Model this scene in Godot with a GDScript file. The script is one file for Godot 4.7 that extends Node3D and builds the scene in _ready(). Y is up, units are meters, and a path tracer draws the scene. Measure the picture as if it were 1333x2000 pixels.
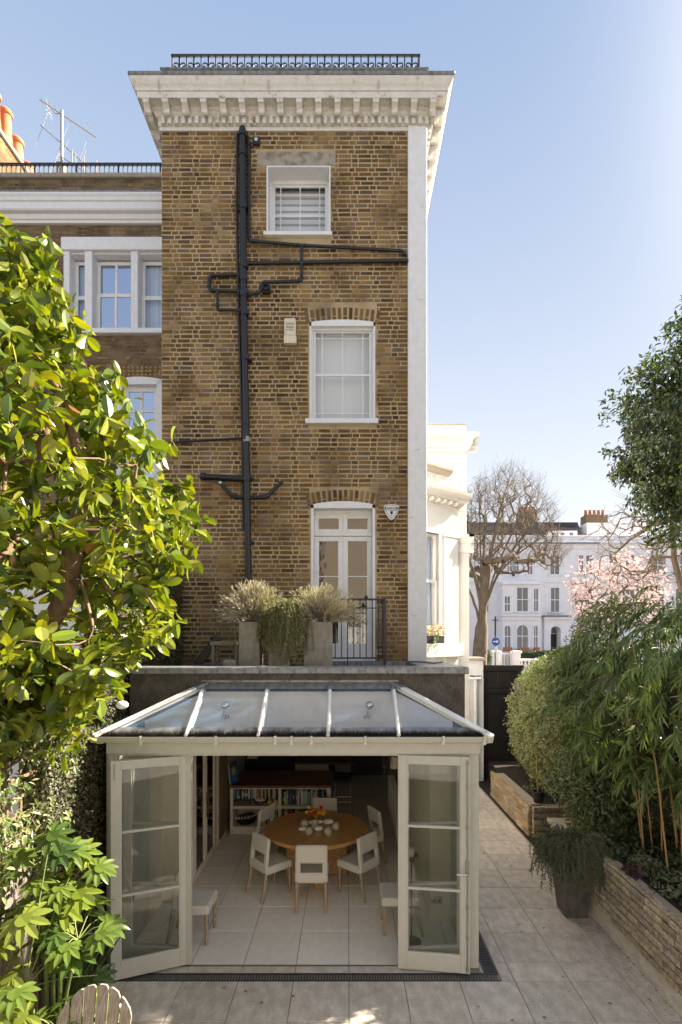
extends Node3D
# A brick townhouse with a glazed garden room, seen from a neighbour's upper window. Distances: camera at the origin of x and z, y = 0 on the patio, -z away from the camera.

const EYE := 3.7
const F := 1020.0


class B:
	var v := PackedVector3Array()
	var n := PackedVector3Array()
	var c := PackedColorArray()
	var t := Transform3D()
	var col := Color(1, 1, 1)

	func tri(a: Vector3, b: Vector3, d: Vector3) -> void:
		a = t * a; b = t * b; d = t * d
		var m := (b - a).cross(d - a).normalized()
		v.append(a); v.append(d); v.append(b)
		for i in 3:
			n.append(m); c.append(col)

	func quad(a: Vector3, b: Vector3, d: Vector3, e: Vector3) -> void:
		a = t * a; b = t * b; d = t * d; e = t * e
		var m := (d - a).cross(e - b).normalized()
		v.append(a); v.append(d); v.append(b); v.append(a); v.append(e); v.append(d)
		for i in 6:
			n.append(m); c.append(col)

	func qo(a: Vector3, b: Vector3, d: Vector3, e: Vector3, o: Vector3) -> void:
		if (d - a).cross(e - b).dot(o) < 0.0:
			quad(e, d, b, a)
		else:
			quad(a, b, d, e)

	func sq(p: Array, m: Array) -> void:
		for i in [0, 2, 1, 0, 3, 2]:
			v.append(t * (p[i] as Vector3)); n.append((t.basis * (m[i] as Vector3)).normalized()); c.append(col)

	func box(p: Vector3, s: Vector3, bv := 0.0) -> void:
		var h := s * 0.5
		bv = minf(bv, minf(h.x, minf(h.y, h.z)) * 0.9)
		for a in 3:
			var b := (a + 1) % 3
			var e := (a + 2) % 3
			for s0 in [-1.0, 1.0]:
				var pts := []
				for k in [[-1, -1], [1, -1], [1, 1], [-1, 1]]:
					var w := Vector3()
					w[a] = s0 * h[a]; w[b] = k[0] * (h[b] - bv); w[e] = k[1] * (h[e] - bv)
					pts.append(p + w)
				var o := Vector3(); o[a] = s0
				qo(pts[0], pts[1], pts[2], pts[3], o)
		if bv <= 0.0:
			return
		for a in 3:
			var b := (a + 1) % 3
			var e := (a + 2) % 3
			for s0 in [-1.0, 1.0]:
				for s1 in [-1.0, 1.0]:
					var w := [Vector3(), Vector3(), Vector3(), Vector3()]
					for k in 4:
						w[k][e] = (-1.0 if k == 0 or k == 3 else 1.0) * (h[e] - bv)
						w[k][a] = s0 * (h[a] if k < 2 else h[a] - bv)
						w[k][b] = s1 * (h[b] - bv if k < 2 else h[b])
					var o := Vector3(); o[a] = s0; o[b] = s1
					qo(p + w[0], p + w[1], p + w[2], p + w[3], o)
		for sx in [-1.0, 1.0]:
			for sy in [-1.0, 1.0]:
				for sz in [-1.0, 1.0]:
					var a := p + Vector3(sx * h.x, sy * (h.y - bv), sz * (h.z - bv))
					var b := p + Vector3(sx * (h.x - bv), sy * h.y, sz * (h.z - bv))
					var d := p + Vector3(sx * (h.x - bv), sy * (h.y - bv), sz * h.z)
					if sx * sy * sz > 0: tri(a, b, d)
					else: tri(a, d, b)

	func span(x0: float, x1: float, y0: float, y1: float, z0: float, z1: float, bv := 0.0) -> void:
		box(Vector3((x0 + x1) / 2, (y0 + y1) / 2, (z0 + z1) / 2), Vector3(absf(x1 - x0), absf(y1 - y0), absf(z1 - z0)), bv)

	func bar(a: Vector3, b: Vector3, w: float, h: float, bv := 0.0, up := Vector3.UP) -> void:
		var keep := t
		var z := (b - a).normalized()
		if absf(z.dot(up)) > 0.99: up = Vector3.RIGHT
		var x := up.cross(z).normalized()
		t = t * Transform3D(Basis(x, z.cross(x), z), (a + b) / 2)
		box(Vector3.ZERO, Vector3(w, h, (b - a).length()), bv)
		t = keep

	func tube(p: PackedVector3Array, r: PackedFloat32Array, sides := 6, caps := true) -> void:
		var k := p.size()
		if k < 2: return
		var z := (p[1] - p[0]).normalized()
		var x := z.cross(Vector3.UP if absf(z.y) < 0.9 else Vector3.RIGHT).normalized()
		var old := []
		var oldm := []
		for i in k:
			var zz := (p[mini(i + 1, k - 1)] - p[maxi(i - 1, 0)]).normalized()
			x = (x - zz * x.dot(zz)).normalized()
			var y := zz.cross(x)
			var ring := []
			var m := []
			var rr := r[i] if i < r.size() else r[r.size() - 1]
			for s in sides:
				var a := TAU * s / sides
				var o := x * cos(a) + y * sin(a)
				ring.append(p[i] + o * rr); m.append(o)
			if i > 0:
				for s in sides:
					var s2 := (s + 1) % sides
					sq([old[s], old[s2], ring[s2], ring[s]], [oldm[s], oldm[s2], m[s2], m[s]])
			if caps and (i == 0 or i == k - 1):
				for s in range(1, sides - 1):
					if i == 0: tri(ring[0], ring[s + 1], ring[s])
					else: tri(ring[0], ring[s], ring[s + 1])
			old = ring; oldm = m

	func rod(a: Vector3, b: Vector3, r: float, sides := 6) -> void:
		tube(PackedVector3Array([a, b]), PackedFloat32Array([r, r]), sides)

	func lathe(prof: Array, at: Vector3, sides := 16, sc := Vector3.ONE) -> void:
		for i in prof.size() - 1:
			var a: Vector2 = prof[i]
			var b: Vector2 = prof[i + 1]
			var e := b - a
			var na := Vector2(e.y, -e.x)
			for s in sides:
				var a0 := TAU * s / sides
				var a1 := TAU * (s + 1) / sides
				var u := Vector3(cos(a0), 0, -sin(a0))
				var w := Vector3(cos(a1), 0, -sin(a1))
				var p := [u * a.x + Vector3.UP * a.y, w * a.x + Vector3.UP * a.y, w * b.x + Vector3.UP * b.y, u * b.x + Vector3.UP * b.y]
				var nn := na.normalized()
				for j in 4: p[j] = at + p[j] * sc
				sq(p, [u * nn.x + Vector3.UP * nn.y, w * nn.x + Vector3.UP * nn.y, w * nn.x + Vector3.UP * nn.y, u * nn.x + Vector3.UP * nn.y])

	func ball(at: Vector3, r: Vector3, sides := 10, rows := 6) -> void:
		for i in rows:
			for s in sides:
				var p := []
				for k in [[0, 0], [1, 0], [1, 1], [0, 1]]:
					var la: float = PI * (float(i + k[1]) / rows - 0.5)
					var lo: float = -TAU * (s + k[0]) / sides
					p.append(Vector3(cos(la) * cos(lo), sin(la), cos(la) * sin(lo)))
				sq([at + p[0] * r, at + p[1] * r, at + p[2] * r, at + p[3] * r], [p[0] / r, p[1] / r, p[2] / r, p[3] / r])

	func prism(poly: PackedVector2Array, z0: float, z1: float) -> void:
		# polygon in x and y, from z0 (back) to z1 (front, towards +z)
		if Geometry2D.is_polygon_clockwise(poly): poly.reverse()
		var ix := Geometry2D.triangulate_polygon(poly)
		for i in range(0, ix.size(), 3):
			var p := []
			for k in 3: p.append(poly[ix[i + k]])
			var cw: bool = (p[1] - p[0]).cross(p[2] - p[0]) < 0
			if cw: p = [p[0], p[2], p[1]]
			tri(Vector3(p[0].x, p[0].y, z1), Vector3(p[1].x, p[1].y, z1), Vector3(p[2].x, p[2].y, z1))
			tri(Vector3(p[0].x, p[0].y, z0), Vector3(p[2].x, p[2].y, z0), Vector3(p[1].x, p[1].y, z0))
		for i in poly.size():
			var a := poly[i]
			var b := poly[(i + 1) % poly.size()]
			quad(Vector3(a.x, a.y, z1), Vector3(a.x, a.y, z0), Vector3(b.x, b.y, z0), Vector3(b.x, b.y, z1))

	func profile(poly: PackedVector2Array, a: Vector3, b: Vector3) -> void:
		# a moulding: polygon of (out, up) swept straight from a to b; out is to the right of a->b seen from above
		var z := (b - a).normalized()
		var out := z.cross(Vector3.UP).normalized()
		for i in poly.size():
			var p := poly[i]
			var q := poly[(i + 1) % poly.size()]
			var e := q - p
			var o := out * e.y - Vector3.UP * e.x
			if not Geometry2D.is_polygon_clockwise(poly): o = o
			else: o = -o
			qo(a + out * p.x + Vector3.UP * p.y, a + out * q.x + Vector3.UP * q.y, b + out * q.x + Vector3.UP * q.y, b + out * p.x + Vector3.UP * p.y, o)
		var ix := Geometry2D.triangulate_polygon(poly)
		for e in [[a, -z], [b, z]]:
			for i in range(0, ix.size(), 3):
				var p0: Vector3 = e[0] + out * poly[ix[i]].x + Vector3.UP * poly[ix[i]].y
				var p1: Vector3 = e[0] + out * poly[ix[i + 1]].x + Vector3.UP * poly[ix[i + 1]].y
				var p2: Vector3 = e[0] + out * poly[ix[i + 2]].x + Vector3.UP * poly[ix[i + 2]].y
				if (p1 - p0).cross(p2 - p0).dot(e[1]) > 0: tri(p0, p1, p2)
				else: tri(p0, p2, p1)

	func leaf(l: float, w: float, fold := 0.25, curl := 0.3, seg := 4, tip := 1.0, wide := 0.45) -> void:
		# a blade from the origin along +y, its upper face to +z
		var prev := []
		for i in seg + 1:
			var s := float(i) / seg
			var ww := w * 0.5 * pow(sin(PI * pow(clampf(s, 0.0, 1.0), log(0.5) / log(wide))), tip)
			var y := l * (s - 0.12 * curl * s * s)
			var z := -curl * l * s * s * 0.5
			prev.append([Vector3(-ww, y, z + ww * fold * 2.0), Vector3(0, y, z), Vector3(ww, y, z + ww * fold * 2.0)])
		for i in seg:
			var a: Array = prev[i]
			var b: Array = prev[i + 1]
			for k in 2:
				if i == 0: tri(a[1], b[k + 1], b[k])
				elif i == seg - 1: tri(a[k], a[k + 1], b[1])
				else: quad(a[k], a[k + 1], b[k + 1], b[k])

	func mesh(off := Vector3.ZERO) -> ArrayMesh:
		var m := ArrayMesh.new()
		if v.is_empty(): return m
		if off != Vector3.ZERO:
			for i in v.size(): v[i] -= off
		var a := []
		a.resize(Mesh.ARRAY_MAX)
		a[Mesh.ARRAY_VERTEX] = v
		a[Mesh.ARRAY_NORMAL] = n
		a[Mesh.ARRAY_COLOR] = c
		m.add_surface_from_arrays(Mesh.PRIMITIVE_TRIANGLES, a)
		return m


var M := {}
var offs := {}
var used := {}


func rg(s: int) -> RandomNumberGenerator:
	var r := RandomNumberGenerator.new(); r.seed = s
	return r

func L(r: float, g: float, b: float) -> Color:
	return Color(r, g, b).linear_to_srgb()

func px(x: float, d: float) -> float:
	return (x - 680.0) * d / F

func py(y: float, d: float) -> float:
	return EYE - (y - 1250.0) * d / F

func V(x: float, y: float, d: float) -> Vector3:
	return Vector3(x, y, -d)

func numbered(s: String) -> String:
	if not used.has(s):
		used[s] = 0
		return s
	used[s] += 1
	return "%s_%03d" % [s, used[s]]

func tag(o: Node, label: String, category: String, group := "") -> Node:
	o.set_meta("label", label); o.set_meta("category", category)
	if group: o.set_meta("group", group)
	return o

func thing(called: String, label: String, category: String, at := Vector3.ZERO, group := "") -> Node3D:
	var o := Node3D.new()
	o.name = numbered(called); add_child(o); o.position = at
	offs[o] = at
	tag(o, label, category, group)
	return o

func obj(called: String, b: B, m: Material, parent: Node = self, kind := "") -> MeshInstance3D:
	var o := MeshInstance3D.new()
	var off: Vector3 = offs.get(parent, Vector3.ZERO)
	o.mesh = b.mesh(off)
	o.material_override = m
	o.name = numbered(called) if parent == self else called
	parent.add_child(o, true)
	offs[o] = off
	if kind: o.set_meta("kind", kind)
	return o

func inst(called: String, m: Mesh, mt: Material, xf: Transform3D, parent: Node) -> MeshInstance3D:
	var o := MeshInstance3D.new()
	o.mesh = m; o.material_override = mt; o.name = called
	o.transform = xf.translated(-offs.get(parent, Vector3.ZERO))
	parent.add_child(o, true)
	return o

func struct(called: String, b: B, m: Material) -> MeshInstance3D:
	return obj(called, b, m, self, "structure")

func pivot(called: String, parent: Node) -> Node3D:
	var o := Node3D.new()
	o.name = called; parent.add_child(o, true)
	offs[o] = offs.get(parent, Vector3.ZERO)
	return o

func copy(o: Node3D, at: Vector3, turn: float, label: String) -> Node3D:
	var base := String(o.name).rstrip("0123456789").trim_suffix("_")
	var r: Node3D = o.duplicate()
	r.name = numbered(base); add_child(r)
	r.position = at; r.rotation.y = turn
	r.set_meta("label", label)
	return r

func scatter(called: String, m: Mesh, mt: Material, xs: Array, cs: PackedColorArray, parent: Node) -> MultiMeshInstance3D:
	var mm := MultiMesh.new()
	mm.transform_format = MultiMesh.TRANSFORM_3D
	mm.use_colors = true
	mm.mesh = m
	mm.instance_count = xs.size()
	var off: Vector3 = offs.get(parent, Vector3.ZERO)
	for i in xs.size():
		mm.set_instance_transform(i, (xs[i] as Transform3D).translated(-off))
		mm.set_instance_color(i, cs[i % cs.size()])
	var o := MultiMeshInstance3D.new()
	o.multimesh = mm; o.material_override = mt
	o.name = numbered(called) if parent == self else called
	parent.add_child(o, true)
	o.set_meta("kind", "stuff")
	return o

func facing(p: Vector3, dir: Vector3, nrm: Vector3, sc := 1.0) -> Transform3D:
	# a leaf's frame: +y along dir, +z as near nrm as can be
	var y := dir.normalized()
	var x := y.cross(nrm)
	if x.length() < 0.01: x = y.cross(Vector3(0.3, 0.9, 0.2))
	x = x.normalized()
	return Transform3D(Basis(x, y, x.cross(y)).scaled_local(Vector3.ONE * sc), p)

func rv(r: RandomNumberGenerator) -> Vector3:
	while true:
		var q := Vector3(r.randf_range(-1, 1), r.randf_range(-1, 1), r.randf_range(-1, 1))
		if q.length() < 1.0 and q.length() > 0.05: return q
	return Vector3.UP


func ntex(sd: int, freq: float, lo: Color, hi: Color, mid := -1.0, oct := 4, kind := FastNoiseLite.TYPE_SIMPLEX_SMOOTH, size := 512) -> NoiseTexture2D:
	var f := FastNoiseLite.new()
	f.seed = sd; f.frequency = freq; f.noise_type = kind; f.fractal_octaves = oct
	var t := NoiseTexture2D.new()
	t.width = size; t.height = size; t.seamless = true; t.noise = f
	var g := Gradient.new()
	g.offsets = PackedFloat32Array([0.0, 1.0]); g.colors = PackedColorArray([lo, hi])
	if mid >= 0.0:
		g.offsets = PackedFloat32Array([0.0, mid, 1.0]); g.colors = PackedColorArray([lo, lo.lerp(hi, 0.85), hi])
	t.color_ramp = g
	return t

func mk(key: String, col: Color, rough := 0.8, o := {}) -> StandardMaterial3D:
	var m := StandardMaterial3D.new()
	m.resource_name = key
	m.albedo_color = col
	m.roughness = rough
	m.metallic = o.get("metal", 0.0)
	m.metallic_specular = o.get("spec", 0.5)
	if o.has("tex"):
		m.albedo_texture = o.tex
	if o.has("bump"):
		m.heightmap_enabled = true; m.heightmap_texture = o.bump; m.heightmap_scale = o.get("amount", 0.3)
	if o.has("tex") or o.has("bump"):
		m.uv1_triplanar = true
		m.uv1_world_triplanar = o.get("world", true)
		m.uv1_scale = o.get("scale", Vector3.ONE)
	if o.has("detail"):
		m.detail_enabled = true; m.detail_albedo = o.detail; m.detail_blend_mode = BaseMaterial3D.BLEND_MODE_MUL
		m.uv2_triplanar = true; m.uv2_world_triplanar = true; m.detail_uv_layer = BaseMaterial3D.DETAIL_UV_2
		m.uv2_scale = o.get("dscale", Vector3.ONE)
	if o.get("vc", false): m.vertex_color_use_as_albedo = true
	if o.has("alpha"):
		m.transparency = BaseMaterial3D.TRANSPARENCY_ALPHA; m.albedo_color.a = o.alpha
	if o.has("back"):
		m.backlight_enabled = true; m.backlight = o.back
		m.cull_mode = BaseMaterial3D.CULL_DISABLED
	if o.has("coat"):
		m.clearcoat_enabled = true; m.clearcoat = o.coat; m.clearcoat_roughness = o.get("coatrough", 0.2)
	M[key] = m
	return m


func grow(r: RandomNumberGenerator, trunk: PackedVector3Array, tips: Array, step: float, r_tip: float, r_most: float, lift := 0.3, wig := 0.05, power := 0.5, limbs := [], fan := 1.0) -> Array:
	# a branching frame that reaches every tip from the nearest wood already there. Gives [B, directions at the tips]
	var pos := PackedVector3Array()
	var par := PackedInt32Array()
	var chains := []
	var first := PackedInt32Array()
	for i in trunk.size() - 1:
		var k := maxi(1, int((trunk[i + 1] - trunk[i]).length() / step))
		for j in k:
			par.append(pos.size() - 1); first.append(pos.size())
			pos.append(trunk[i].lerp(trunk[i + 1], float(j) / k))
	par.append(pos.size() - 1); first.append(pos.size()); pos.append(trunk[trunk.size() - 1])
	chains.append(first)
	var hub := trunk[trunk.size() - 1]
	tips.sort_custom(func(a, b): return a.distance_squared_to(hub) < b.distance_squared_to(hub))
	tips = limbs + tips
	var ends := []
	var tipnode := PackedInt32Array()
	var top0 := pos.size() - 1
	var nth := 0
	for tp: Vector3 in tips:
		nth += 1
		var best := 0
		var bd := 1e9
		for i in range(int(first.size() * 0.4), pos.size()):
			var q := pos[i]
			var dv := q - tp
			var dd := (dv.x * dv.x + dv.z * dv.z) * fan + dv.y * dv.y
			dd *= 1.0 + (0.6 if fan <= 1.0 else 2.5 * fan) * maxf(0.0, dv.y / (dv.length() + 0.001) + (0.0 if fan <= 1.0 else 0.45))
			if dd < bd: bd = dd; best = i
		if fan > 1.0 and nth <= limbs.size(): best = top0 - (nth % 5)
		var a := pos[best]
		var len := a.distance_to(tp)
		var pd := (a - pos[par[best]]).normalized() if par[best] >= 0 else Vector3.UP
		var ctl := a + (pd * (0.4 if fan <= 1.0 else 0.2) + Vector3.UP * lift * 0.3) * len
		var k := maxi(2, int(len / step))
		var ch := PackedInt32Array([best])
		var last := best
		for j in range(1, k + 1):
			var s := float(j) / k
			var q := a.lerp(ctl, s).lerp(ctl.lerp(tp, s), s)
			if j < k: q += rv(r) * wig * minf(len, 1.0)
			par.append(last); last = pos.size(); pos.append(q); ch.append(last)
		chains.append(ch); tipnode.append(last)
		ends.append((pos[last] - pos[par[last]]).normalized())
	var count := PackedFloat32Array()
	count.resize(pos.size())
	for q in tipnode: count[q] += 1.0
	for i in range(pos.size() - 1, 0, -1):
		if par[i] >= 0: count[par[i]] += count[i]
	var b := B.new()
	for ch: PackedInt32Array in chains:
		var p := PackedVector3Array()
		var rr := PackedFloat32Array()
		for i in ch.size():
			p.append(pos[ch[i]])
			var cn := count[ch[i]] if i > 0 or ch == chains[0] else count[ch[mini(1, ch.size() - 1)]]
			rr.append(minf(r_most, r_tip * pow(maxf(cn, 1.0), power)))
		b.tube(p, rr, 8 if rr[0] > r_most * 0.4 else (5 if rr[0] > r_tip * 2.5 else 3), false)
	return [b, ends]


func materials() -> void:
	var g := Color(1, 1, 1)
	var fine := ntex(3, 0.06, Color(0.50, 0.47, 0.45), g, -1.0, 4)
	var soft := ntex(5, 0.02, Color(0.955, 0.95, 0.94), g, -1.0, 5)
	var blot := ntex(8, 0.011, Color(0.66, 0.64, 0.61), g, 0.55, 5)
	var grain := ntex(11, 0.03, Color(0.62, 0.54, 0.45), g, -1.0, 4)
	var pits := ntex(14, 0.09, Color(0.55, 0.52, 0.48), g, 0.26, 3)
	var dirt := ntex(17, 0.014, Color(0.66, 0.60, 0.52), g, 0.24, 6)
	var weave := ntex(19, 0.20, Color(0.82, 0.82, 0.82), g, -1.0, 2)
	var trav := ntex(23, 0.018, Color(0.83, 0.81, 0.785), g, -1.0, 6)
	var rough := ntex(29, 0.05, Color(0, 0, 0), g, -1.0, 5)
	mk("brick", g, 0.92, {"vc": true, "tex": fine, "scale": Vector3(3.2, 5.0, 3.2), "bump": rough, "amount": 0.5, "spec": 0.25, "detail": blot, "dscale": Vector3.ONE * 0.23})
	mk("mortar", L(0.49, 0.39, 0.25), 0.95, {"tex": soft, "scale": Vector3(1.7, 1.7, 1.7), "bump": rough, "amount": 0.4, "spec": 0.2, "detail": blot, "dscale": Vector3.ONE * 0.21})
	mk("grey_mortar", L(0.40, 0.325, 0.225), 0.95, {"tex": fine, "scale": Vector3(1.7, 1.7, 1.7), "spec": 0.2, "detail": blot, "dscale": Vector3.ONE * 0.35})
	mk("white_paint", L(0.75, 0.755, 0.78), 0.55, {"tex": soft, "scale": Vector3.ONE * 0.6})
	mk("old_white", L(0.76, 0.745, 0.72), 0.7, {"tex": dirt, "scale": Vector3.ONE * 0.55, "bump": rough, "amount": 0.8, "detail": soft})
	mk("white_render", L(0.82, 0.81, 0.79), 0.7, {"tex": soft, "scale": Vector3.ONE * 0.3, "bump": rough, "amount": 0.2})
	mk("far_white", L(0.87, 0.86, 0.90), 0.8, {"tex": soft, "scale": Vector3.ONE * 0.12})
	mk("grey_render", L(0.36, 0.32, 0.27), 0.9, {"tex": blot, "scale": Vector3.ONE * 0.8, "bump": rough, "amount": 0.4})
	mk("black_paint", L(0.012, 0.012, 0.014), 0.35, {"bump": rough, "amount": 0.05, "scale": Vector3.ONE * 2.0})
	mk("black_iron", L(0.015, 0.016, 0.02), 0.45, {"metal": 0.0})
	mk("black_wood", L(0.013, 0.012, 0.012), 0.45, {"bump": grain, "amount": 0.1, "scale": Vector3(9, 0.5, 9)})
	mk("lead", L(0.25, 0.265, 0.285), 0.45, {"tex": blot, "scale": Vector3(1.6, 0.9, 1.6), "metal": 0.25, "bump": rough, "amount": 0.2})
	mk("lead_wall", L(0.15, 0.14, 0.13), 0.65, {"tex": blot, "scale": Vector3(0.9, 0.5, 0.9), "metal": 0.1, "detail": fine, "dscale": Vector3(2, 0.4, 2)})
	mk("slate", L(0.06, 0.062, 0.07), 0.7, {"tex": blot, "scale": Vector3.ONE})
	mk("stone_cap", L(0.33, 0.30, 0.25), 0.9, {"tex": dirt, "scale": Vector3.ONE * 1.2, "bump": rough, "amount": 0.5})
	mk("garden_paint", L(0.45, 0.45, 0.42), 0.45, {"tex": soft, "scale": Vector3.ONE * 0.8})
	mk("gutter_paint", L(0.54, 0.53, 0.48), 0.35, {"tex": soft, "scale": Vector3.ONE * 1.3})
	mk("roof_bar", L(0.70, 0.70, 0.69), 0.4)
	mk("interior_wall", L(0.74, 0.70, 0.62), 0.8, {"tex": soft, "scale": Vector3.ONE * 0.5})
	mk("kitchen_wall", L(0.66, 0.60, 0.52), 0.8, {"tex": soft, "scale": Vector3.ONE * 0.5})
	mk("joinery", L(0.70, 0.64, 0.55), 0.5, {"tex": soft, "scale": Vector3.ONE * 0.8})
	mk("dark_inside", L(0.05, 0.045, 0.04), 0.9)
	mk("glass", Color(0.75, 0.8, 0.8), 0.02, {"alpha": 0.06})
	mk("window_glass", Color(0.35, 0.4, 0.45), 0.02, {"alpha": 0.10})
	mk("door_glass", Color(0.20, 0.26, 0.15), 0.02, {"alpha": 0.24, "spec": 0.62})
	mk("roof_glass", Color(0.52, 0.68, 0.86), 0.03, {"alpha": 0.16, "spec": 0.60})
	mk("mirror_glass", Color(0.05, 0.045, 0.04), 0.03, {"spec": 0.9})
	mk("blind", L(0.74, 0.76, 0.78), 0.9)
	mk("blind_dark", L(0.36, 0.38, 0.42), 0.9)
	mk("curtain", L(0.55, 0.66, 0.84), 0.9)
	for k in 4:
		mk("tile%d" % k, [L(0.71, 0.665, 0.605), L(0.76, 0.71, 0.65), L(0.66, 0.62, 0.565), L(0.73, 0.68, 0.62)][k], 0.5, {"tex": trav, "scale": Vector3(0.75, 0.75, 0.45), "detail": pits, "dscale": Vector3(0.7, 0.7, 1.5), "spec": 0.4})
		mk("indoor_tile%d" % k, [L(0.84, 0.80, 0.74), L(0.87, 0.83, 0.765), L(0.815, 0.775, 0.715), L(0.85, 0.81, 0.75)][k], 0.22, {"tex": soft, "scale": Vector3(0.85, 0.85, 0.5)})
	mk("joint", L(0.30, 0.255, 0.205), 0.95)
	mk("soil", L(0.045, 0.033, 0.023), 1.0, {"tex": fine, "scale": Vector3.ONE * 2.0, "bump": rough, "amount": 3.0})
	mk("asphalt", L(0.17, 0.165, 0.16), 0.9, {"tex": fine, "scale": Vector3.ONE})
	mk("drain", L(0.055, 0.06, 0.07), 0.5, {"metal": 0.2})
	mk("steel", L(0.5, 0.5, 0.5), 0.25, {"metal": 1.0})
	mk("dull_steel", L(0.33, 0.31, 0.28), 0.55, {"metal": 0.8})
	mk("chrome", L(0.7, 0.7, 0.7), 0.08, {"metal": 1.0})
	mk("oak", L(0.72, 0.42, 0.16), 0.32, {"tex": grain, "scale": Vector3(0.35, 4.0, 5.5), "coat": 0.3, "world": true})
	mk("dark_oak", L(0.22, 0.09, 0.035), 0.35, {"tex": grain, "scale": Vector3(0.35, 4.0, 5.5)})
	mk("pale_leg", L(0.52, 0.43, 0.33), 0.5, {"tex": grain, "scale": Vector3(9.0, 0.7, 9.0)})
	mk("linen", L(0.70, 0.66, 0.585), 0.85, {"tex": weave, "scale": Vector3.ONE * 3.0})
	mk("weathered", L(0.40, 0.375, 0.345), 0.9, {"tex": grain, "scale": Vector3(6.0, 0.6, 6.0), "bump": grain, "amount": 0.5})
	mk("timber", L(0.26, 0.19, 0.12), 0.85, {"tex": grain, "scale": Vector3(5.0, 0.8, 5.0)})
	mk("planter", L(0.30, 0.28, 0.25), 0.75, {"tex": trav, "scale": Vector3(1.0, 0.6, 1.0)})
	mk("dark_planter", L(0.10, 0.098, 0.095), 0.75, {"tex": blot, "scale": Vector3(1.5, 0.8, 1.5)})
	mk("terracotta", L(0.52, 0.19, 0.085), 0.85, {"tex": soft, "scale": Vector3.ONE * 1.2})
	mk("stone", g, 0.9, {"vc": true, "tex": blot, "scale": Vector3.ONE * 2.2, "bump": rough, "amount": 1.2, "detail": soft, "dscale": Vector3.ONE * 0.8, "spec": 0.2})
	mk("bark", L(0.19, 0.15, 0.11), 0.95, {"tex": blot, "scale": Vector3(1.5, 0.5, 1.5), "bump": rough, "amount": 1.0})
	mk("magnolia_bark", L(0.22, 0.14, 0.085), 0.9, {"tex": blot, "scale": Vector3(3, 1.5, 3), "bump": rough, "amount": 0.4})
	mk("twig", L(0.16, 0.13, 0.09), 0.9)
	mk("green_stem", L(0.16, 0.2, 0.05), 0.7)
	mk("cane", L(0.30, 0.19, 0.075), 0.5)
	mk("leaf", g, 0.42, {"vc": true, "back": Color(0.62, 0.72, 0.30)})
	mk("glossy_leaf", g, 0.24, {"vc": true, "back": Color(0.86, 0.84, 0.25)})
	mk("mirror_pane", L(0.20, 0.20, 0.205), 0.04, {"metal": 1.0, "bump": soft, "amount": 2.0, "scale": Vector3.ONE * 0.5})
	mk("sky_pane", L(0.40, 0.46, 0.58), 0.04, {"metal": 1.0, "bump": soft, "amount": 1.0, "scale": Vector3.ONE * 0.5})
	mk("dull_leaf", g, 0.6, {"vc": true, "back": Color(0.5, 0.6, 0.25)})
	mk("petal", g, 0.7, {"vc": true, "back": Color(0.6, 0.5, 0.5)})
	mk("paint_vc", g, 0.5, {"vc": true})
	mk("print", g, 0.8, {"vc": true})
	mk("sign_blue", L(0.005, 0.10, 0.42), 0.4)
	mk("sign_white", L(0.8, 0.8, 0.8), 0.4)
	mk("alarm", L(0.66, 0.60, 0.46), 0.45)
	mk("ink", L(0.02, 0.02, 0.025), 0.6)
	mk("tarp", L(0.012, 0.02, 0.06), 0.5)
	mk("candle", L(0.62, 0.58, 0.42), 0.6)
	mk("wax_glass", L(0.42, 0.39, 0.30), 0.35)


func sky_and_sun() -> void:
	var cam := Camera3D.new()
	cam.name = "camera"; add_child(cam)
	cam.position = Vector3(0, EYE, 0)
	cam.near = 0.05; cam.far = 400.0
	cam.projection = Camera3D.PROJECTION_FRUSTUM
	cam.size = 2000.0 / F * cam.near
	cam.frustum_offset = Vector2(-13.5 / F, 250.0 / F) * cam.near
	var we := WorldEnvironment.new()
	we.name = "environment"
	var e := Environment.new()
	e.background_mode = Environment.BG_SKY
	var s := ProceduralSkyMaterial.new()
	s.sky_top_color = L(0.0545, 0.084, 0.140)
	s.sky_horizon_color = L(0.252, 0.258, 0.265)
	s.sky_curve = 0.42
	s.ground_bottom_color = L(0.16, 0.14, 0.12)
	s.ground_horizon_color = L(0.45, 0.45, 0.46)
	s.sun_angle_max = 80.0; s.sun_curve = 0.15
	e.sky = Sky.new(); e.sky.sky_material = s
	e.tonemap_mode = Environment.TONE_MAPPER_LINEAR
	e.tonemap_exposure = 5.0
	e.sdfgi_enabled = true; e.ssao_enabled = true; e.ssil_enabled = true
	we.environment = e; add_child(we)
	var sun := DirectionalLight3D.new()
	sun.name = "sun"; add_child(sun)
	sun.look_at_from_position(Vector3(1.0, 0.83, -0.40) * 10.0, Vector3.ZERO)
	sun.light_color = Color(1.0, 0.945, 0.86)
	sun.light_energy = 1.6
	sun.light_angular_distance = 0.5
	sun.shadow_enabled = true


func brick_tone(r: RandomNumberGenerator, grey := 0.0) -> Color:
	var k := r.randf()
	var c := Color(0.42, 0.275, 0.115)
	if k < 0.22: c = Color(0.36, 0.225, 0.09)
	elif k < 0.40: c = Color(0.30, 0.195, 0.10)
	elif k < 0.50: c = Color(0.20, 0.135, 0.085)
	elif k < 0.62: c = Color(0.50, 0.35, 0.17)
	elif k < 0.74: c = Color(0.34, 0.25, 0.18)
	c = c.lerp(Color(0.38, 0.30, 0.21), grey)
	return c * r.randf_range(1.06, 1.42)

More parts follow.
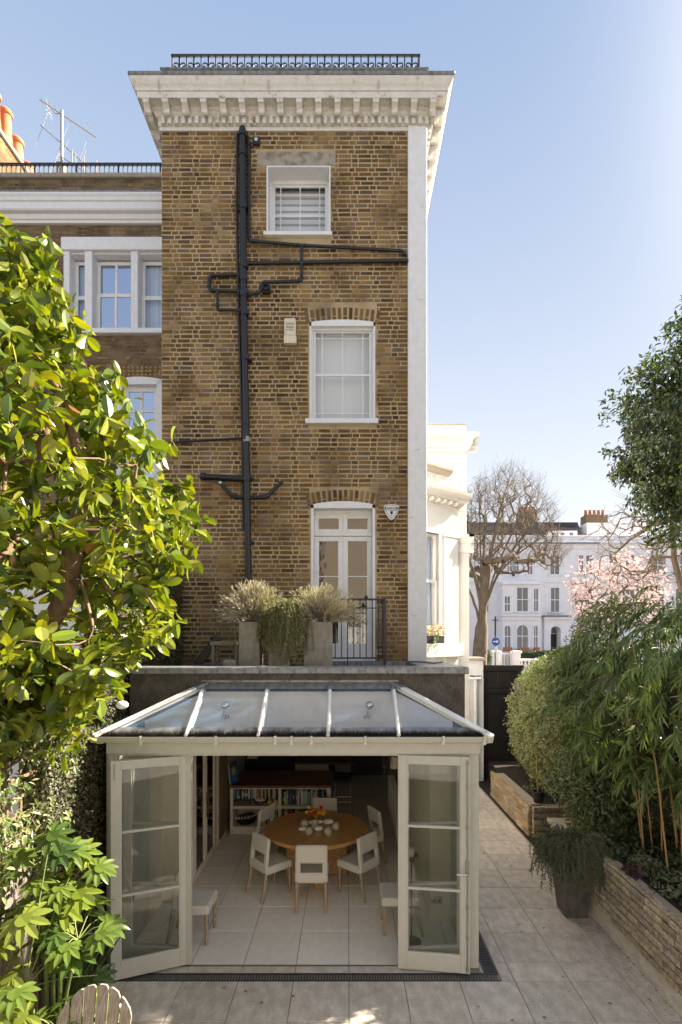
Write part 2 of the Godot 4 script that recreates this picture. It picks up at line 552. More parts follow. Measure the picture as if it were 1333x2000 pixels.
func brick_shape(b: B, w: float, h: float, dz: float, r: RandomNumberGenerator) -> void:
	# one brick face standing dz proud of the joint, its arrises worn uneven; centre at the joint plane
	var o := []
	var q := []
	for k in [[-1, -1], [1, -1], [1, 1], [-1, 1]]:
		var jx := r.randf_range(-0.004, 0.004)
		var jy := r.randf_range(-0.003, 0.003)
		o.append(Vector3(k[0] * w / 2 + jx, k[1] * h / 2 + jy, -0.004))
		q.append(Vector3(k[0] * (w / 2 - 0.005) + jx, k[1] * (h / 2 - 0.005) + jy, dz + r.randf_range(-0.002, 0.002)))
	b.quad(q[0], q[1], q[2], q[3])
	for i in 4:
		b.quad(o[i], o[(i + 1) % 4], q[(i + 1) % 4], q[i])

func holes_wall(b: B, x0: float, x1: float, y0: float, y1: float, d0: float, d1: float, holes: Array) -> void:
	# a wall from d0 (near face) to d1 with rectangular openings [x0, x1, y0, y1]
	var xs := [x0, x1]
	for h in holes:
		xs.append(h[0]); xs.append(h[1])
	xs.sort()
	for i in xs.size() - 1:
		if xs[i + 1] - xs[i] < 0.001: continue
		var m: float = (xs[i] + xs[i + 1]) / 2
		var cut := []
		for h in holes:
			if m > h[0] and m < h[1]: cut.append([h[2], h[3]])
		cut.sort_custom(func(a, c): return a[0] < c[0])
		var y := y0
		for k in cut:
			if k[0] > y: b.span(xs[i], xs[i + 1], y, k[0], -d0, -d1)
			y = maxf(y, k[1])
		if y < y1: b.span(xs[i], xs[i + 1], y, y1, -d0, -d1)

func bricks(wall: Node, x0: float, x1: float, y0: float, y1: float, d: float, holes: Array, sd: int, grey: float, most: int, see: Rect2) -> void:
	# Flemish bond. The bricks inside see that lie nearest the eye are pieces of their own, the others one piece
	var r := rg(sd)
	var ch := 0.0776
	var all := []
	var row := 0
	var y := y0
	while y + ch * 0.8 < y1:
		var h := minf(ch, y1 - y) - 0.0185
		var x := x0 - (0.165 if row % 2 else 0.0) + r.randf_range(-0.03, 0.03)
		var k := row % 2
		while x < x1:
			var w := (0.212 if k % 2 == 0 else 0.100) + r.randf_range(-0.006, 0.006)
			var a := maxf(x, x0 + 0.004)
			var e := minf(x + w, x1 - 0.004)
			var cy := y + ch / 2
			for g in holes:
				if cy > g[2] - 0.02 and cy < g[3] + 0.02:
					if a >= g[0] and e <= g[1]: e = a
					elif a < g[0] and e > g[0] and e <= g[1]: e = g[0] - 0.006
					elif a >= g[0] and a < g[1] and e > g[1]: a = g[1] + 0.006
					elif a < g[0] and e > g[1]: e = g[0] - 0.006
			if e - a > 0.03: all.append([(a + e) / 2, cy + r.randf_range(-0.002, 0.002), e - a, h])
			x += w + 0.0145
			k += 1
		y += ch
		row += 1
	var meshes := []
	for k in 24:
		var b := B.new()
		b.col = brick_tone(r, grey)
		brick_shape(b, 0.212 if k % 2 == 0 else 0.1, ch - 0.0185, r.randf_range(0.003, 0.007), r)
		meshes.append(b.mesh())
	var near := []
	for i in all.size():
		var q: Array = all[i]
		var full: bool = absf(q[2] - 0.212) < 0.007 or absf(q[2] - 0.1) < 0.007
		if full and see.has_point(Vector2(q[0], q[1])): near.append([absf(q[1] - EYE) + absf(q[0]) * 0.3 - q[2] * 20.0, i])
	near.sort_custom(func(a, c): return a[0] < c[0])
	var own := {}
	for i in mini(most, near.size()): own[near[i][1]] = true
	var rest := B.new()
	var soot := FastNoiseLite.new()
	soot.seed = sd; soot.frequency = 0.5; soot.fractal_octaves = 4
	for i in all.size():
		var q: Array = all[i]
		if own.has(i):
			var k := r.randi_range(0, 11) * 2 + (0 if q[2] > 0.15 else 1)
			inst("brick", meshes[k], M.brick, Transform3D(Basis.from_scale(Vector3(q[2] / (0.212 if q[2] > 0.15 else 0.1), 1, 1)), V(q[0], q[1], d)), wall)
		else:
			rest.t = Transform3D(Basis(), V(q[0], q[1], d))
			var s := soot.get_noise_2d(q[0] * 1.6, q[1] * 0.8)
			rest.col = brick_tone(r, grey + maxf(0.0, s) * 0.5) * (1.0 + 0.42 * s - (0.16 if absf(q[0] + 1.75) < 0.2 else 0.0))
			brick_shape(rest, q[2], q[3], r.randf_range(0.003, 0.007), r)
	obj("brickwork", rest, M.brick, wall, "stuff")

func arch(wall: Node, xc: float, half: float, y0: float, rise: float, h: float, d: float, sd: int, called: String) -> void:
	# a flat-curved arch of bricks on end
	var r := rg(sd)
	var bk := B.new()
	var R := (half * half + rise * rise) / (2 * rise)
	var back := []
	var n := int(2.0 * half / 0.0775)
	var a0 := asin(half / R)
	var lin := B.new()
	lin.span(xc - half - 0.10, xc + half + 0.10, y0 + rise, y0 + h + rise * 0.6, -d + 0.0015, -d - 0.05)
	var lo := obj(called, lin, M.mortar, wall)
	for i in n:
		var a := lerpf(-a0, a0, (i + 0.5) / n) * 1.12
		var split := 0.55 if i % 2 else 0.0
		var c := Vector3(xc + sin(a) * (R + h / 2), y0 + rise - R + cos(a) * (R + h / 2), -d + 0.002)
		var parts := [[0.0, 1.0]] if split == 0.0 else [[0.0, 0.36], [0.36, 1.0]]
		for p in parts:
			var b := B.new()
			b.col = brick_tone(r)
			brick_shape(b, 0.063, h * (p[1] - p[0]) - 0.012, 0.008, r)
			var off: Vector3 = Vector3(sin(a), cos(a), 0) * h * ((p[0] + p[1]) / 2 - 0.5)
			inst("brick", b.mesh(), M.brick, Transform3D(Basis(Vector3.BACK, -a * 0.9), c + off), lo)
	back.clear()


func glazed(parent: Node, called: String, xf: Transform3D, w: float, h: float, fw: float, vb: Array, hb: Array, m: Material, glass: Material, thick := 0.045, bw := 0.018, bottom := -1.0, bars := "glazing_bar") -> MeshInstance3D:
	# a glazed frame in its own x and y from (0, 0) to (w, h), its face to +z; bars at the given fractions, one pane in each opening
	var b := B.new()
	b.t = xf
	var fb := fw if bottom < 0 else bottom
	b.span(0, fw, 0, h, 0, -thick, 0.004)
	b.span(w - fw, w, 0, h, 0, -thick, 0.004)
	b.span(fw, w - fw, 0, fb, -0.001, -thick, 0.004)
	b.span(fw, w - fw, h - fw, h, -0.001, -thick, 0.004)
	var o := obj(called, b, m, parent)
	var xs := [fw]
	var ys := [fb]
	for f in vb:
		xs.append(fw + f * (w - 2 * fw))
	for f in hb:
		ys.append(fb + f * (h - fw - fb))
	xs.append(w - fw); ys.append(h - fw)
	for i in range(1, xs.size() - 1):
		var k := B.new(); k.t = xf
		k.span(xs[i] - bw / 2, xs[i] + bw / 2, fb, h - fw, -0.004, -thick + 0.004, 0.003)
		obj(bars, k, m, o)
	for i in range(1, ys.size() - 1):
		var k := B.new(); k.t = xf
		k.span(fw, w - fw, ys[i] - bw / 2, ys[i] + bw / 2, -0.005, -thick + 0.005, 0.003)
		obj(bars, k, m, o)
	for i in xs.size() - 1:
		for j in ys.size() - 1:
			var k := B.new(); k.t = xf
			var z := -thick * 0.55
			k.quad(Vector3(xs[i], ys[j], z), Vector3(xs[i + 1], ys[j], z), Vector3(xs[i + 1], ys[j + 1], z), Vector3(xs[i], ys[j + 1], z))
			obj("pane", k, glass, o)
	return o

func at(x: float, y: float, d: float) -> Transform3D:
	return Transform3D(Basis(), V(x, y, d))


func house() -> void:
	var t := thing("brick_townhouse", "tall narrow yellow stock brick house with white cornice and black drainpipes", "house", V(-0.9, 0, 9))
	var w1 := [-1.40, -0.30, 10.70, 11.86]
	var w2 := [-0.66, 0.47, 7.49, 9.17]
	var dr := [-0.635, 0.468, 3.32, 6.03]
	var b := B.new()
	holes_wall(b, -3.21, 1.03, 3.0, 12.60, 9.0, 9.34, [w1, w2, dr])
	var wall := obj("facade_wall", b, M.mortar, t)
	bricks(wall, -3.21, 1.03, 3.15, 12.53, 9.0, [[w1[0], w1[1], w1[2] - 0.12, w1[3]], [w2[0] - 0.02, w2[1] + 0.02, w2[2] - 0.1, w2[3] + 0.30], [dr[0] - 0.02, dr[1] + 0.02, dr[2], dr[3] + 0.30], [-1.56, -0.22, 11.87, 12.12]], 41, 0.0, 292, Rect2(-2.7, 4.9, 3.8, 5.0))
	b = B.new()
	b.span(-1.56, -0.22, 11.87, 12.11, -9.0 + 0.007, -9.05)
	obj("rendered_patch", b, M.grey_render, t)
	arch(t, -0.095, 0.565, 9.15, 0.05, 0.235, 9.0, 51, "window_arch")
	arch(t, -0.084, 0.55, 6.0, 0.06, 0.235, 9.0, 52, "door_arch")
	# the other walls, floors and roof
	b = B.new()
	b.span(-3.21, -2.9, 3.0, 13.2, -9.34, -17)
	b.span(1.03, 1.35, 3.0, 13.2, -9.34, -17)
	b.span(-3.21, 1.35, 3.0, 13.2, -17, -17.3)
	b.span(-2.9, 1.03, 12.6, 13.2, -9.34, -17)
	obj("side_wall", b, M.white_render, t)
	b = B.new()
	b.span(-2.9, 1.03, 3.05, 3.30, -9.34, -17)
	b.span(-2.9, 1.03, 6.4, 6.7, -9.34, -17)
	b.span(-2.9, 1.03, 10.0, 10.3, -9.34, -17)
	obj("inner_floor", b, M.timber, t)
	b = B.new()
	b.span(1.03, 1.352, 3.2, 12.52, -8.95, -9.34, 0.006)
	var pil := obj("pilaster", b, M.white_paint, t)
	for q in [[0.22, 9.535, 0.13, 0.0], [0.16, 6.95, 0.10, 0.02], [0.05, 5.8, 0.09, 0.0], [0.24, 11.1, 0.05, 0.03], [0.10, 4.15, 0.12, -0.03]]:
		b = B.new()
		b.tube(PackedVector3Array([V(1.03 + q[0] - q[2] / 2, q[1], 8.949), V(1.03 + q[0], q[1] + q[3] - 0.008, 8.949), V(1.03 + q[0] + q[2] / 2, q[1] + q[3] + 0.01, 8.949)]), PackedFloat32Array([0.0015, 0.004, 0.002]), 4)
		obj("crack", b, M.stone_cap, pil)
	b = B.new()
	b.span(1.352, 1.46, 3.2, 12.52, -10.6, -11.6, 0.01)
	obj("side_pilaster", b, M.white_render, t)
	# cornice: bed mould, dentils, modillions, corona, swept round front and both sides
	var cor := B.new()
	var prof := PackedVector2Array([Vector2(-0.06, 0), Vector2(0.03, 0), Vector2(0.03, 0.07), Vector2(0.045, 0.07), Vector2(0.045, 0.19), Vector2(0.075, 0.20), Vector2(0.10, 0.225), Vector2(0.11, 0.25), Vector2(0.13, 0.26), Vector2(0.13, 0.285), Vector2(0.14, 0.30), Vector2(0.29, 0.30), Vector2(0.30, 0.285), Vector2(0.305, 0.38), Vector2(0.325, 0.385), Vector2(0.325, 0.41), Vector2(0.335, 0.43), Vector2(0.36, 0.46), Vector2(0.385, 0.51), Vector2(0.395, 0.55), Vector2(0.395, 0.56), Vector2(-0.06, 0.58)])
	var y := 12.45
	# mitred by hand: front, left and right runs share their corner points
	var pts := [V(-3.21, y, 13.5), V(-3.21, y, 9.0), V(1.35, y, 9.0), V(1.35, y, 17.0)]
	for s in 3:
		var a: Vector3 = pts[s]
		var e: Vector3 = pts[s + 1]
		for i in prof.size():
			var p := prof[i]
			var q := prof[(i + 1) % prof.size()]
			var c0 := [corner(s, p.x, a, true), corner(s, q.x, a, true), corner(s, q.x, e, false), corner(s, p.x, e, false)]
			c0[0].y += p.y; c0[1].y += q.y; c0[2].y += q.y; c0[3].y += p.y
			var out: Vector3 = [Vector3.LEFT, Vector3.BACK, Vector3.RIGHT][s]
			var ed := q - p
			var nn := out * ed.y - Vector3.UP * ed.x
			cor.qo(c0[0], c0[1], c0[2], c0[3], nn)
	var cn := obj("cornice", cor, M.old_white, t)
	var r := rg(61)
	# dentils and modillions
	for k in 40:
		var x := -3.21 + 0.02 + k * 0.1155
		b = B.new()
		b.span(x, x + 0.066, y + 0.06, y + 0.185, -9.0 + 0.04, -9.0 + 0.105, 0.006)
		obj("dentil", b, M.old_white, cn)
	for k in 16:
		var x := -3.38 + k * 0.3205
		modillion(V(x, y + 0.30, 9.0), 0.0, cn, r)
	for k in 14:
		modillion(V(1.35, y + 0.30, 8.95 + k * 0.33), 1.0, cn, r)
	for k in 9:
		modillion(V(-3.21, y + 0.30, 9.0 + k * 0.33), -1.0, cn, r)
	for k in 40:
		b = B.new()
		b.span(1.39, 1.455, y + 0.06, y + 0.185, -9.0 - k * 0.1155, -9.066 - k * 0.1155, 0.006)
		obj("dentil", b, M.old_white, cn)
	b = B.new()
	b.span(-3.625, 1.765, y + 0.56, y + 0.615, -8.58, -17.4, 0.012)
	obj("lead_capping", b, M.lead, t)
	b = B.new()
	b.span(-3.24, 1.38, 13.0, 13.72, -9.2, -9.5)
	obj("parapet", b, M.old_white, t)
	b = B.new()
	b.span(-3.30, 1.43, 13.72, 13.745, -9.15, -9.55, 0.005)
	obj("parapet_coping", b, M.lead, t)
	# windows
	top_window(t, w1)
	middle_window(t, w2)
	french_door(t, dr)
	b = B.new()
	b.span(-0.75, 1.40, 3.10, 3.34, -8.90, -9.0, 0.01)
	obj("lead_upstand", b, M.lead, t)

func corner(s: int, out: float, p: Vector3, start: bool) -> Vector3:
	var o := p
	if s == 0:
		o.x -= out
		if not start: o.z += out
	elif s == 1:
		o.z += out
		o.x += -out if start else out
	else:
		o.x += out
		if start: o.z += out
	return o

func modillion(p: Vector3, side: float, parent: Node, r: RandomNumberGenerator) -> void:
	# a scrolled bracket under the corona
	var b := B.new()
	var tilt := r.randf_range(0.85, 1.1)
	var prof := PackedVector2Array([Vector2(0.13, 0), Vector2(0.13, -0.15), Vector2(0.16, -0.165), Vector2(0.19, -0.15), Vector2(0.205, -0.11 * tilt), Vector2(0.25, -0.075 * tilt), Vector2(0.28, -0.06), Vector2(0.29, -0.03), Vector2(0.285, 0)])
	var a := Vector3(-0.05, 0, 0)
	var e := Vector3(0.05, 0, 0)
	b.t = Transform3D(Basis(Vector3.UP, side * PI / 2), p)
	b.profile(prof, a, e)
	b.box(Vector3(0, -0.012, 0.21), Vector3(0.125, 0.024, 0.17), 0.006)
	obj("modillion", b, M.old_white, parent)

func reveal(b: B, o: Array, d0: float, d1: float, th: float) -> void:
	# painted lining of an opening
	b.span(o[0], o[0] + th, o[2], o[3], -d0, -d1)
	b.span(o[1] - th, o[1], o[2], o[3], -d0, -d1)
	b.span(o[0] + th, o[1] - th, o[3] - th, o[3], -d0, -d1)

func top_window(t: Node, o: Array) -> void:
	var b := B.new()
	reveal(b, o, 8.985, 9.30, 0.022)
	var w := obj("window", b, M.white_paint, t)
	b = B.new()
	b.span(o[0] - 0.05, o[1] + 0.03, o[2] - 0.065, o[2], -8.93, -9.3, 0.008)
	obj("sill", b, M.white_paint, w)
	var x0: float = o[0] + 0.022
	var ww: float = o[1] - o[0] - 0.044
	# box frame, then two sashes with margin lights
	b = B.new()
	b.span(x0, x0 + 0.05, o[2], o[3] - 0.03, -9.255, -9.33)
	b.span(x0 + ww - 0.05, x0 + ww, o[2], o[3] - 0.03, -9.255, -9.33)
	b.span(x0 + 0.05, x0 + ww - 0.05, o[3] - 0.08, o[3] - 0.022, -9.255, -9.33)
	obj("box_frame", b, M.white_paint, w)
	glazed(w, "upper_sash", at(x0 + 0.05, 11.21, 9.285), ww - 0.1, 0.575, 0.035, [0.11, 0.5, 0.89], [0.73], M.white_paint, M.window_glass, 0.03, 0.016)
	glazed(w, "lower_sash", at(x0 + 0.05, 10.70, 9.262), ww - 0.1, 0.54, 0.035, [0.11, 0.5, 0.89], [], M.white_paint, M.window_glass, 0.02, 0.016, 0.05)
	for k in 9:
		var y := 10.72 + k * 0.12
		b = B.new(); b.span(x0, x0 + ww, y, y + 0.078, -9.42, -9.424)
		obj("blind_band", b, M.blind, w)
		b = B.new(); b.span(x0, x0 + ww, y + 0.078, y + 0.12, -9.425, -9.429)
		obj("blind_band", b, M.blind_dark, w)

func middle_window(t: Node, o: Array) -> void:
	var b := B.new()
	b.span(o[0], o[0] + 0.03, o[2], o[3], -8.985, -9.30)
	b.span(o[1] - 0.03, o[1], o[2], o[3], -8.985, -9.30)
	arch_head(b, o, 0.045, 0.085, 8.985, 9.3)
	var w := obj("window", b, M.white_paint, t)
	b = B.new()
	b.span(o[0] - 0.07, o[1] + 0.05, o[2] - 0.085, o[2], -8.91, -9.3, 0.008)
	obj("sill", b, M.white_paint, w)
	var x0: float = o[0] + 0.03
	var ww: float = o[1] - o[0] - 0.06
	b = B.new()
	b.span(x0, x0 + 0.03, o[2], o[3] - 0.05, -9.06, -9.12)
	b.span(x0 + ww - 0.03, x0 + ww, o[2], o[3] - 0.05, -9.06, -9.12)
	b.span(x0 + 0.03, x0 + ww - 0.03, o[3] - 0.10, o[3] - 0.04, -9.06, -9.12)
	obj("box_frame", b, M.white_paint, w)
	glazed(w, "upper_sash", at(x0 + 0.03, 8.30, 9.095), ww - 0.06, 0.79, 0.04, [0.12, 0.5, 0.88], [0.86], M.white_paint, M.window_glass, 0.03, 0.017)
	glazed(w, "lower_sash", at(x0 + 0.03, 7.49, 9.068), ww - 0.06, 0.83, 0.04, [0.12, 0.5, 0.88], [0.14], M.white_paint, M.window_glass, 0.025, 0.017)
	b = B.new(); b.span(x0 - 0.02, x0 + ww + 0.02, o[2], o[3], -9.24, -9.245)
	obj("roller_blind", b, M.blind, w)

func arch_head(b: B, o: Array, rise: float, th: float, d0: float, d1: float) -> void:
	# the curved top of a reveal
	var poly := PackedVector2Array()
	var h: float = (o[1] - o[0]) / 2
	var xc: float = (o[0] + o[1]) / 2
	for i in 13:
		var s := -1.0 + i / 6.0
		poly.append(Vector2(xc + s * h, o[3] + rise * (1 - s * s)))
	poly.append(Vector2(o[1], o[3] - th + 0.02)); poly.append(Vector2(o[0], o[3] - th + 0.02))
	b.prism(poly, -d1, -d0)

func french_door(t: Node, o: Array) -> void:
	var b := B.new()
	b.span(o[0], o[0] + 0.045, o[2], o[3], -8.985, -9.30)
	b.span(o[1] - 0.045, o[1], o[2], o[3], -8.985, -9.30)
	arch_head(b, o, 0.06, 0.08, 8.985, 9.2)
	b.span(o[0] + 0.045, o[1] - 0.045, 5.52, 5.57, -9.13, -9.24, 0.006)
	b.span(o[0] + 0.045, o[1] - 0.045, 5.90, 5.97, -9.15, -9.24, 0.006)
	b.span(o[0] - 0.02, o[1] + 0.02, o[2] - 0.06, o[2] + 0.02, -8.95, -9.3, 0.006)
	var w := obj("french_door", b, M.white_paint, t)
	var x0: float = o[0] + 0.045
	var half: float = (o[1] - o[0] - 0.09) / 2
	for k in 2:
		glazed(w, "fanlight", at(x0 + k * half, 5.57, 9.16), half - 0.003, 0.335, 0.075, [], [], M.white_paint, M.mirror_pane, 0.04)
		glazed(w, "door_leaf", at(x0 + k * half, 3.34, 9.155), half - 0.003, 2.175, 0.085, [], [0.655], M.white_paint, M.mirror_pane, 0.045, 0.02, 0.30)
	b = B.new()
	for k in 3: b.span(o[1] - 0.05, o[1] - 0.035, [3.7, 4.4, 5.2][k], [3.8, 4.5, 5.3][k], -9.14, -9.155)
	obj("hinge", b, M.dull_steel, w)
	for k in 6:
		b = B.new(); b.span(x0 + 0.02, x0 + 2 * half - 0.02, 4.05 + k * 0.085, 4.115 + k * 0.085, -9.62, -9.624)
		obj("blind_slat", b, M.blind, w)
	b = B.new()
	b.span(x0 - 0.3, x0 + 2 * half + 0.3, 3.3, 5.9, -12.5, -12.55)
	obj("inner_screen", b, M.kitchen_wall, w)


func run_pipe(parent: Node, called: String, pts: Array, r: float, d: float, m: Material) -> void:
	# a pipe on the wall through picture-plane corners given in metres; elbows rounded
	var p := PackedVector3Array()
	for i in pts.size():
		var q := V(pts[i][0], pts[i][1], d)
		if i > 0 and i < pts.size() - 1:
			var a := V(pts[i - 1][0], pts[i - 1][1], d)
			var e := V(pts[i + 1][0], pts[i + 1][1], d)
			var k := minf(r * 1.6, minf(q.distance_to(a), q.distance_to(e)) * 0.4)
			p.append(q + (a - q).normalized() * k)
			p.append(q.lerp((p[p.size() - 1] + q + (e - q).normalized() * k) / 2, 0.6))
			p.append(q + (e - q).normalized() * k)
		else:
			p.append(q)
	var b := B.new()
	b.tube(p, PackedFloat32Array([r]), 10)
	for i in [0, pts.size() - 1]:
		b.ball(V(pts[i][0], pts[i][1], d), Vector3.ONE * r * 1.02, 8, 5)
	for i in range(1, pts.size() - 1):
		var q := V(pts[i][0], pts[i][1], d)
		for j in [-1, 1]:
			var e := V(pts[i + j][0], pts[i + j][1], d)
			var u := (e - q).normalized()
			b.rod(q + u * r * 1.7, q + u * r * 3.2, r * 1.22, 10)
	obj(called, b, m, parent)

func pw(l: Array, d := 9.0) -> Array:
	var o := []
	for q in l: o.append([px(q[0], d), py(q[1], d)])
	return o

func pipes() -> void:
	var d := 8.90
	var t := thing("drainpipe", "thick black cast iron drainpipe down the whole brick wall with collars", "drainpipe", V(-1.8, 3.2, d))
	run_pipe(t, "main_pipe", [[px(474, d), py(252, d)], [px(476, d), py(560, d)], [px(481, d), py(840, d)], [px(487, d), py(1200, d)]], 0.055, d, M.black_paint)
	var k := 0
	for y in [262, 300, 405, 520, 572, 612, 700, 860, 935, 972, 1060]:
		var x := px(474 + (y - 252) * 0.0135, d)
		var b := B.new()
		b.rod(V(x, py(y + 4, d), d), V(x, py(y - 6, d), d), 0.066, 12)
		if k % 2 == 0: b.span(x - 0.10, x + 0.10, py(y + 1, d), py(y - 3, d), -9.0, -8.95)
		obj("collar", b, M.black_paint if y != 860 else M.dull_steel, t)
		k += 1
	d = 8.94
	t = thing("waste_pipe", "thin black pipe running close along the left of the thick drainpipe", "pipe", V(-1.95, 5.8, d), "thin black waste pipes on the brick wall")
	run_pipe(t, "pipe", pw([[464, 262], [463, 420], [467, 620], [474, 840], [476, 1033]], d), 0.022, d, M.black_paint)
	t = thing("waste_pipe", "thin black pipe beside the top window that turns and slopes across under its sill", "pipe", V(-1.7, 10.5, d), "thin black waste pipes on the brick wall")
	run_pipe(t, "pipe", pw([[479, 262], [487, 275], [487, 470], [590, 479], [788, 490], [791, 497]], d), 0.026, d, M.black_paint)
	t = thing("waste_pipe", "straight black pipe running level from the drainpipe to the white pilaster", "pipe", V(-1.7, 10.1, d), "thin black waste pipes on the brick wall")
	run_pipe(t, "pipe", pw([[482, 514], [600, 512.5], [795, 509]], d), 0.032, d, M.black_paint)
	t = thing("waste_pipe", "stepped black pipe falling from the sloping pipe to the drainpipe beside the vent", "pipe", V(-1.2, 9.6, 8.92), "thin black waste pipes on the brick wall")
	run_pipe(t, "pipe", pw([[590, 482], [589.5, 549], [511, 551], [510, 570], [484, 576]], 8.92), 0.026, 8.92, M.black_paint)
	t = thing("waste_pipe", "black pipe bent in a square loop left of the drainpipe", "pipe", V(-2.2, 9.8, d), "thin black waste pipes on the brick wall")
	run_pipe(t, "pipe", pw([[468, 536], [410, 538], [409, 567], [470, 569]], d), 0.028, d, M.black_paint)
	t = thing("waste_pipe", "small hook of black pipe hanging below the square loop", "pipe", V(-2.2, 9.5, 8.93), "thin black waste pipes on the brick wall")
	run_pipe(t, "pipe", pw([[425, 570], [425, 605], [472, 606]], 8.93), 0.024, 8.93, M.black_paint)
	t = thing("waste_pipe", "thin black pipe running level to the left behind the magnolia top", "pipe", V(-2.4, 7.1, d), "thin black waste pipes on the brick wall")
	run_pipe(t, "pipe", pw([[330, 865], [400, 860], [474, 856]], d), 0.02, d, M.black_paint)
	t = thing("waste_pipe", "fat black stub of pipe lying level left of the drainpipe above the branches", "pipe", V(-2.2, 6.5, 8.9), "thin black waste pipes on the brick wall")
	run_pipe(t, "pipe", pw([[396, 931], [482, 936]], 8.9), 0.052, 8.9, M.black_paint)
	var bb := B.new()
	bb.rod(V(px(393, 8.9), py(931, 8.9), 8.9), V(px(403, 8.9), py(931.5, 8.9), 8.9), 0.064, 12)
	obj("collar", bb, M.black_paint, t)
	t = thing("waste_pipe", "two-armed black branch pipe spreading left and right of the drainpipe", "pipe", V(-1.7, 6.2, 8.91), "thin black waste pipes on the brick wall")
	run_pipe(t, "pipe", pw([[431, 943], [455, 971], [520, 972], [551, 941]], 8.91), 0.03, 8.91, M.black_paint)
	bb = B.new()
	bb.ball(V(px(431, 8.9), py(943, 8.9), 8.9), Vector3.ONE * 0.042, 8, 6)
	obj("end_cap", bb, M.steel, t)
	# vent, floodlight, alarm boxes
	t = thing("wall_vent", "square black vent with round mouth at the end of the stepped pipe", "vent", V(px(521, 9), py(575, 9), 9))
	bb = B.new()
	bb.span(px(513, 9), px(529, 9), py(576, 9), py(560, 9), -8.93, -9.0, 0.012)
	obj("cover", bb, M.black_paint, t)
	bb = B.new()
	bb.t = Transform3D(Basis(Vector3.RIGHT, PI / 2), V(px(521.5, 9), py(567, 9), 8.93))
	bb.lathe([Vector2(0.03, 0.0), Vector2(0.055, 0.0), Vector2(0.055, 0.03), Vector2(0.042, 0.03), Vector2(0.042, 0.0)], Vector3.ZERO, 16)
	obj("mouth", bb, M.black_iron, t)
	t = thing("floodlight", "small dark square floodlight high on the brick wall beside the drainpipe top", "light", V(px(503, 9), py(290, 9), 9))
	bb = B.new()
	bb.span(px(495.5, 9), px(509.5, 9), py(290, 9), py(275.5, 9), -8.90, -8.97, 0.012)
	obj("housing", bb, M.black_iron, t)
	bb = B.new()
	bb.ball(V(px(502.5, 9), py(282, 9), 8.895), Vector3(0.035, 0.042, 0.012), 10, 6)
	obj("lens", bb, M.steel, t)
	t = thing("alarm_box", "cream burglar alarm box with printed lines on the brick wall left of the middle window", "alarm", V(px(568, 9), py(676, 9), 9))
	bb = B.new()
	bb.span(px(556.5, 9), px(579, 9), py(662, 9), py(627, 9), -8.90, -9.0, 0.02)
	obj("housing", bb, M.alarm, t)
	bb = B.new()
	var pr := PackedVector2Array([Vector2(px(556, 9), py(661, 9)), Vector2(px(556, 9), py(675, 9)), Vector2(px(580, 9), py(675, 9)), Vector2(px(580, 9), py(661, 9))])
	bb.prism(pr, -9.0, -8.915)
	obj("lamp_cover", bb, M.alarm, t)
	var k2 := 0
	for s in ["Technics", "Systems", "01 88 50"]:
		text(t, s, V(px(568, 9), py([638, 645, 651][k2], 9), 8.899), 0.034, M.ink)
		k2 += 1
	bb = B.new()
	for yy in [640.5, 647]: bb.span(px(560, 9), px(576, 9), py(yy + 0.5, 9), py(yy, 9), -8.898, -8.9)
	obj("printed_line", bb, M.ink, t)
	# shield alarm
	t = thing("alarm_shield", "white shield-shaped alarm reading BANHAM on the brick wall by the pilaster", "alarm", V(px(764, 9), py(1017, 9), 9))
	var sh := shield(px(764.5, 9), py(1017, 9), 0.132, 0.265)
	bb = B.new(); bb.prism(sh, -9.0, -8.925)
	obj("housing", bb, M.white_paint, t)
	bb = B.new()
	var s1 := shield(px(764.5, 9), py(1017, 9) + 0.028, 0.112, 0.222)
	var s2 := shield(px(764.5, 9), py(1017, 9) + 0.036, 0.105, 0.208)
	for i in s1.size():
		var j := (i + 1) % s1.size()
		bb.qo(Vector3(s1[i].x, s1[i].y, -8.923), Vector3(s1[j].x, s1[j].y, -8.923), Vector3(s2[j].x, s2[j].y, -8.923), Vector3(s2[i].x, s2[i].y, -8.923), Vector3.BACK)
	bb.span(px(764.5, 9) - 0.10, px(764.5, 9) + 0.10, py(999.2, 9), py(998.4, 9), -8.923, -8.9225)
	bb.span(px(762, 9), px(767, 9), py(1006, 9), py(1000.5, 9), -8.923, -8.9225)
	bb.span(px(764, 9), px(765, 9), py(1008.5, 9), py(1006, 9), -8.923, -8.9225)
	bb.span(px(762.5, 9), px(766.5, 9), py(1009.3, 9), py(1008.4, 9), -8.923, -8.9225)
	obj("emblem", bb, M.ink, t)
	text(t, "BANHAM", V(px(764.5, 9), py(994.8, 9), 8.923), 0.058, M.ink)

func shield(x: float, y: float, hw: float, h: float) -> PackedVector2Array:
	var o := PackedVector2Array()
	for k in [[-0.12, 0.0], [0.12, 0.0], [0.5, 0.22], [0.82, 0.5], [0.97, 0.75], [1.0, 0.86], [0.9, 0.92], [0.5, 0.98], [0.0, 1.0], [-0.5, 0.98], [-0.9, 0.92], [-1.0, 0.86], [-0.97, 0.75], [-0.82, 0.5], [-0.5, 0.22]]:
		o.append(Vector2(x + k[0] * hw, y + k[1] * h))
	return o

func text(parent: Node, s: String, p: Vector3, h: float, m: Material) -> void:
	var tm := TextMesh.new()
	var f := SystemFont.new()
	f.font_names = PackedStringArray(["Droid Sans"]); f.font_weight = 700
	tm.font = f; tm.text = s; tm.font_size = 32; tm.pixel_size = h / 32.0; tm.depth = 0.0015
	inst("lettering", tm, m, Transform3D(Basis(), p), parent)


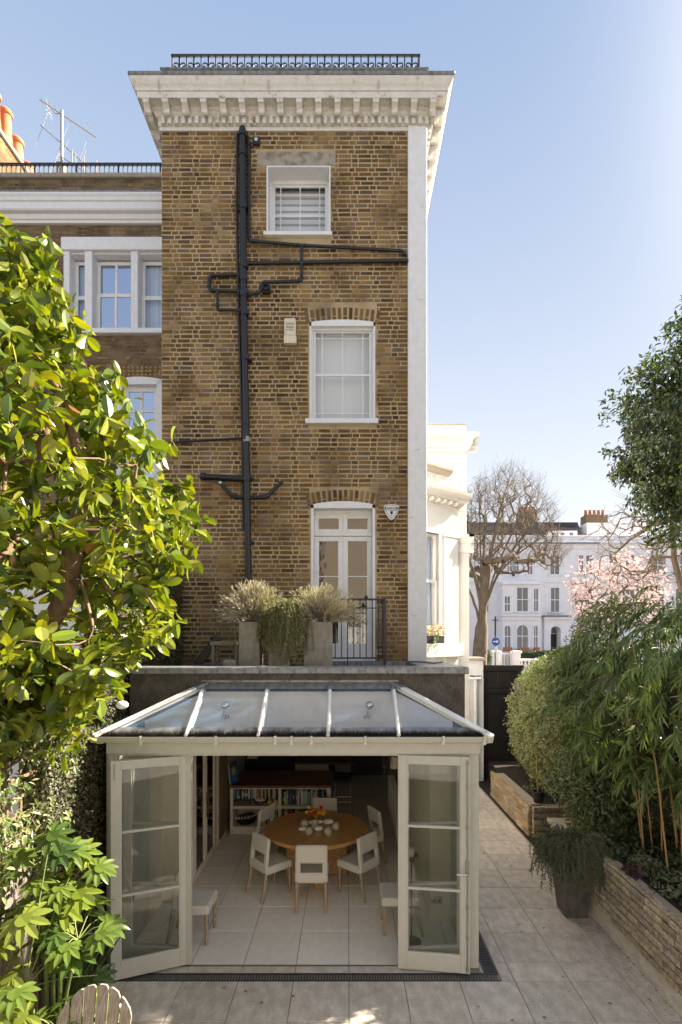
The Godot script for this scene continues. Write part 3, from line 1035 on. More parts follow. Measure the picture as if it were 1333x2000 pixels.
func roof_rail() -> void:
	var t := thing("roof_railing", "low black iron railing with scrolls along the roof parapet of the tall house", "railing", V(-0.95, 13.78, 9.4))
	var x0 := px(337, 9.4)
	var x1 := px(819, 9.4)
	var b := B.new()
	b.span(x0 - 0.02, x1 + 0.02, 14.20, 14.235, -9.385, -9.415)
	b.span(x0 - 0.02, x1 + 0.02, 13.86, 13.88, -9.39, -9.41)
	obj("rail", b, M.black_iron, t)
	b = B.new()
	b.bar(V(x1, 14.22, 9.4), V(x1, 14.22, 13.5), 0.03, 0.03)
	for k in 12: b.span(x1 - 0.008, x1 + 0.008, 13.78, 14.22, -9.7 - k * 0.3, -9.716 - k * 0.3)
	obj("side_rail", b, M.black_iron, t)
	var n := 35
	for i in n:
		var x := lerpf(x0, x1, float(i) / (n - 1))
		b = B.new()
		var w := 0.015 if i % 2 else 0.010
		b.span(x - w, x + w, 13.78, 14.21, -9.39, -9.41)
		obj("baluster", b, M.black_iron, t)
		if i % 2 == 1:
			for s in [-1.0, 1.0]:
				var p := PackedVector3Array()
				for k in 15:
					var a := k / 14.0
					var ang := -0.4 + a * 5.6
					var rr := 0.058 * (1.0 - 0.72 * a)
					p.append(V(x + s * (0.070 - cos(ang) * rr * 1.0), 14.06 + sin(ang) * rr - 0.02, 9.4))
				p.insert(0, V(x + s * 0.004, 13.90, 9.4))
				b = B.new()
				b.tube(p, PackedFloat32Array([0.011]), 5)
				obj("scroll", b, M.black_iron, t)


func left_house() -> void:
	var d := 11.0
	var t := thing("neighbour_house", "lower brown brick house set back on the left with white triple window", "house", V(-6, 0, d))
	var o := [px(133, d), px(345, d), py(645, d), py(494, d)]
	var o2 := [px(228, d), px(318, d), py(960, d), py(742, d)]
	var b := B.new()
	holes_wall(b, -10.2, -3.15, 5.75, 13.4, d, d + 0.35, [o, o2])
	var w := obj("facade_wall", b, M.grey_mortar, t)
	bricks(w, -7.6, -3.2, 5.8, 13.36, d, [[o[0] - 0.09, o[1], o[2] - 0.12, o[3] + 0.3], [o2[0], o2[1], o2[2], o2[3] + 0.02], [-7.6, -3.1, 12.40, 12.92]], 77, 0.45, 290, Rect2(-7.4, 8.6, 4.0, 4.9))
	b = B.new()
	holes_wall(b, -10.2, -3.15, -0.03, 5.75, d - 0.02, d + 0.35, [])
	obj("rendered_wall", b, M.white_render, t)
	b = B.new()
	b.span(-10.2, -3.15, -0.03, 13.3, -d - 4.0, -d - 4.3)
	b.span(-10.5, -10.2, -0.03, 13.3, -d, -d - 4.3)
	b.span(-10.2, -3.15, 12.9, 13.2, -d - 0.35, -d - 4.0)
	obj("inner_wall", b, M.dark_inside, t)
	b = B.new()
	b.span(-10.2, -3.05, 13.40, 13.50, -d + 0.07, -d - 0.45, 0.015)
	obj("coping", b, M.stone_cap, t)
	b = B.new()
	b.profile(PackedVector2Array([Vector2(-0.02, 0), Vector2(0.06, 0), Vector2(0.07, 0.05), Vector2(0.10, 0.06), Vector2(0.12, 0.14), Vector2(0.20, 0.155), Vector2(0.22, 0.18), Vector2(0.22, 0.31), Vector2(0.25, 0.325), Vector2(0.26, 0.38), Vector2(0.29, 0.42), Vector2(0.29, 0.46), Vector2(-0.02, 0.47)]), V(-10.2, py(440, d), d), V(-3.2, py(440, d), d))
	obj("cornice", b, M.white_paint, t)
	b = B.new()
	b.span(-10.2, -3.2, py(440, d) + 0.465, py(440, d) + 0.50, -d + 0.30, -d, 0.008)
	obj("lead_capping", b, M.lead, t)
	# triple sash window with painted stone surround
	b = B.new()
	b.span(px(124, d), px(345, d), py(494, d), py(469, d), -d + 0.10, -d - 0.2, 0.01)
	b.span(px(128, d), px(345, d), py(655, d), py(645, d), -d + 0.10, -d - 0.2, 0.01)
	for q in [[127, 139], [168, 183], [258, 272]]:
		b.span(px(q[0], d), px(q[1], d), py(645, d), py(494, d), -d + 0.06, -d - 0.25, 0.01)
	var win := obj("triple_window", b, M.white_paint, t)
	b = B.new()
	b.span(px(139, d), px(345, d), py(494, d) - 0.03, py(494, d) + 0.01, -d, -d - 0.34)
	obj("window_head", b, M.white_paint, win)
	var k := 0
	for q in [[139, 168], [183, 258], [272, 335]]:
		var x0 := px(q[0], d)
		var x1 := px(q[1], d)
		var dd := d + 0.14
		var bars := [0.5] if k == 1 else []
		glazed(win, "upper_sash", at(x0, py(574, d) , dd + 0.03), x1 - x0, py(500, d) - py(574, d), 0.07, bars, [], M.white_paint, M.sky_pane if k == 1 else M.window_glass, 0.03, 0.05)
		glazed(win, "lower_sash", at(x0, py(645, d) + (0.06 if k == 1 else 0.0), dd), x1 - x0, py(570, d) - py(645, d), 0.075, bars, [], M.white_paint, M.sky_pane if k == 1 else M.window_glass, 0.03, 0.05)
		b = B.new()
		b.span(x0, x1, py(520, d), py(500, d), -dd - 0.18, -dd - 0.2)
		obj("blind", b, M.blind, win)
		if k != 1:
			b = B.new()
			var n := 18
			for i in n:
				var s0 := lerpf(x0, x1, float(i) / n)
				var s1 := lerpf(x0, x1, float(i + 1) / n)
				var z0 := -dd - 0.13 + sin(i * 1.9) * 0.03
				var z1 := -dd - 0.13 + sin((i + 1) * 1.9) * 0.03
				b.quad(Vector3(s0, py(645, d), z0), Vector3(s1, py(645, d), z1), Vector3(s1, py(505, d), z1), Vector3(s0, py(505, d), z0))
			obj("curtain", b, M.curtain, win)
		k += 1
	# lower window
	b = B.new()
	b.span(o2[0], o2[0] + 0.12, o2[2], o2[3], -d + 0.02, -d - 0.2, 0.01)
	b.span(o2[1] - 0.12, o2[1], o2[2], o2[3], -d + 0.02, -d - 0.2, 0.01)
	arch_head(b, o2, 0.06, 0.12, d - 0.02, d + 0.2)
	var lw := obj("window", b, M.white_paint, t)
	glazed(lw, "sash", at(o2[0] + 0.12, o2[2], d + 0.1), o2[1] - o2[0] - 0.24, o2[3] - o2[2] - 0.1, 0.1, [0.5], [0.4, 0.8], M.white_paint, M.sky_pane, 0.04, 0.05)
	arch(t, (o2[0] + o2[1]) / 2, 0.6, o2[3] + 0.04, 0.06, 0.235, d, 79, "window_arch")
	# roof rail
	t = thing("roof_railing", "plain black railing of close upright bars on the lower house's roof", "railing", V(-6, 13.5, d))
	b = B.new()
	b.span(-8.0, -3.2, py(323, d), py(319, d), -d + 0.02, -d - 0.02)
	obj("rail", b, M.black_iron, t)
	for i in 44:
		var x := px(314, d) - i * 0.098
		b = B.new()
		var w2 := 0.02 if i % 9 == 0 else 0.008
		b.span(x - w2, x + w2, 13.5, py(321, d), -d + 0.01, -d - 0.01)
		obj("baluster", b, M.black_iron, t)
	# chimney
	t = thing("chimney_stack", "brick chimney stack with orange clay pots above the lower house", "chimney", V(-10.2, 13, 15.5))
	b = B.new()
	b.span(-11.0, -9.95, 12.8, py(325, 16) - 0.08, -13.8, -17.0)
	var cs := obj("stack", b, M.grey_mortar, t)
	bricks_side(cs, -9.95, 13.4, py(325, 16) - 0.1, 13.8, 17.0)
	b = B.new()
	b.span(-11.1, -9.87, py(325, 16) - 0.08, py(325, 16) + 0.06, -13.7, -17.1, 0.02)
	obj("stack_cap", b, M.stone_cap, t)
	k = 0
	for dd in [14.05, 14.8, 15.32, 15.85, 16.4]:
		b = B.new()
		var hh: float = [1.0, 0.95, 0.95, 0.62, 0.35][k]
		b.lathe([Vector2(0.2, 0), Vector2(0.19, 0.05), Vector2(0.165, 0.3), Vector2(0.155, hh - 0.2), Vector2(0.155, hh - 0.14), Vector2(0.19, hh - 0.12), Vector2(0.2, hh - 0.05), Vector2(0.17, hh), Vector2(0.13, hh), Vector2(0.12, hh - 0.2), Vector2(0.0, hh - 0.2)], V(-10.05, py(325, 16) + 0.05, dd), 16)
		obj("chimney_pot", b, M.terracotta, t)
		k += 1
	aerials()

func bricks_side(w: Node, x: float, y0: float, y1: float, d0: float, d1: float) -> void:
	var r := rg(5)
	var b := B.new()
	var y := y0
	var row := 0
	while y < y1 - 0.05:
		var d := d0 + (0.1 if row % 2 else 0.02)
		while d < d1 - 0.22:
			b.col = brick_tone(r, 0.3) * 1.15
			b.t = Transform3D(Basis(Vector3.UP, PI / 2), V(x, y + 0.035, d + 0.1))
			brick_shape(b, 0.21, 0.065, 0.007, r)
			d += 0.225
		y += 0.0776
		row += 1
	obj("brickwork", b, M.brick, w, "stuff")

func aerials() -> void:
	var d := 14.0
	var t := thing("television_aerial", "tall grey television aerial mast with crossed rods on the roof", "aerial", V(px(121, d), 13.5, d))
	var b := B.new()
	b.rod(V(px(121, d), 13.5, d), V(px(121, d), py(216, d), d), 0.035, 8)
	obj("mast", b, M.dull_steel, t)
	for q in [[80, 198, 171, 234], [82, 248, 158, 296], [120, 308, 190, 330]]:
		b = B.new()
		var a := V(px(q[0], d), py(q[1], d), d - 0.05)
		var e := V(px(q[2], d), py(q[3], d), d + 0.5)
		b.rod(a, e, 0.014, 5)
		var n := 8
		for i in n:
			var p := a.lerp(e, (i + 0.3) / n)
			var l := 0.12 + 0.03 * i if q[1] == 198 else 0.5
			if q[1] == 198: b.rod(p - Vector3(0.05, 0, l), p + Vector3(0.05, 0, l), 0.006, 4)
			elif i % 3 == 0: b.rod(p - Vector3(0.18, l, 0), p + Vector3(0.18, l, 0), 0.006, 4)
		obj("boom", b, M.dull_steel, t)
	b = B.new()
	for i in 5: b.rod(V(px(86 + i, d), py(228 - i * 9, d), d), V(px(97 - i * 2, d), py(226 - i * 7, d), d + 0.2), 0.006, 4)
	b.tube(PackedVector3Array([V(px(100, d), py(210, d), d), V(px(108, d), py(222, d), d), V(px(121, d), py(222, d), d)]), PackedFloat32Array([0.012]), 5)
	obj("reflector", b, M.dull_steel, t)
	b = B.new()
	for q in [[141, 292], [148, 298], [165, 305], [189, 312]]: b.rod(V(px(q[0], d), 13.4, d), V(px(q[0], d), py(q[1], d), d), 0.012, 5)
	obj("short_rod", b, M.stone_cap, t)
	b = B.new()
	b.rod(V(px(30, d), py(320, d), d + 1.0), V(px(118, d), py(297, d), d), 0.008, 4)
	obj("stay_wire", b, M.sign_white, t)
	b = B.new()
	b.prism(PackedVector2Array([Vector2(px(112, d), 13.4), Vector2(px(114, d), py(322, d)), Vector2(px(128, d), py(322, d)), Vector2(px(133, d), 13.4)]), -d - 0.1, -d + 0.1)
	obj("mast_base", b, M.stone_cap, t)


func patio() -> void:
	var b := B.new()
	b.span(-60, 60, -0.5, -0.06, 30, -14.2)
	struct("ground", b, M.soil)
	b = B.new()
	b.span(-2.85, 3.34, -0.06, -0.012, -3.6, -14.2)
	var p := struct("patio", b, M.joint)
	var r := rg(101)
	var ms := {}
	var xs := [-2.99, -2.39, -1.79, -1.19, -0.59, 0.01, 0.61, 1.21, 1.81, 2.41, 3.01, 3.30]
	var ds := [3.86, 4.46, 5.06, 5.664, 5.99, 6.60, 7.205, 7.81, 8.41, 9.02, 9.62, 10.23, 10.83, 11.44, 12.04, 12.65, 13.25, 13.9]
	for j in ds.size() - 1:
		for i in xs.size() - 1:
			var x0: float = xs[i]
			var x1: float = xs[i + 1]
			if ds[j] > 5.6 and x1 < 1.6: continue
			if ds[j] > 5.6 and x0 < 1.6: x0 = 1.672
			if j == 3 and x1 < 1.9: x0 = 1.672
			tile(p, x0, x1, ds[j], ds[j + 1], 0.0, "tile", r, ms)
	for j in range(3, 8):
		if ds[j + 1] < 8.5: tile(p, 1.475, 1.512, ds[j] + (0.14 if j == 3 else 0.0), ds[j + 1], 0.0, "tile", r, ms)
	# strip in front of the threshold
	for i in range(1, 7): tile(p, xs[i], minf(xs[i + 1], 1.50), 5.806, 5.93, 0.0, "tile", r, ms)
	var crumb := B.new()
	crumb.leaf(0.03, 0.014, 0.3, 0.3, 2)
	var cx := []
	for i in 520:
		var w := pow(r.randf(), 3.0) * 0.5
		cx.append(facing(V(3.262 - w, 0.004, r.randf_range(4.2, 9.6)), Vector3(r.randf_range(-1, 1), 0.05, r.randf_range(-1, 1)), Vector3.UP + rv(r) * 0.3, r.randf_range(0.3, 1.0)))
	for i in 300: cx.append(facing(V(3.44 - pow(r.randf(), 3.0) * 0.7, 0.004, r.randf_range(9.8, 13.8)), Vector3(r.randf_range(-1, 1), 0.05, r.randf_range(-1, 1)), Vector3.UP, r.randf_range(0.3, 1.0)))
	for i in 240: cx.append(facing(V(r.randf_range(1.7, 3.2), 0.004, r.randf_range(4.6, 12.0)), Vector3(r.randf_range(-1, 1), 0.05, r.randf_range(-1, 1)), Vector3.UP, r.randf_range(0.2, 0.6)))
	scatter("leaf_litter", crumb.mesh(), M.print, cx, PackedColorArray([Color(0.06, 0.045, 0.025), Color(0.10, 0.07, 0.035), Color(0.05, 0.05, 0.02), Color(0.14, 0.10, 0.05)]), p)
	drain("drain_channel", -2.6, 1.66, 5.664, 5.80, true, "dark slotted drain running straight across in front of the open doors")
	drain("drain_channel", 5.80, 8.6, 1.516, 1.664, false, "dark slotted drain running back beside the garden room's right corner post")
	# fallen leaves
	var lf := B.new(); lf.leaf(0.05, 0.025, 0.3, 0.4, 3)
	var lm := lf.mesh()
	for i in 46:
		var q := Vector3(r.randf_range(1.9, 3.2), 0.006, -r.randf_range(5.1, 10.5)) if i % 4 else Vector3(r.randf_range(-1.5, 3.0), 0.006, -r.randf_range(5.0, 5.6))
		var o := inst("fallen_leaf", lm, M.twig if i % 3 else M.cane, facing(q, Vector3(r.randf_range(-1, 1), 0.05, r.randf_range(-1, 1)), Vector3.UP, r.randf_range(0.4, 1.1)), p)

func tile(p: Node, x0: float, x1: float, d0: float, d1: float, y: float, mat: String, r: RandomNumberGenerator, ms: Dictionary) -> void:
	var sx := snappedf(x1 - x0 - 0.007, 0.001)
	var sz := snappedf(d1 - d0 - 0.007, 0.001)
	if sx < 0.02 or sz < 0.02: return
	var key := Vector2(sx, sz)
	if not ms.has(key):
		var b := B.new()
		b.box(Vector3(0, -0.012, 0), Vector3(sx, 0.024, sz), 0.003)
		ms[key] = b.mesh()
	inst("paving_tile", ms[key], M["%s%d" % [mat, r.randi_range(0, 3)]], Transform3D(Basis(), V((x0 + x1) / 2, y + r.randf_range(-0.0015, 0.0015), (d0 + d1) / 2)), p)

func drain(called: String, a0: float, a1: float, c0: float, c1: float, across: bool, label: String) -> void:
	var t := thing(called, label, "drain", V((a0 + a1) / 2, 0, c0) if across else V(c0, 0, (a0 + a1) / 2))
	var fr := B.new()
	var bars := B.new()
	var put := func(b: B, p0: float, p1: float, q0: float, q1: float, y0: float, y1: float) -> void:
		if across: b.span(p0, p1, y0, y1, -q0, -q1)
		else: b.span(q0, q1, y0, y1, -p0, -p1)
	put.call(fr, a0, a1, c0, c0 + 0.016, -0.03, 0.002)
	put.call(fr, a0, a1, c1 - 0.016, c1, -0.03, 0.002)
	put.call(fr, a0, a1, c0, c1, -0.058, -0.045)
	var x := a0 + 0.01
	while x < a1 - 0.02:
		put.call(bars, x, x + 0.013, c0 + 0.016, c1 - 0.016, -0.025, 0.0)
		x += 0.031
	obj("channel", fr, M.drain, t)
	obj("grate", bars, M.drain, t, "stuff")


func garden_room() -> void:
	var t := thing("garden_room", "cream garden room with hipped glass roof and open folding glazed doors", "extension", V(-0.6, 0, 7.4))
	var b := B.new()
	b.span(1.36, 1.465, 0, 2.56, -5.95, -9.0)
	b.span(-2.75, -2.62, -0.05, 2.56, -5.95, -6.9)
	var wall := obj("side_wall", b, M.garden_paint, t)
	b = B.new()
	b.span(-2.80, -2.62, -0.05, 2.95, -6.9, -15.9)
	b.span(1.08, 1.36, -0.05, 2.95, -6.9, -15.9)
	b.span(-2.62, 1.08, -0.05, 2.95, -15.6, -15.9)
	obj("kitchen_wall", b, M.kitchen_wall, t)
	b = B.new()
	b.span(-2.62, 1.36, 2.50, 2.62, -6.95, -15.6)
	obj("ceiling", b, M.interior_wall, t)
	b = B.new()
	b.span(-2.80, 1.50, 2.50, 3.27, -6.70, -6.95)
	b.span(1.44, 1.50, 2.5, 3.27, -6.95, -9.0)
	b.span(-2.80, -2.72, 2.5, 3.27, -6.95, -9.0)
	obj("parapet", b, M.lead_wall, t)
	b = B.new()
	b.span(-2.85, -1.12, 3.27, 3.356, -6.61, -6.99, 0.012)
	b.span(-1.118, 0.50, 3.27, 3.354, -6.612, -6.99, 0.012)
	b.span(0.502, 1.535, 3.268, 3.357, -6.608, -6.99, 0.012)
	b.span(0.96, 1.535, 3.268, 3.352, -6.992, -8.6, 0.012)
	for x in [-1.12, 0.50]:
		b.span(x - 0.02, x + 0.02, 3.30, 3.364, -6.604, -6.98, 0.006)
	obj("lead_coping", b, M.lead, t)
	b = B.new()
	b.span(-2.72, 1.44, 2.95, 3.10, -6.95, -9.0)
	obj("flat_roof", b, M.lead, t)
	# painted wall under the glass
	b = B.new()
	b.prism(PackedVector2Array([Vector2(-2.60, 2.505), Vector2(1.34, 2.505), Vector2(1.34, 2.66), Vector2(0.60, 3.04), Vector2(-1.82, 3.04), Vector2(-2.60, 2.66)]), -6.699, -6.688)
	obj("bulkhead", b, M.white_paint, t)
	b = B.new()
	b.span(-2.60, 1.34, 2.46, 2.505, -6.68, -6.95)
	obj("lintel", b, M.joinery, t)
	# floor indoors
	b = B.new()
	b.span(-2.62, 1.36, -0.05, -0.012, -5.93, -15.6)
	var fl := obj("indoor_floor", b, M.joint, t)
	var r := rg(131)
	var ms := {}
	var xs := [-2.62, -2.39, -1.79, -1.19, -0.59, 0.01, 0.61, 1.21, 1.36]
	var d := 5.945
	for j in 16:
		var d1 := 6.635 if j == 0 else d + 0.61
		for i in xs.size() - 1: tile(fl, xs[i], xs[i + 1], d, minf(d1, 15.6), 0.001, "indoor_tile", r, ms)
		d = d1
	b = B.new()
	b.span(-2.62, 1.37, -0.02, 0.004, -5.915, -5.945)
	obj("threshold_track", b, M.dull_steel, t)
	# posts, fascia, gutter
	for q in [[-2.70, -2.60], [1.37, 1.475]]:
		b = B.new(); b.span(q[0], q[1], 0.0, 2.42, -5.88, -5.97, 0.006)
		obj("post", b, M.garden_paint, t)
	b = B.new()
	b.span(-2.71, 1.485, 2.42, 2.575, -5.85, -5.98, 0.006)
	b.span(1.38, 1.485, 2.422, 2.574, -5.98, -6.70)
	b.span(-2.71, -2.62, 2.422, 2.574, -5.98, -6.70)
	obj("fascia", b, M.garden_paint, t)
	b = B.new()
	b.span(-2.60, 1.37, 2.40, 2.42, -5.87, -5.96)
	obj("head_track", b, M.garden_paint, t)
	b = B.new()
	var gp := PackedVector2Array([Vector2(0, 0), Vector2(0.05, 0), Vector2(0.085, 0.012), Vector2(0.10, 0.035), Vector2(0.115, 0.06), Vector2(0.125, 0.08), Vector2(0.118, 0.08), Vector2(0.105, 0.055), Vector2(0.09, 0.03), Vector2(0.05, 0.008), Vector2(0.006, 0.008), Vector2(0.006, 0.08), Vector2(0, 0.08)])
	b.profile(gp, V(-2.84, 2.555, 5.85), V(1.60, 2.555, 5.85))
	b.profile(gp, V(1.485, 2.555, 5.76), V(1.485, 2.555, 6.70))
	b.profile(gp, V(-2.71, 2.555, 6.70), V(-2.71, 2.555, 5.76))
	var gu := obj("gutter", b, M.gutter_paint, t)
	for x in [-2.28, -1.45, -0.80, -0.62, -0.40, 0.19, 1.05, 1.5]:
		b = B.new()
		b.span(x - 0.012, x + 0.012, 2.60, 2.645, -5.715, -5.75, 0.003)
		b.span(x - 0.018, x + 0.018, 2.545, 2.60, -5.735, -5.76, 0.003)
		obj("gutter_bracket", b, M.gutter_paint, gu)
	# bristle brush lying in the gutter
	b = B.new()
	b.tube(PackedVector3Array([V(-2.76, 2.615, 5.79), V(1.55, 2.615, 5.79)]), PackedFloat32Array([0.03]), 8)
	var br := obj("gutter_brush", b, M.black_iron, t)
	var bl := B.new()
	bl.tri(Vector3(-0.0022, 0, 0), Vector3(0.0024, 0, 0), Vector3(0, 0.085, 0))
	var xf := []
	for i in 9500:
		var a := r.randf_range(-0.9, 1.0)
		xf.append(facing(V(r.randf_range(-2.76, 1.55), 2.625, 5.79), Vector3(r.randf_range(-0.45, 0.45), cos(a), sin(a) * 0.9), rv(r), r.randf_range(0.75, 1.15)))
	scatter("bristles", bl.mesh(), M.print, xf, PackedColorArray([Color(0.012, 0.009, 0.007), Color(0.014, 0.01, 0.008), Color(0.03, 0.02, 0.013)]), br)
	# glass roof
	var e0 := V(0, 2.635, 5.80)
	var e1 := V(0, 3.10, 6.65)
	var top := [-1.83, -1.83, -1.02, -0.23, 0.575, 0.60, 0.60]
	var bot := [-2.74, -1.79, -0.99, -0.22, 0.56, 1.52]
	var rt := [-1.83, -1.83, -1.02, -0.23, 0.575, 0.60]
	for i in 5:
		b = B.new()
		var p0 := Vector3(bot[i], e0.y, e0.z)
		var p1 := Vector3(bot[i + 1], e0.y, e0.z)
		var p2 := Vector3(rt[i + 1], e1.y, e1.z)
		var p3 := Vector3(rt[i], e1.y, e1.z)
		if i == 0: b.tri(p0, p1, p2)
		elif i == 4: b.tri(p0, p1, p3)
		else: b.quad(p0, p1, p2, p3)
		obj("roof_pane", b, M.roof_glass, t)
	b = B.new(); b.tri(V(1.52, 2.635, 5.80), V(1.52, 2.635, 6.70), V(0.60, 3.10, 6.65)); obj("roof_pane", b, M.roof_glass, t)
	b = B.new(); b.tri(V(-2.74, 2.635, 6.70), V(-2.74, 2.635, 5.80), V(-1.83, 3.10, 6.65)); obj("roof_pane", b, M.roof_glass, t)
	# lead strip at the eaves, glazing bars, hips, flashing
	b = B.new()
	var s := 0.15
	var u := (e1 - e0)
	var nn := Vector3(0, 0.877, 0.48) * 0.006
	b.quad(Vector3(-2.74, 0, 0) + e0 + nn, Vector3(1.52, 0, 0) + e0 + nn, Vector3(1.52 - 0.92 * s, 0, 0) + e0 + u * s + nn, Vector3(-2.74 + 0.91 * s, 0, 0) + e0 + u * s + nn)
	obj("eaves_strip", b, M.lead, t)
	b = B.new()
	b.span(-2.6, 1.36, 2.575, 2.63, -5.90, -5.97, 0.004)
	obj("eaves_beam", b, M.roof_bar, t)
	for i in range(1, 5):
		b = B.new()
		var a := Vector3(bot[i], 2.62, -5.765)
		var c := Vector3(rt[i], e1.y, e1.z)
		if i == 1: c.x = -1.83
		b.bar(a + nn * 4, a.lerp(c, 0.90) + nn * 4, 0.045, 0.04, 0.014)
		b.bar(a - nn * 4, c - nn * 4, 0.055, 0.03, 0.008)
		var bar := obj("glazing_bar", b, M.roof_bar, t)
		b = B.new()
		b.bar(a.lerp(c, 0.895) + nn * 4, c + u.normalized() * 0.05 + nn * 4, 0.052, 0.045, 0.014)
		obj("lead_sleeve", b, M.lead, bar)
	for q in [[-2.80, -1.85], [1.58, 0.62]]:
		b = B.new()
		var a := V(q[0], 2.615, 5.76)
		var c := V(q[1], 3.105, 6.64)
		var hn := Vector3(-0.48 if q[0] < 0 else 0.48, 1.6, 0.48).normalized()
		b.bar(a + hn * 0.025, a.lerp(c, 0.93) + hn * 0.025, 0.115, 0.03, 0.008, hn)
		b.bar(a - hn * 0.015, c - hn * 0.015, 0.06, 0.03, 0.0, hn)
		var hip := obj("hip_cap", b, M.roof_bar, t)
		b = B.new()
		b.bar(a.lerp(c, 0.925) + hn * 0.026, c + (c - a).normalized() * 0.07 + hn * 0.026, 0.13, 0.036, 0.012, hn)
		obj("lead_sleeve", b, M.lead, hip)
	b = B.new()
	b.quad(V(-1.88, 3.082, 6.60), V(0.65, 3.082, 6.60), V(0.65, 3.16, 6.694), V(-1.88, 3.16, 6.694))
	b.quad(V(-1.88, 3.16, 6.694), V(0.65, 3.16, 6.694), V(0.65, 3.185, 6.694), V(-1.88, 3.185, 6.694))
	obj("ridge_flashing", b, M.lead, t)
	# folding doors
	door(t, Vector2(-2.555, 5.62), Vector2(-1.80, 5.93), 0.02, 2.39, true, false)
	door(t, Vector2(-1.775, 5.965), Vector2(-2.57, 6.03), 0.02, 2.39, false, false)
	door(t, Vector2(0.56, 5.85), Vector2(1.345, 5.745), 0.02, 2.41, false, true)
	door(t, Vector2(0.585, 5.905), Vector2(1.36, 5.97), 0.02, 2.40, false, false)
	wall_lamps()


func door(t: Node, a: Vector2, e: Vector2, y0: float, y1: float, hinged: bool, handle: bool) -> void:
	var w := a.distance_to(e)
	var x := Vector3(e.x - a.x, 0, -(e.y - a.y)).normalized()
	var xf := Transform3D(Basis(x, Vector3.UP, x.cross(Vector3.UP)), V(a.x, y0, a.y))
	var leaf := glazed(t, "folding_door", xf, w, y1 - y0, 0.10, [], [0.342, 0.672], M.garden_paint, M.door_glass, 0.055, 0.028, 0.185)
	var b := B.new(); b.t = xf
	# glazing beads
	for q in [[0.10, 0.112], [w - 0.112, w - 0.10]]: b.span(q[0], q[1], 0.185, y1 - y0 - 0.10, -0.006, -0.03)
	b.span(0.112, w - 0.112, 0.185, 0.2, -0.006, -0.03)
	obj("glazing_bead", b, M.garden_paint, leaf)
	if hinged:
		for y in [0.35, 0.93, 1.52, 2.12]:
			b = B.new(); b.t = xf
			b.span(w - 0.004, w + 0.012, y - 0.06, y + 0.06, 0.006, -0.05, 0.003)
			b.rod(Vector3(w + 0.012, y - 0.06, 0.0), Vector3(w + 0.012, y + 0.06, 0.0), 0.011, 8)
			obj("hinge", b, M.dull_steel, leaf)
		for y in [0.03, 2.17]:
			b = B.new(); b.t = xf
			b.span(0.028, 0.045, y, y + 0.17, 0.008, -0.001, 0.002)
			obj("flush_bolt", b, M.dull_steel, leaf)
	if handle:
		b = B.new(); b.t = xf
		b.rod(Vector3(w - 0.03, 0.01, 0.014), Vector3(w - 0.03, 2.36, 0.014), 0.007, 8)
		for y in [0.06, 0.40, 0.74, 1.62, 2.06, 2.32]: b.span(w - 0.045, w - 0.016, y - 0.02, y + 0.02, 0.022, 0, 0.004)
		obj("bolt_rod", b, M.dull_steel, leaf)
		b = B.new(); b.t = xf
		b.span(w - 0.052, w - 0.012, 1.08, 1.25, 0.018, 0, 0.004)
		obj("handle_plate", b, M.dull_steel, leaf)
		b = B.new(); b.t = xf
		b.tube(PackedVector3Array([Vector3(w - 0.032, 1.12, 0.01), Vector3(w - 0.032, 1.12, 0.06), Vector3(w - 0.05, 1.12, 0.066), Vector3(w - 0.15, 1.118, 0.066)]), PackedFloat32Array([0.01, 0.01, 0.01, 0.008]), 8)
		obj("handle", b, M.chrome, leaf)


func wall_lamps() -> void:
	for x in [-1.56, 0.24]:
		var t := thing("wall_lamp", "small chrome lamp under the roof glass, " + ("in the bay next to the left hip end" if x < 0 else "in the bay next to the right hip end"), "lamp", V(x, 2.72, 6.69), "chrome lamps under the glass roof")
		var b := B.new()
		b.span(x - 0.04, x + 0.04, 2.70, 2.74, -6.64, -6.687, 0.01)
		obj("bracket", b, M.chrome, t)
		b = B.new()
		b.tube(PackedVector3Array([V(x, 2.72, 6.65), V(x, 2.76, 6.55), V(x + 0.02, 2.85, 6.53)]), PackedFloat32Array([0.016]), 8)
		obj("arm", b, M.chrome, t)
		b = B.new()
		b.ball(V(x + 0.03, 2.885, 6.52), Vector3(0.055, 0.05, 0.055), 12, 8)
		obj("lamp_head", b, M.chrome, t)


func chair_proto(label: String, at_: Vector3, turn: float) -> Node3D:
	var t := thing("dining_chair", label, "chair", Vector3.ZERO, "cream upholstered dining chairs")
	var b := B.new()
	b.box(Vector3(0, 0.425, -0.01), Vector3(0.46, 0.11, 0.46), 0.022)
	obj("seat", b, M.linen, t)
	b = B.new()
	b.t = Transform3D(Basis(Vector3.RIGHT, -0.13), Vector3(0, 0.46, 0.195))
	b.box(Vector3(0, 0.295, 0.005), Vector3(0.44, 0.24, 0.055), 0.02)
	for s in [-1, 1]: b.box(Vector3(0.185 * s, 0.11, 0.004), Vector3(0.072, 0.2, 0.05), 0.012)
	b.box(Vector3(0, 0.015, 0.002), Vector3(0.44, 0.08, 0.05), 0.012)
	obj("backrest", b, M.linen, t)
	for s in [-1, 1]:
		b = B.new()
		b.t = Transform3D(Basis(Vector3.UP, PI / 4), Vector3(0.195 * s, 0, -0.205))
		b.tube(PackedVector3Array([Vector3(0, 0, 0), Vector3(0, 0.38, 0)]), PackedFloat32Array([0.021, 0.031]), 4)
		obj("leg", b, M.pale_leg, t)
		b = B.new()
		b.tube(PackedVector3Array([Vector3(0.20 * s, 0, 0.275), Vector3(0.197 * s, 0.2, 0.225), Vector3(0.195 * s, 0.40, 0.195)]), PackedFloat32Array([0.021, 0.027, 0.031]), 5)
		obj("leg", b, M.pale_leg, t)
	t.position = at_; t.rotation.y = turn
	return t

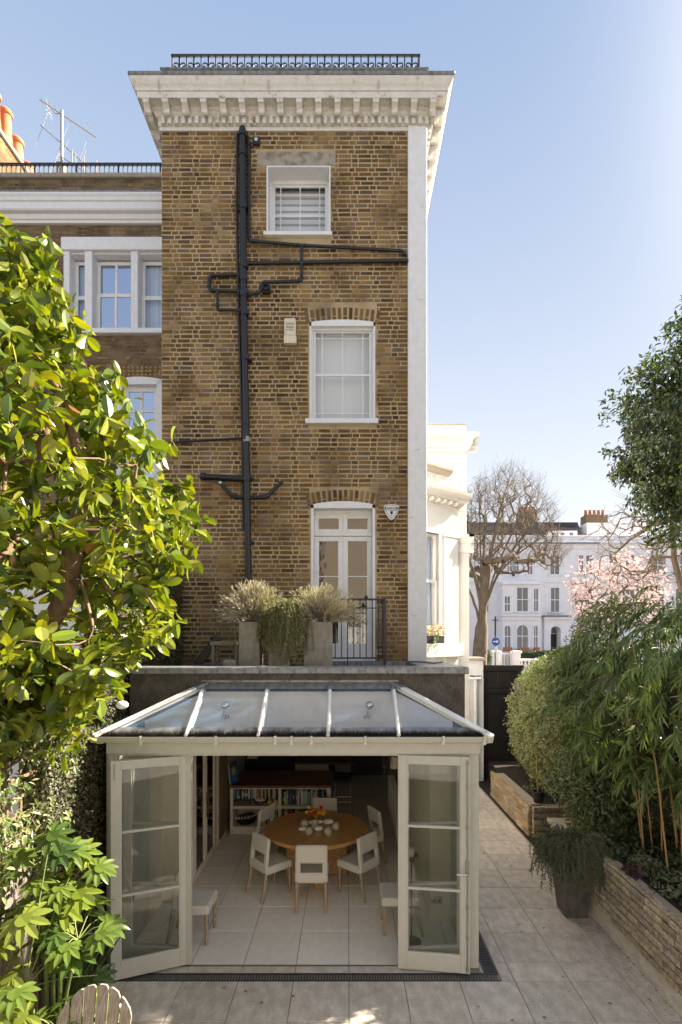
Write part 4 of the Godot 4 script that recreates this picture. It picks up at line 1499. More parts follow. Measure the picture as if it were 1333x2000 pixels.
func dining() -> void:
	var c := Vector2(-0.50, 8.24)
	var t := thing("dining_table", "large round oak dining table with a thick top", "table", V(c.x, 0, c.y))
	var b := B.new()
	b.lathe([Vector2(0, 0.685), Vector2(0.76, 0.685), Vector2(0.79, 0.69), Vector2(0.80, 0.70), Vector2(0.80, 0.745), Vector2(0.797, 0.748), Vector2(0.79, 0.75), Vector2(0, 0.75)], V(c.x, 0, c.y), 64)
	obj("tabletop", b, M.oak, t)
	b = B.new()
	b.t = Transform3D(Basis(Vector3.UP, 0.15), V(c.x, 0, c.y))
	b.box(Vector3(0, 0.345, 0), Vector3(0.14, 0.68, 0.95), 0.01)
	obj("pedestal", b, M.oak, t)
	b = B.new()
	b.t = Transform3D(Basis(Vector3.UP, 0.15), V(c.x, 0, c.y))
	b.box(Vector3(0, 0.343, 0), Vector3(0.95, 0.67, 0.14), 0.01)
	obj("pedestal", b, M.oak, t)
	# chairs: front is -z; turn 0 faces away from the camera
	var p: Node3D = null
	for q in [
		[-0.50, 7.34, 0.0, "front centre cream dining chair, its cut-out back towards the open doors"],
		[-1.14, 7.66, -0.84, "cream dining chair turned in at the front left of the round table"],
		[0.16, 7.68, 0.86, "cream dining chair turned in at the front right of the round table"],
		[0.30, 8.72, 2.0, "cream dining chair half behind the right far edge of the round table"],
		[-1.24, 8.80, -2.05, "cream dining chair half behind the left far edge of the round table"],
		[-0.42, 9.20, 3.1, "cream dining chair on the bookcase side of the round table, only its back top showing"],
		[-1.92, 6.52, -PI / 2, "cream chair against the left wall behind the open left door, seat corner showing"],
		[0.66, 6.72, PI / 2, "cream chair against the right wall partly behind the open right door"]]:
		if p == null: p = chair_proto(q[3], V(q[0], 0.003, q[1]), q[2])
		else: copy(p, V(q[0], 0.003, q[1]), q[2], q[3])
	# on the table: vase of flowers, glass votives, white stones
	var v := thing("flower_vase", "small glass vase of red, orange and yellow flowers on the round table", "vase", V(-0.52, 0.75, 8.22))
	b = B.new()
	b.lathe([Vector2(0, 0), Vector2(0.05, 0), Vector2(0.052, 0.01), Vector2(0.048, 0.13), Vector2(0.044, 0.13), Vector2(0.046, 0.012), Vector2(0, 0.012)], V(-0.52, 0.751, 8.22), 16)
	obj("vase", b, M.wax_glass, v)
	var r := rg(171)
	for i in 22:
		var dir := Vector3(r.randf_range(-1, 1), r.randf_range(0.35, 1.2), r.randf_range(-0.4, 1)).normalized()
		var q := V(-0.52, 0.91, 8.22) + dir * r.randf_range(0.07, 0.15)
		b = B.new()
		b.col = [Color(0.62, 0.03, 0.012), Color(0.75, 0.48, 0.02), Color(0.70, 0.13, 0.012), Color(0.75, 0.55, 0.04)][i % 4]
		for k in 9:
			b.t = facing(q, (dir + rv(r) * 0.7), dir, 1.0)
			b.leaf(0.066, 0.044, 0.3, -0.3, 3, 0.6, 0.6)
		obj("flower", b, M.petal, v)
	b = B.new()
	for i in 14:
		b.col = Color(0.04, 0.09, 0.02)
		b.t = facing(V(-0.52, 0.87, 8.22), Vector3(r.randf_range(-1, 1), 0.5, r.randf_range(-1, 1)), Vector3.UP)
		b.leaf(0.11, 0.03, 0.2, 0.4, 4)
	obj("foliage", b, M.dull_leaf, v, "stuff")
	var n := 0
	for q in [[595, 1606], [604, 1621], [641, 1622], [656, 1611]]:
		var d: float = 2.92 * F / (q[1] - 1250.0 + 6)
		tag_ball("glass_votive", "round frosted glass votive on the table, " + ["farthest left, behind a flat white stone", "left of the middle white stone", "front right of the vase", "rightmost, beside the large white stone"][n], "votive", px(q[0], d), 0.75, d, Vector3(0.062, 0.056, 0.062), M.wax_glass, "frosted votives on the table", true)
		n += 1
	n = 0
	for q in [[592, 1617, 0.07, 0.028], [623, 1617, 0.075, 0.035], [642, 1604, 0.085, 0.04], [609, 1604, 0.05, 0.03], [626, 1603, 0.05, 0.03]]:
		var d: float = 2.93 * F / (q[1] - 1250.0 + 3)
		tag_ball("white_stone", "smooth white stone on the table, " + ["flat one at the far left", "flat one right in front of the vase", "large one right of the vase", "small one left behind the vase", "small one right behind the vase"][n], "stone", px(q[0], d), 0.75, d, Vector3(q[2], q[3], q[2] * 0.7), M.sign_white, "white stones on the table", false)
		n += 1

func tag_ball(called: String, label: String, cat: String, x: float, y: float, d: float, s: Vector3, m: Material, group: String, rim: bool) -> void:
	var b := B.new()
	if rim: b.lathe([Vector2(0, 0), Vector2(0.6, 0.05), Vector2(0.92, 0.5), Vector2(1, 1), Vector2(0.9, 1.55), Vector2(0.62, 1.9), Vector2(0.55, 1.85), Vector2(0.5, 1.7), Vector2(0, 1.6)], V(x, y + 0.001, d), 16, s)
	else: b.ball(V(x, y + s.y * 0.96, d), s, 14, 8)
	tag(obj(called, b, m), label, cat, group)


func kitchen() -> void:
	var r := rg(191)
	# bookcase
	var t := thing("bookcase", "low white bookcase with wide dark wood top behind the dining table", "bookcase", V(-1.3, 0, 10.4))
	var b := B.new()
	b.span(-2.26, -0.31, 0.885, 0.935, -9.91, -11.08, 0.006)
	obj("wooden_top", b, M.dark_oak, t)
	b = B.new()
	b.span(-2.24, -2.185, 0.0, 0.885, -9.93, -10.4)
	b.span(-0.40, -0.335, 0.0, 0.885, -9.93, -10.4)
	b.span(-2.185, -0.40, 0.0, 0.145, -9.945, -10.4)
	b.span(-2.185, -0.40, 0.865, 0.885, -9.93, -10.4)
	b.span(-2.24, -0.335, 0.0, 0.884, -10.4, -11.04)
	obj("carcass", b, M.joinery, t)
	b = B.new(); b.span(-1.325, -1.27, 0.145, 0.865, -9.932, -10.4)
	obj("divider", b, M.joinery, t)
	for q in [[-2.185, -1.325], [-1.27, -0.40]]:
		b = B.new(); b.span(q[0], q[1], 0.485, 0.54, -9.935, -10.4)
		obj("shelf", b, M.joinery, t)
	# books, each a thing
	var cols := {"navy": Color(0.02, 0.03, 0.08), "black": Color(0.015, 0.015, 0.018), "white": Color(0.62, 0.6, 0.55), "grey": Color(0.2, 0.2, 0.21), "brown": Color(0.14, 0.07, 0.035), "red": Color(0.38, 0.03, 0.025), "green": Color(0.12, 0.33, 0.03), "yellow": Color(0.6, 0.4, 0.05), "teal": Color(0.08, 0.34, 0.3), "pale green": Color(0.42, 0.56, 0.46), "orange": Color(0.5, 0.16, 0.03), "blue": Color(0.05, 0.13, 0.33), "pale blue": Color(0.3, 0.42, 0.52), "cream": Color(0.55, 0.48, 0.34)}
	var rows := [
		["upper left", -2.17, -1.36, 0.545, 10.08, "navy pale+blue navy black white black grey navy white brown teal white white grey orange brown cream black yellow black white black red white black"],
		["upper right", -1.25, -0.43, 0.545, 9.99, "black white green yellow navy blue black navy black grey white navy white cream pale+green pale+green teal pale+blue blue white orange grey white red black navy blue brown"],
		["lower left", -1.72, -1.35, 0.15, 10.02, "white black white white brown cream red white yellow black cream"],
		["lower right", -1.25, -0.44, 0.15, 10.0, "brown cream white red orange black white cream green white navy grey white brown red cream black white"]]
	for row in rows:
		var names: PackedStringArray = row[5].split(" ")
		var x: float = row[1]
		var seen := {}
		for nm in names:
			var cn := nm.replace("+", " ")
			var w := (float(row[2]) - float(row[1])) / names.size() * r.randf_range(0.75, 1.2)
			if x + w > row[2] + 0.01: break
			var h := r.randf_range(0.235, 0.295)
			b = B.new()
			var lean := r.randf_range(-0.02, 0.02)
			b.t = Transform3D(Basis(Vector3.BACK, lean), Vector3(x + w / 2, row[3] + h / 2 + 0.002, -float(row[4]) - 0.09))
			b.col = cols[cn] * r.randf_range(0.85, 1.1)
			b.box(Vector3.ZERO, Vector3(w - 0.003, h, 0.16 + r.randf_range(0, 0.02)), 0.003)
			if r.randf() < 0.5:
				b.col = Color(0.6, 0.55, 0.42)
				b.box(Vector3(0, h * r.randf_range(-0.1, 0.25), 0.02), Vector3(w * 0.55, h * 0.22, 0.15), 0.0)
			seen[cn] = seen.get(cn, 0) + 1
			var ords := ["", "second ", "third ", "fourth ", "fifth ", "sixth ", "seventh ", "eighth "]
			tag(obj("book", b, M.paint_vc), "%s%s book from the left on the %s shelf of the white bookcase" % [ords[seen[cn] - 1], cn, row[0]], "book", "books on the white bookcase")
			x += w
	# other things on its shelves
	b = B.new(); b.col = Color(0.06, 0.06, 0.07); b.span(-2.17, -1.86, 0.541, 0.635, -9.95, -10.06, 0.006)
	tag(obj("box_file", b, M.paint_vc), "flat dark grey box lying at the left of the upper left shelf", "box")
	t = thing("shell_bowl", "dark bowl of white shells on the upper left shelf", "bowl", V(-1.69, 0.541, 9.99))
	b = B.new(); b.lathe([Vector2(0, 0), Vector2(0.06, 0), Vector2(0.13, 0.06), Vector2(0.15, 0.10), Vector2(0.14, 0.10), Vector2(0.1, 0.05), Vector2(0, 0.04)], V(-1.69, 0.541, 10.02), 18)
	obj("bowl", b, M.dark_oak, t)
	for i in 8:
		b = B.new(); b.ball(V(-1.69 + r.randf_range(-0.1, 0.1), 0.64, 10.0 + r.randf_range(-0.05, 0.06)), Vector3(0.035, 0.02, 0.03), 8, 5)
		obj("shell", b, M.sign_white, t)
	for k in 2:
		b = B.new(); b.lathe([Vector2(0, 0), Vector2(0.035, 0), Vector2(0.06, 0.04), Vector2(0.058, 0.075), Vector2(0.03, 0.10), Vector2(0.012, 0.12), Vector2(0.012, 0.2), Vector2(0, 0.2)], V([-1.49, -1.385][k], 0.541, 9.99), 14)
		b.col = Color(0.52, 0.40, 0.12)
		for i in b.c.size(): b.c[i] = b.col
		tag(obj("yellow_vase", b, M.paint_vc), "small round yellow vase on the upper left shelf, " + ["beside the shell bowl", "next to the shelf's right end"][k], "vase", "yellow vases on the shelf")
	t = thing("patterned_basket", "black basket with a white key-pattern band lying in the lower left shelf", "basket", V(-1.95, 0.146, 10.0))
	b = B.new()
	b.t = Transform3D(Basis(Vector3.BACK, 0.16), V(-1.96, 0.25, 10.08))
	b.lathe([Vector2(0, -0.09), Vector2(0.14, -0.09), Vector2(0.21, 0.02), Vector2(0.19, 0.07), Vector2(0.1, 0.10), Vector2(0, 0.11)], Vector3.ZERO, 20, Vector3(1, 1, 0.5))
	obj("body", b, M.black_iron, t)
	b = B.new()
	b.t = Transform3D(Basis(Vector3.BACK, 0.16), V(-1.96, 0.25, 10.08))
	for i in 9:
		var a := -1.2 + i * 0.3
		var q := Vector3(sin(a) * 0.208, 0.045, cos(a) * 0.106)
		b.box(q, Vector3(0.03, 0.008, 0.01)); b.box(q + Vector3(0.015, 0.016, -0.002), Vector3(0.008, 0.035, 0.01)); b.box(q + Vector3(0.0, 0.03, -0.003), Vector3(0.024, 0.008, 0.01))
	obj("key_band", b, M.sign_white, t)
	# picture book leaning on the bookcase top
	t = thing("picture_book", "tall blue and yellow picture book standing on the left end of the wooden top", "book", V(-2.2, 0.935, 10.05))
	b = B.new(); b.t = Transform3D(Basis(Vector3.UP, 1.25) * Basis(Vector3.RIGHT, -0.1), V(-2.2, 0.937, 10.12))
	b.col = Color(0.55, 0.5, 0.42); b.span(-0.14, 0.14, 0, 0.40, 0, -0.02)
	obj("pages", b, M.paint_vc, t)
	b = B.new(); b.t = Transform3D(Basis(Vector3.UP, 1.25) * Basis(Vector3.RIGHT, -0.1), V(-2.2, 0.937, 10.12))
	b.col = Color(0.03, 0.12, 0.36); b.span(-0.14, 0.14, 0, 0.40, 0.004, 0.001)
	b.col = Color(0.55, 0.33, 0.03); b.prism(PackedVector2Array([Vector2(-0.05, 0.16), Vector2(0.02, 0.14), Vector2(0.07, 0.22), Vector2(0.03, 0.30), Vector2(-0.06, 0.27)]), 0.003, 0.007)
	b.col = Color(0.06, 0.05, 0.05); b.span(-0.14, 0.14, 0.31, 0.40, 0.003, 0.0065)
	obj("cover", b, M.paint_vc, t)
	# cupboards along the left wall
	t = thing("cupboard", "tall built-in cupboard with two dark glass doors along the left wall", "cupboard", V(-2.45, 0, 8.3))
	b = B.new()
	b.span(-2.62, -2.32, 0.02, 2.45, -7.35, -9.24)
	obj("carcass", b, M.joinery, t)
	for q in [[7.42, 7.82, false], [7.86, 8.45, true], [8.47, 9.06, true]]:
		var xf := Transform3D(Basis(Vector3(0, 0, -1), Vector3.UP, Vector3.RIGHT), V(-2.30, 0.10, q[0]))
		var lf := glazed(t, "cupboard_door", xf, q[1] - q[0], 2.30, 0.075, [], [], M.joinery, M.mirror_glass if q[2] else M.oak, 0.03)
		if q[2]:
			b = B.new()
			var zd: float = q[1] - 0.04 if q[0] < 8 else q[0] + 0.04
			b.rod(V(-2.27, 0.85, zd), V(-2.27, 1.25, zd), 0.008, 8)
			obj("handle", b, M.dark_oak, lf)
	t = thing("cupboard", "tall tan panelled cupboard between the glass cupboard and the bookcase", "cupboard", V(-2.45, 0, 9.7))
	b = B.new()
	b.span(-2.62, -2.31, 0.02, 2.45, -9.28, -9.92)
	obj("carcass", b, M.joinery, t)
	b = B.new(); b.span(-2.306, -2.285, 0.12, 2.40, -9.34, -9.90, 0.004)
	var pd := obj("cupboard_door", b, M.timber, t)
	b = B.new(); b.span(-2.284, -2.262, 0.85, 1.15, -9.44, -9.46, 0.004)
	obj("handle", b, M.dark_oak, pd)
	# kitchen island with sink, tap and stool
	t = thing("kitchen_island", "pale kitchen island with dark worktop at the back of the room", "kitchen island", V(-0.9, 0, 12.8))
	b = B.new(); b.span(-1.27, -0.48, 0, 0.72, -12.6, -13.5, 0.006)
	obj("cabinet", b, M.joinery, t)
	b = B.new(); b.span(-1.32, 0.15, 0.722, 0.77, -12.5, -13.6, 0.006)
	obj("worktop", b, M.dark_oak, t)
	t = thing("kitchen_tap", "small chrome mixer tap on the dark kitchen worktop", "tap", V(-0.7, 0.77, 13.1))
	b = B.new(); b.tube(PackedVector3Array([V(-0.72, 0.771, 13.2), V(-0.72, 0.99, 13.2), V(-0.72, 1.03, 13.15), V(-0.72, 1.03, 13.05), V(-0.72, 0.98, 13.0)]), PackedFloat32Array([0.014]), 8)
	obj("spout", b, M.chrome, t)
	b = B.new(); b.rod(V(-0.80, 0.90, 13.2), V(-0.64, 0.90, 13.2), 0.01, 8)
	obj("lever", b, M.chrome, t)
	t = thing("bar_stool", "bar stool with dark seat and thin chrome legs right of the bookcase", "stool", V(-0.1, 0, 11.2))
	b = B.new(); b.span(-0.30, 0.08, 0.70, 0.745, -11.0, -11.4, 0.015)
	obj("seat", b, M.black_paint, t)
	b = B.new(); b.span(-0.29, 0.07, 0.80, 1.0, -11.39, -11.42, 0.01)
	obj("backrest", b, M.black_paint, t)
	for k in 4:
		b = B.new()
		var sx: float = [-1, 1, -1, 1][k]
		var sz: float = [-1, -1, 1, 1][k]
		b.rod(V(-0.11 + sx * 0.15, 0.71, 11.2 + sz * 0.15), V(-0.11 + sx * 0.21, 0.0, 11.2 + sz * 0.21), 0.011, 8)
		obj("leg", b, M.chrome, t)
	b = B.new()
	b.rod(V(-0.29, 0.28, 11.02), V(0.07, 0.28, 11.02), 0.008, 6); b.rod(V(-0.29, 0.28, 11.38), V(0.07, 0.28, 11.38), 0.008, 6)
	obj("footrest", b, M.chrome, t)
	# stair in the dark behind
	t = thing("staircase", "dark staircase with a white wedge of panelling at the back left of the kitchen", "staircase", V(-2.1, 0, 14))
	b = B.new(); b.prism(PackedVector2Array([Vector2(-2.6, 0), Vector2(-2.6, 2.4), Vector2(-2.2, 2.4), Vector2(-1.35, 0.75), Vector2(-1.35, 0)]), -14.6, -13.2)
	obj("flight", b, M.dark_inside, t)
	b = B.new(); b.prism(PackedVector2Array([Vector2(-2.55, 0.72), Vector2(-2.28, 0.72), Vector2(-2.28, 1.15)]), -13.19, -13.1)
	obj("side_panel", b, M.joinery, t)
	radiator("cream column radiator along the right wall beside the open right door", 0.93, 8.9, 11.3, 0.14, 0.78, M.joinery, 20)
	radiator("dark column radiator far back on the kitchen's right wall", 1.0, 14.2, 15.0, 0.2, 1.0, M.dull_steel, 7)
	t = thing("wall_light", "cream fabric lamp shade on the right wall just left of the open right door", "lamp", V(1.0, 1.45, 9.6))
	b = B.new(); b.lathe([Vector2(0.10, 0), Vector2(0.075, 0.2), Vector2(0.07, 0.2), Vector2(0.095, 0)], V(0.86, 1.38, 9.5), 14)
	obj("shade", b, M.alarm, t)
	b = B.new(); b.rod(V(0.86, 1.40, 9.5), V(1.08, 1.30, 9.5), 0.012, 6)
	obj("arm", b, M.dull_steel, t)
	t = thing("candle_stand", "tall black iron floor stand with a thick cream candle seen through the right door's glass", "candle stand", V(0.78, 0, 6.4))
	b = B.new(); b.rod(V(0.78, 0.01, 6.4), V(0.78, 1.0, 6.4), 0.009, 8)
	b.lathe([Vector2(0, 0), Vector2(0.12, 0), Vector2(0.12, 0.012), Vector2(0, 0.015)], V(0.78, 0.002, 6.4), 16)
	obj("pole", b, M.black_iron, t)
	b = B.new(); b.lathe([Vector2(0, 0), Vector2(0.04, 0.0), Vector2(0.08, 0.04), Vector2(0.085, 0.07), Vector2(0.078, 0.07), Vector2(0, 0.02)], V(0.78, 1.0, 6.4), 16)
	obj("dish", b, M.black_iron, t)
	b = B.new(); b.lathe([Vector2(0, 0), Vector2(0.036, 0), Vector2(0.036, 0.13), Vector2(0, 0.125)], V(0.78, 1.02, 6.4), 14)
	obj("candle", b, M.candle, t)
	t = thing("wall_socket", "dark double wall socket low on the wall behind the right door's glass", "socket", V(1.2, 0.25, 6.89))
	b = B.new(); b.span(1.10, 1.25, 0.22, 0.31, -6.885, -6.9, 0.004)
	obj("plate", b, M.dull_steel, t)
	b = B.new()
	for x in [1.14, 1.21]: b.span(x - 0.02, x + 0.02, 0.24, 0.28, -6.882, -6.886)
	obj("outlet", b, M.black_iron, t)

func radiator(label: String, x: float, d0: float, d1: float, y0: float, y1: float, m: Material, n: int) -> void:
	var t := thing("radiator", label, "radiator", V(x, 0, (d0 + d1) / 2))
	for i in n:
		var b := B.new()
		var d := lerpf(d0, d1, (i + 0.5) / n)
		for k in 3:
			b.rod(V(x - 0.05 + k * 0.05, y0 + 0.06, d), V(x - 0.05 + k * 0.05, y1 - 0.06, d), 0.02, 6)
		b.span(x - 0.075, x + 0.075, y1 - 0.08, y1, -d + 0.045, -d - 0.045, 0.02)
		b.span(x - 0.075, x + 0.075, y0, y0 + 0.08, -d + 0.045, -d - 0.045, 0.02)
		if i == 0 or i == n - 1: b.span(x - 0.03, x + 0.03, 0, y0, -d + 0.02, -d - 0.02)
		obj("column", b, m, t)


func terrace() -> void:
	var r := rg(211)
	# three tall planters and what grows in them
	var k := 0
	for q in [[-1.41, 0.30, "leftmost of the three, lavender mound above it"], [-0.985, 0.30, "middle of the three, half hidden by trailing rosemary"], [-0.43, 0.40, "rightmost of the three, its right side in sun"]]:
		var x: float = q[0]
		var w: float = q[1]
		var t := thing("tall_planter", "tall taupe planter on the terrace, " + String(q[2]), "planter", V(x, 3.10, 7.62), "tall planters on the terrace")
		var b := B.new()
		b.span(x - w / 2, x + w / 2, 3.10, 3.96, -7.45, -7.45 - w, 0.006)
		obj("box", b, M.planter, t)
		b = B.new()
		b.span(x - w / 2 + 0.02, x + w / 2 - 0.02, 3.93, 3.965, -7.47, -7.43 - w)
		obj("soil", b, M.soil, t)
		k += 1
	lavender("lavender_bush", "pale dried lavender mound over the left tall planter", V(-1.36, 3.98, 7.62), Vector3(0.52, 0.50, 0.38), 221)
	lavender("lavender_bush", "pale dried lavender mound over the right tall planter, in front of the railing", V(-0.40, 3.97, 7.66), Vector3(0.60, 0.46, 0.38), 222)
	trailing("rosemary_bush", "green trailing rosemary hanging down over the middle tall planter", V(-0.90, 4.12, 7.55), 0.36, 0.88, 0.42, 223, [Color(0.16, 0.18, 0.06), Color(0.22, 0.23, 0.09), Color(0.28, 0.26, 0.13), Color(0.11, 0.13, 0.05)], 330, 0.24)
	# railing by the french door
	var t := thing("balcony_railing", "black iron railing with upright bars in front of the white french door", "railing", V(0.2, 3.1, 8.3))
	var x0 := -0.62
	var x1 := px(752, 8.3)
	var b := B.new()
	b.span(x0, x1 + 0.02, 4.33, 4.36, -8.28, -8.32, 0.004)
	b.span(x0, x1, 4.20, 4.215, -8.29, -8.31)
	b.span(x0, x1, 3.40, 3.425, -8.285, -8.315)
	b.span(x1 - 0.02, x1 + 0.02, 4.33, 4.36, -8.32, -9.0, 0.004)
	b.span(x1 - 0.008, x1 + 0.008, 3.40, 3.425, -8.32, -9.0)
	obj("rail", b, M.black_iron, t)
	for i in 13:
		b = B.new()
		var x := x1 - i * 0.0985
		var w := 0.02 if i == 0 else 0.008
		b.span(x - w, x + w, 3.1 if i % 6 == 0 else 3.4, 4.34, -8.3 + w, -8.3 - w)
		if i == 3: b.ball(V(x, 4.38, 8.3), Vector3.ONE * 0.03, 8, 6)
		obj("baluster", b, M.black_iron, t)
	for i in 6:
		b = B.new()
		var d := 8.41 + i * 0.1
		b.span(x1 - 0.008, x1 + 0.008, 3.4, 4.34, -d + 0.008, -d - 0.008)
		obj("baluster", b, M.black_iron, t)
	b = B.new()
	b.tube(PackedVector3Array([V(0.95, 3.36, 8.2), V(1.05, 3.375, 7.8), V(1.25, 3.362, 7.6), V(1.42, 3.363, 7.9), V(1.5, 3.36, 8.3)]), PackedFloat32Array([0.009]), 6)
	tag(obj("loose_cable", b, M.black_iron), "thin black cable lying loose on the lead coping at the right", "cable")
	# odds and ends left of the planters
	t = thing("wooden_stool", "small weathered wooden stool on the terrace left of the planters", "stool", V(px(440, 7.9), 3.1, 7.9))
	b = B.new()
	b.span(px(415, 7.9), px(468, 7.9), 3.62, 3.68, -7.75, -8.1, 0.006)
	obj("seat", b, M.weathered, t)
	for q in [[417, 7.78], [461, 7.78], [417, 8.05], [461, 8.05]]:
		b = B.new()
		b.span(px(q[0], 7.9), px(q[0], 7.9) + 0.045, 3.1, 3.62, -q[1], -q[1] - 0.045, 0.004)
		obj("leg", b, M.weathered, t)
	b = B.new()
	b.span(px(438, 7.5), px(464, 7.5), 3.12, 3.42, -7.35, -7.5, 0.03)
	tag(obj("stone_block", b, M.stone_cap), "rough pale stone block on the terrace beside the left planter", "stone")
	b = B.new()
	b.span(px(345, 7.4), px(432, 7.4), 3.10, 3.345, -7.2, -7.7, 0.04)
	tag(obj("folded_cover", b, M.tarp), "dark blue folded cover lying on the terrace edge at the left", "cover")
	b = B.new()
	b.bar(V(px(385, 8), 3.32, 8.0), V(px(426, 8), 3.76, 8.1), 0.06, 0.12, 0.01)
	tag(obj("sloping_post", b, M.black_wood), "black post leaning at a slant on the terrace left of the stool", "post")
	# ivy-covered screen and boundary
	t = thing("ivy_screen", "dense dark small-leaved ivy screen along the left edge of terrace and garden", "hedge", V(-2.95, 0, 7))
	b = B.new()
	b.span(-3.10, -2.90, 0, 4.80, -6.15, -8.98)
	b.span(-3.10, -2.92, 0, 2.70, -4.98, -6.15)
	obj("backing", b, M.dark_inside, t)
	var lf := B.new(); lf.leaf(0.034, 0.03, 0.3, 0.3, 2, 0.7, 0.5)
	var xs := []
	var cs := PackedColorArray()
	for c in [Color(0.075, 0.075, 0.035), Color(0.045, 0.055, 0.022), Color(0.12, 0.105, 0.055), Color(0.03, 0.035, 0.015), Color(0.10, 0.11, 0.04), Color(0.17, 0.15, 0.09)]: cs.append(c)
	for i in 30000:
		var u := r.randf()
		var p := Vector3()
		var n := Vector3.RIGHT
		if u < 0.50: p = V(-2.90 + r.randf() * 0.075, r.randf_range(2.4, 4.85), r.randf_range(6.1, 9.0))
		elif u < 0.60:
			p = V(r.randf_range(-3.1, -2.85), 4.80 + r.randf() * 0.06, r.randf_range(6.1, 9.0)); n = Vector3.UP
		elif u < 0.66:
			p = V(r.randf_range(-3.1, -2.85), r.randf_range(2.6, 4.85), 6.12 - r.randf() * 0.06); n = Vector3.BACK
		elif u < 0.94: p = V(-2.92 + r.randf() * 0.09, r.randf_range(0.4, 2.74), r.randf_range(4.95, 6.2))
		else:
			p = V(r.randf_range(-3.1, -2.85), r.randf_range(0.6, 2.72), 4.96 - r.randf() * 0.06); n = Vector3.BACK
		var dir := (Vector3.DOWN * 0.5 + rv(r) + n * 0.3)
		xs.append(facing(p, dir, (n + rv(r) * 0.7).normalized(), r.randf_range(0.7, 1.3)))
	scatter("ivy_leaves", lf.mesh(), M.dull_leaf, xs, cs, t)
	t = thing("bulkhead_light", "round white outdoor light by the dark wall left of the glass roof", "light", V(px(240, 6.2), 2.85, 6.2))
	b = B.new(); b.ball(V(px(239, 6.2), py(1377, 6.2), 6.2), Vector3(0.075, 0.05, 0.06), 12, 7)
	obj("globe", b, M.sign_white, t)
	b = B.new(); b.rod(V(px(239, 6.2) - 0.2, py(1377, 6.2), 6.22), V(px(239, 6.2), py(1377, 6.2), 6.22), 0.02, 8)
	obj("bracket", b, M.black_iron, t)


func lavender(called: String, label: String, c: Vector3, s: Vector3, sd: int) -> void:
	var r := rg(sd)
	var t := thing(called, label, "plant", c, "lavender in the tall planters")
	var lf := B.new(); lf.leaf(0.15, 0.011, 0.3, 0.15, 3, 0.6, 0.5)
	var st := B.new()
	var xs := []
	var heads := []
	for i in 620:
		var a := r.randf() * TAU
		var e := r.randf_range(-0.35, 1.5)
		var dir := Vector3(cos(a) * cos(e), sin(e) + 0.25, sin(a) * cos(e)).normalized()
		var len := r.randf_range(0.65, 1.1)
		var tip := c + dir * s * len + Vector3(0, 0.02, 0)
		var base := c + Vector3(dir.x * 0.12, -0.04, dir.z * 0.1)
		var mid := base.lerp(tip, 0.5) + Vector3(0, 0.05, 0)
		st.col = Color(0.22, 0.17, 0.12) * r.randf_range(0.7, 1.2)
		st.tube(PackedVector3Array([base, mid, tip]), PackedFloat32Array([0.0028, 0.0022, 0.0016]), 3, false)
		for k in 7:
			var f := r.randf_range(0.45, 1.0)
			var p := mid.lerp(tip, (f - 0.5) * 2.0) if f > 0.5 else base.lerp(mid, f * 2.0)
			xs.append(facing(p, (tip - mid).normalized() + rv(r) * 0.7 + Vector3.UP * 0.15, rv(r), r.randf_range(0.3, 0.75)))
		heads.append(facing(tip, (tip - mid).normalized() + Vector3.UP * 0.3, rv(r), r.randf_range(0.28, 0.5)))
	obj("stems", st, M.print, t, "stuff")
	scatter("foliage", lf.mesh(), M.dull_leaf, xs, PackedColorArray([Color(0.52, 0.43, 0.33), Color(0.44, 0.38, 0.27), Color(0.60, 0.51, 0.42), Color(0.36, 0.32, 0.22), Color(0.52, 0.45, 0.37)]), t)
	var hd := B.new(); hd.leaf(0.11, 0.028, 0.4, 0.0, 3, 0.7, 0.5)
	scatter("flower_heads", hd.mesh(), M.dull_leaf, heads, PackedColorArray([Color(0.50, 0.41, 0.34), Color(0.40, 0.34, 0.28), Color(0.58, 0.50, 0.42)]), t)


func trailing(called: String, label: String, c: Vector3, spread: float, drop: float, mound: float, sd: int, cols: Array, n: int, deep := 0.2) -> void:
	# rosemary: a mound of sprays, some of which hang far down
	var r := rg(sd)
	var t := thing(called, label, "plant", c)
	var st := B.new()
	var nd := B.new(); nd.leaf(0.040, 0.0075, 0.2, 0.1, 2, 0.5, 0.5)
	var xs := []
	for i in n:
		var a := r.randf() * TAU
		var o := Vector3(cos(a) * spread * r.randf_range(0.2, 1.0), r.randf_range(-0.1, 0.12), sin(a) * deep)
		var front := r.randf() < 0.55
		var p := c + Vector3(o.x * 0.6, o.y, o.z * 0.6)
		var v := Vector3(o.x * 0.9, r.randf_range(0.15, 0.6), (r.randf_range(0.2, 0.7) if front else o.z)) * mound * 0.25
		var pts := PackedVector3Array([p])
		var len := r.randf_range(0.25, 0.6) if r.randf() < 0.6 else r.randf_range(0.55, 1.0) * drop
		var step := 0.045
		for k in int(len / step):
			v = (v + Vector3(r.randf_range(-0.01, 0.01), -0.022, r.randf_range(-0.008, 0.008))).limit_length(step)
			v = v.normalized() * step
			p += v
			pts.append(p)
		st.col = Color(0.13, 0.10, 0.05)
		st.tube(pts, PackedFloat32Array([0.003]), 3, false)
		for k in range(1, pts.size()):
			for m in 8:
				var q := pts[k - 1].lerp(pts[k], r.randf())
				xs.append(facing(q, rv(r) + (pts[k] - pts[k - 1]).normalized() * 0.6, rv(r), r.randf_range(0.7, 1.3)))
	obj("stems", st, M.print, t, "stuff")
	scatter("needles", nd.mesh(), M.dull_leaf, xs, PackedColorArray(cols), t)


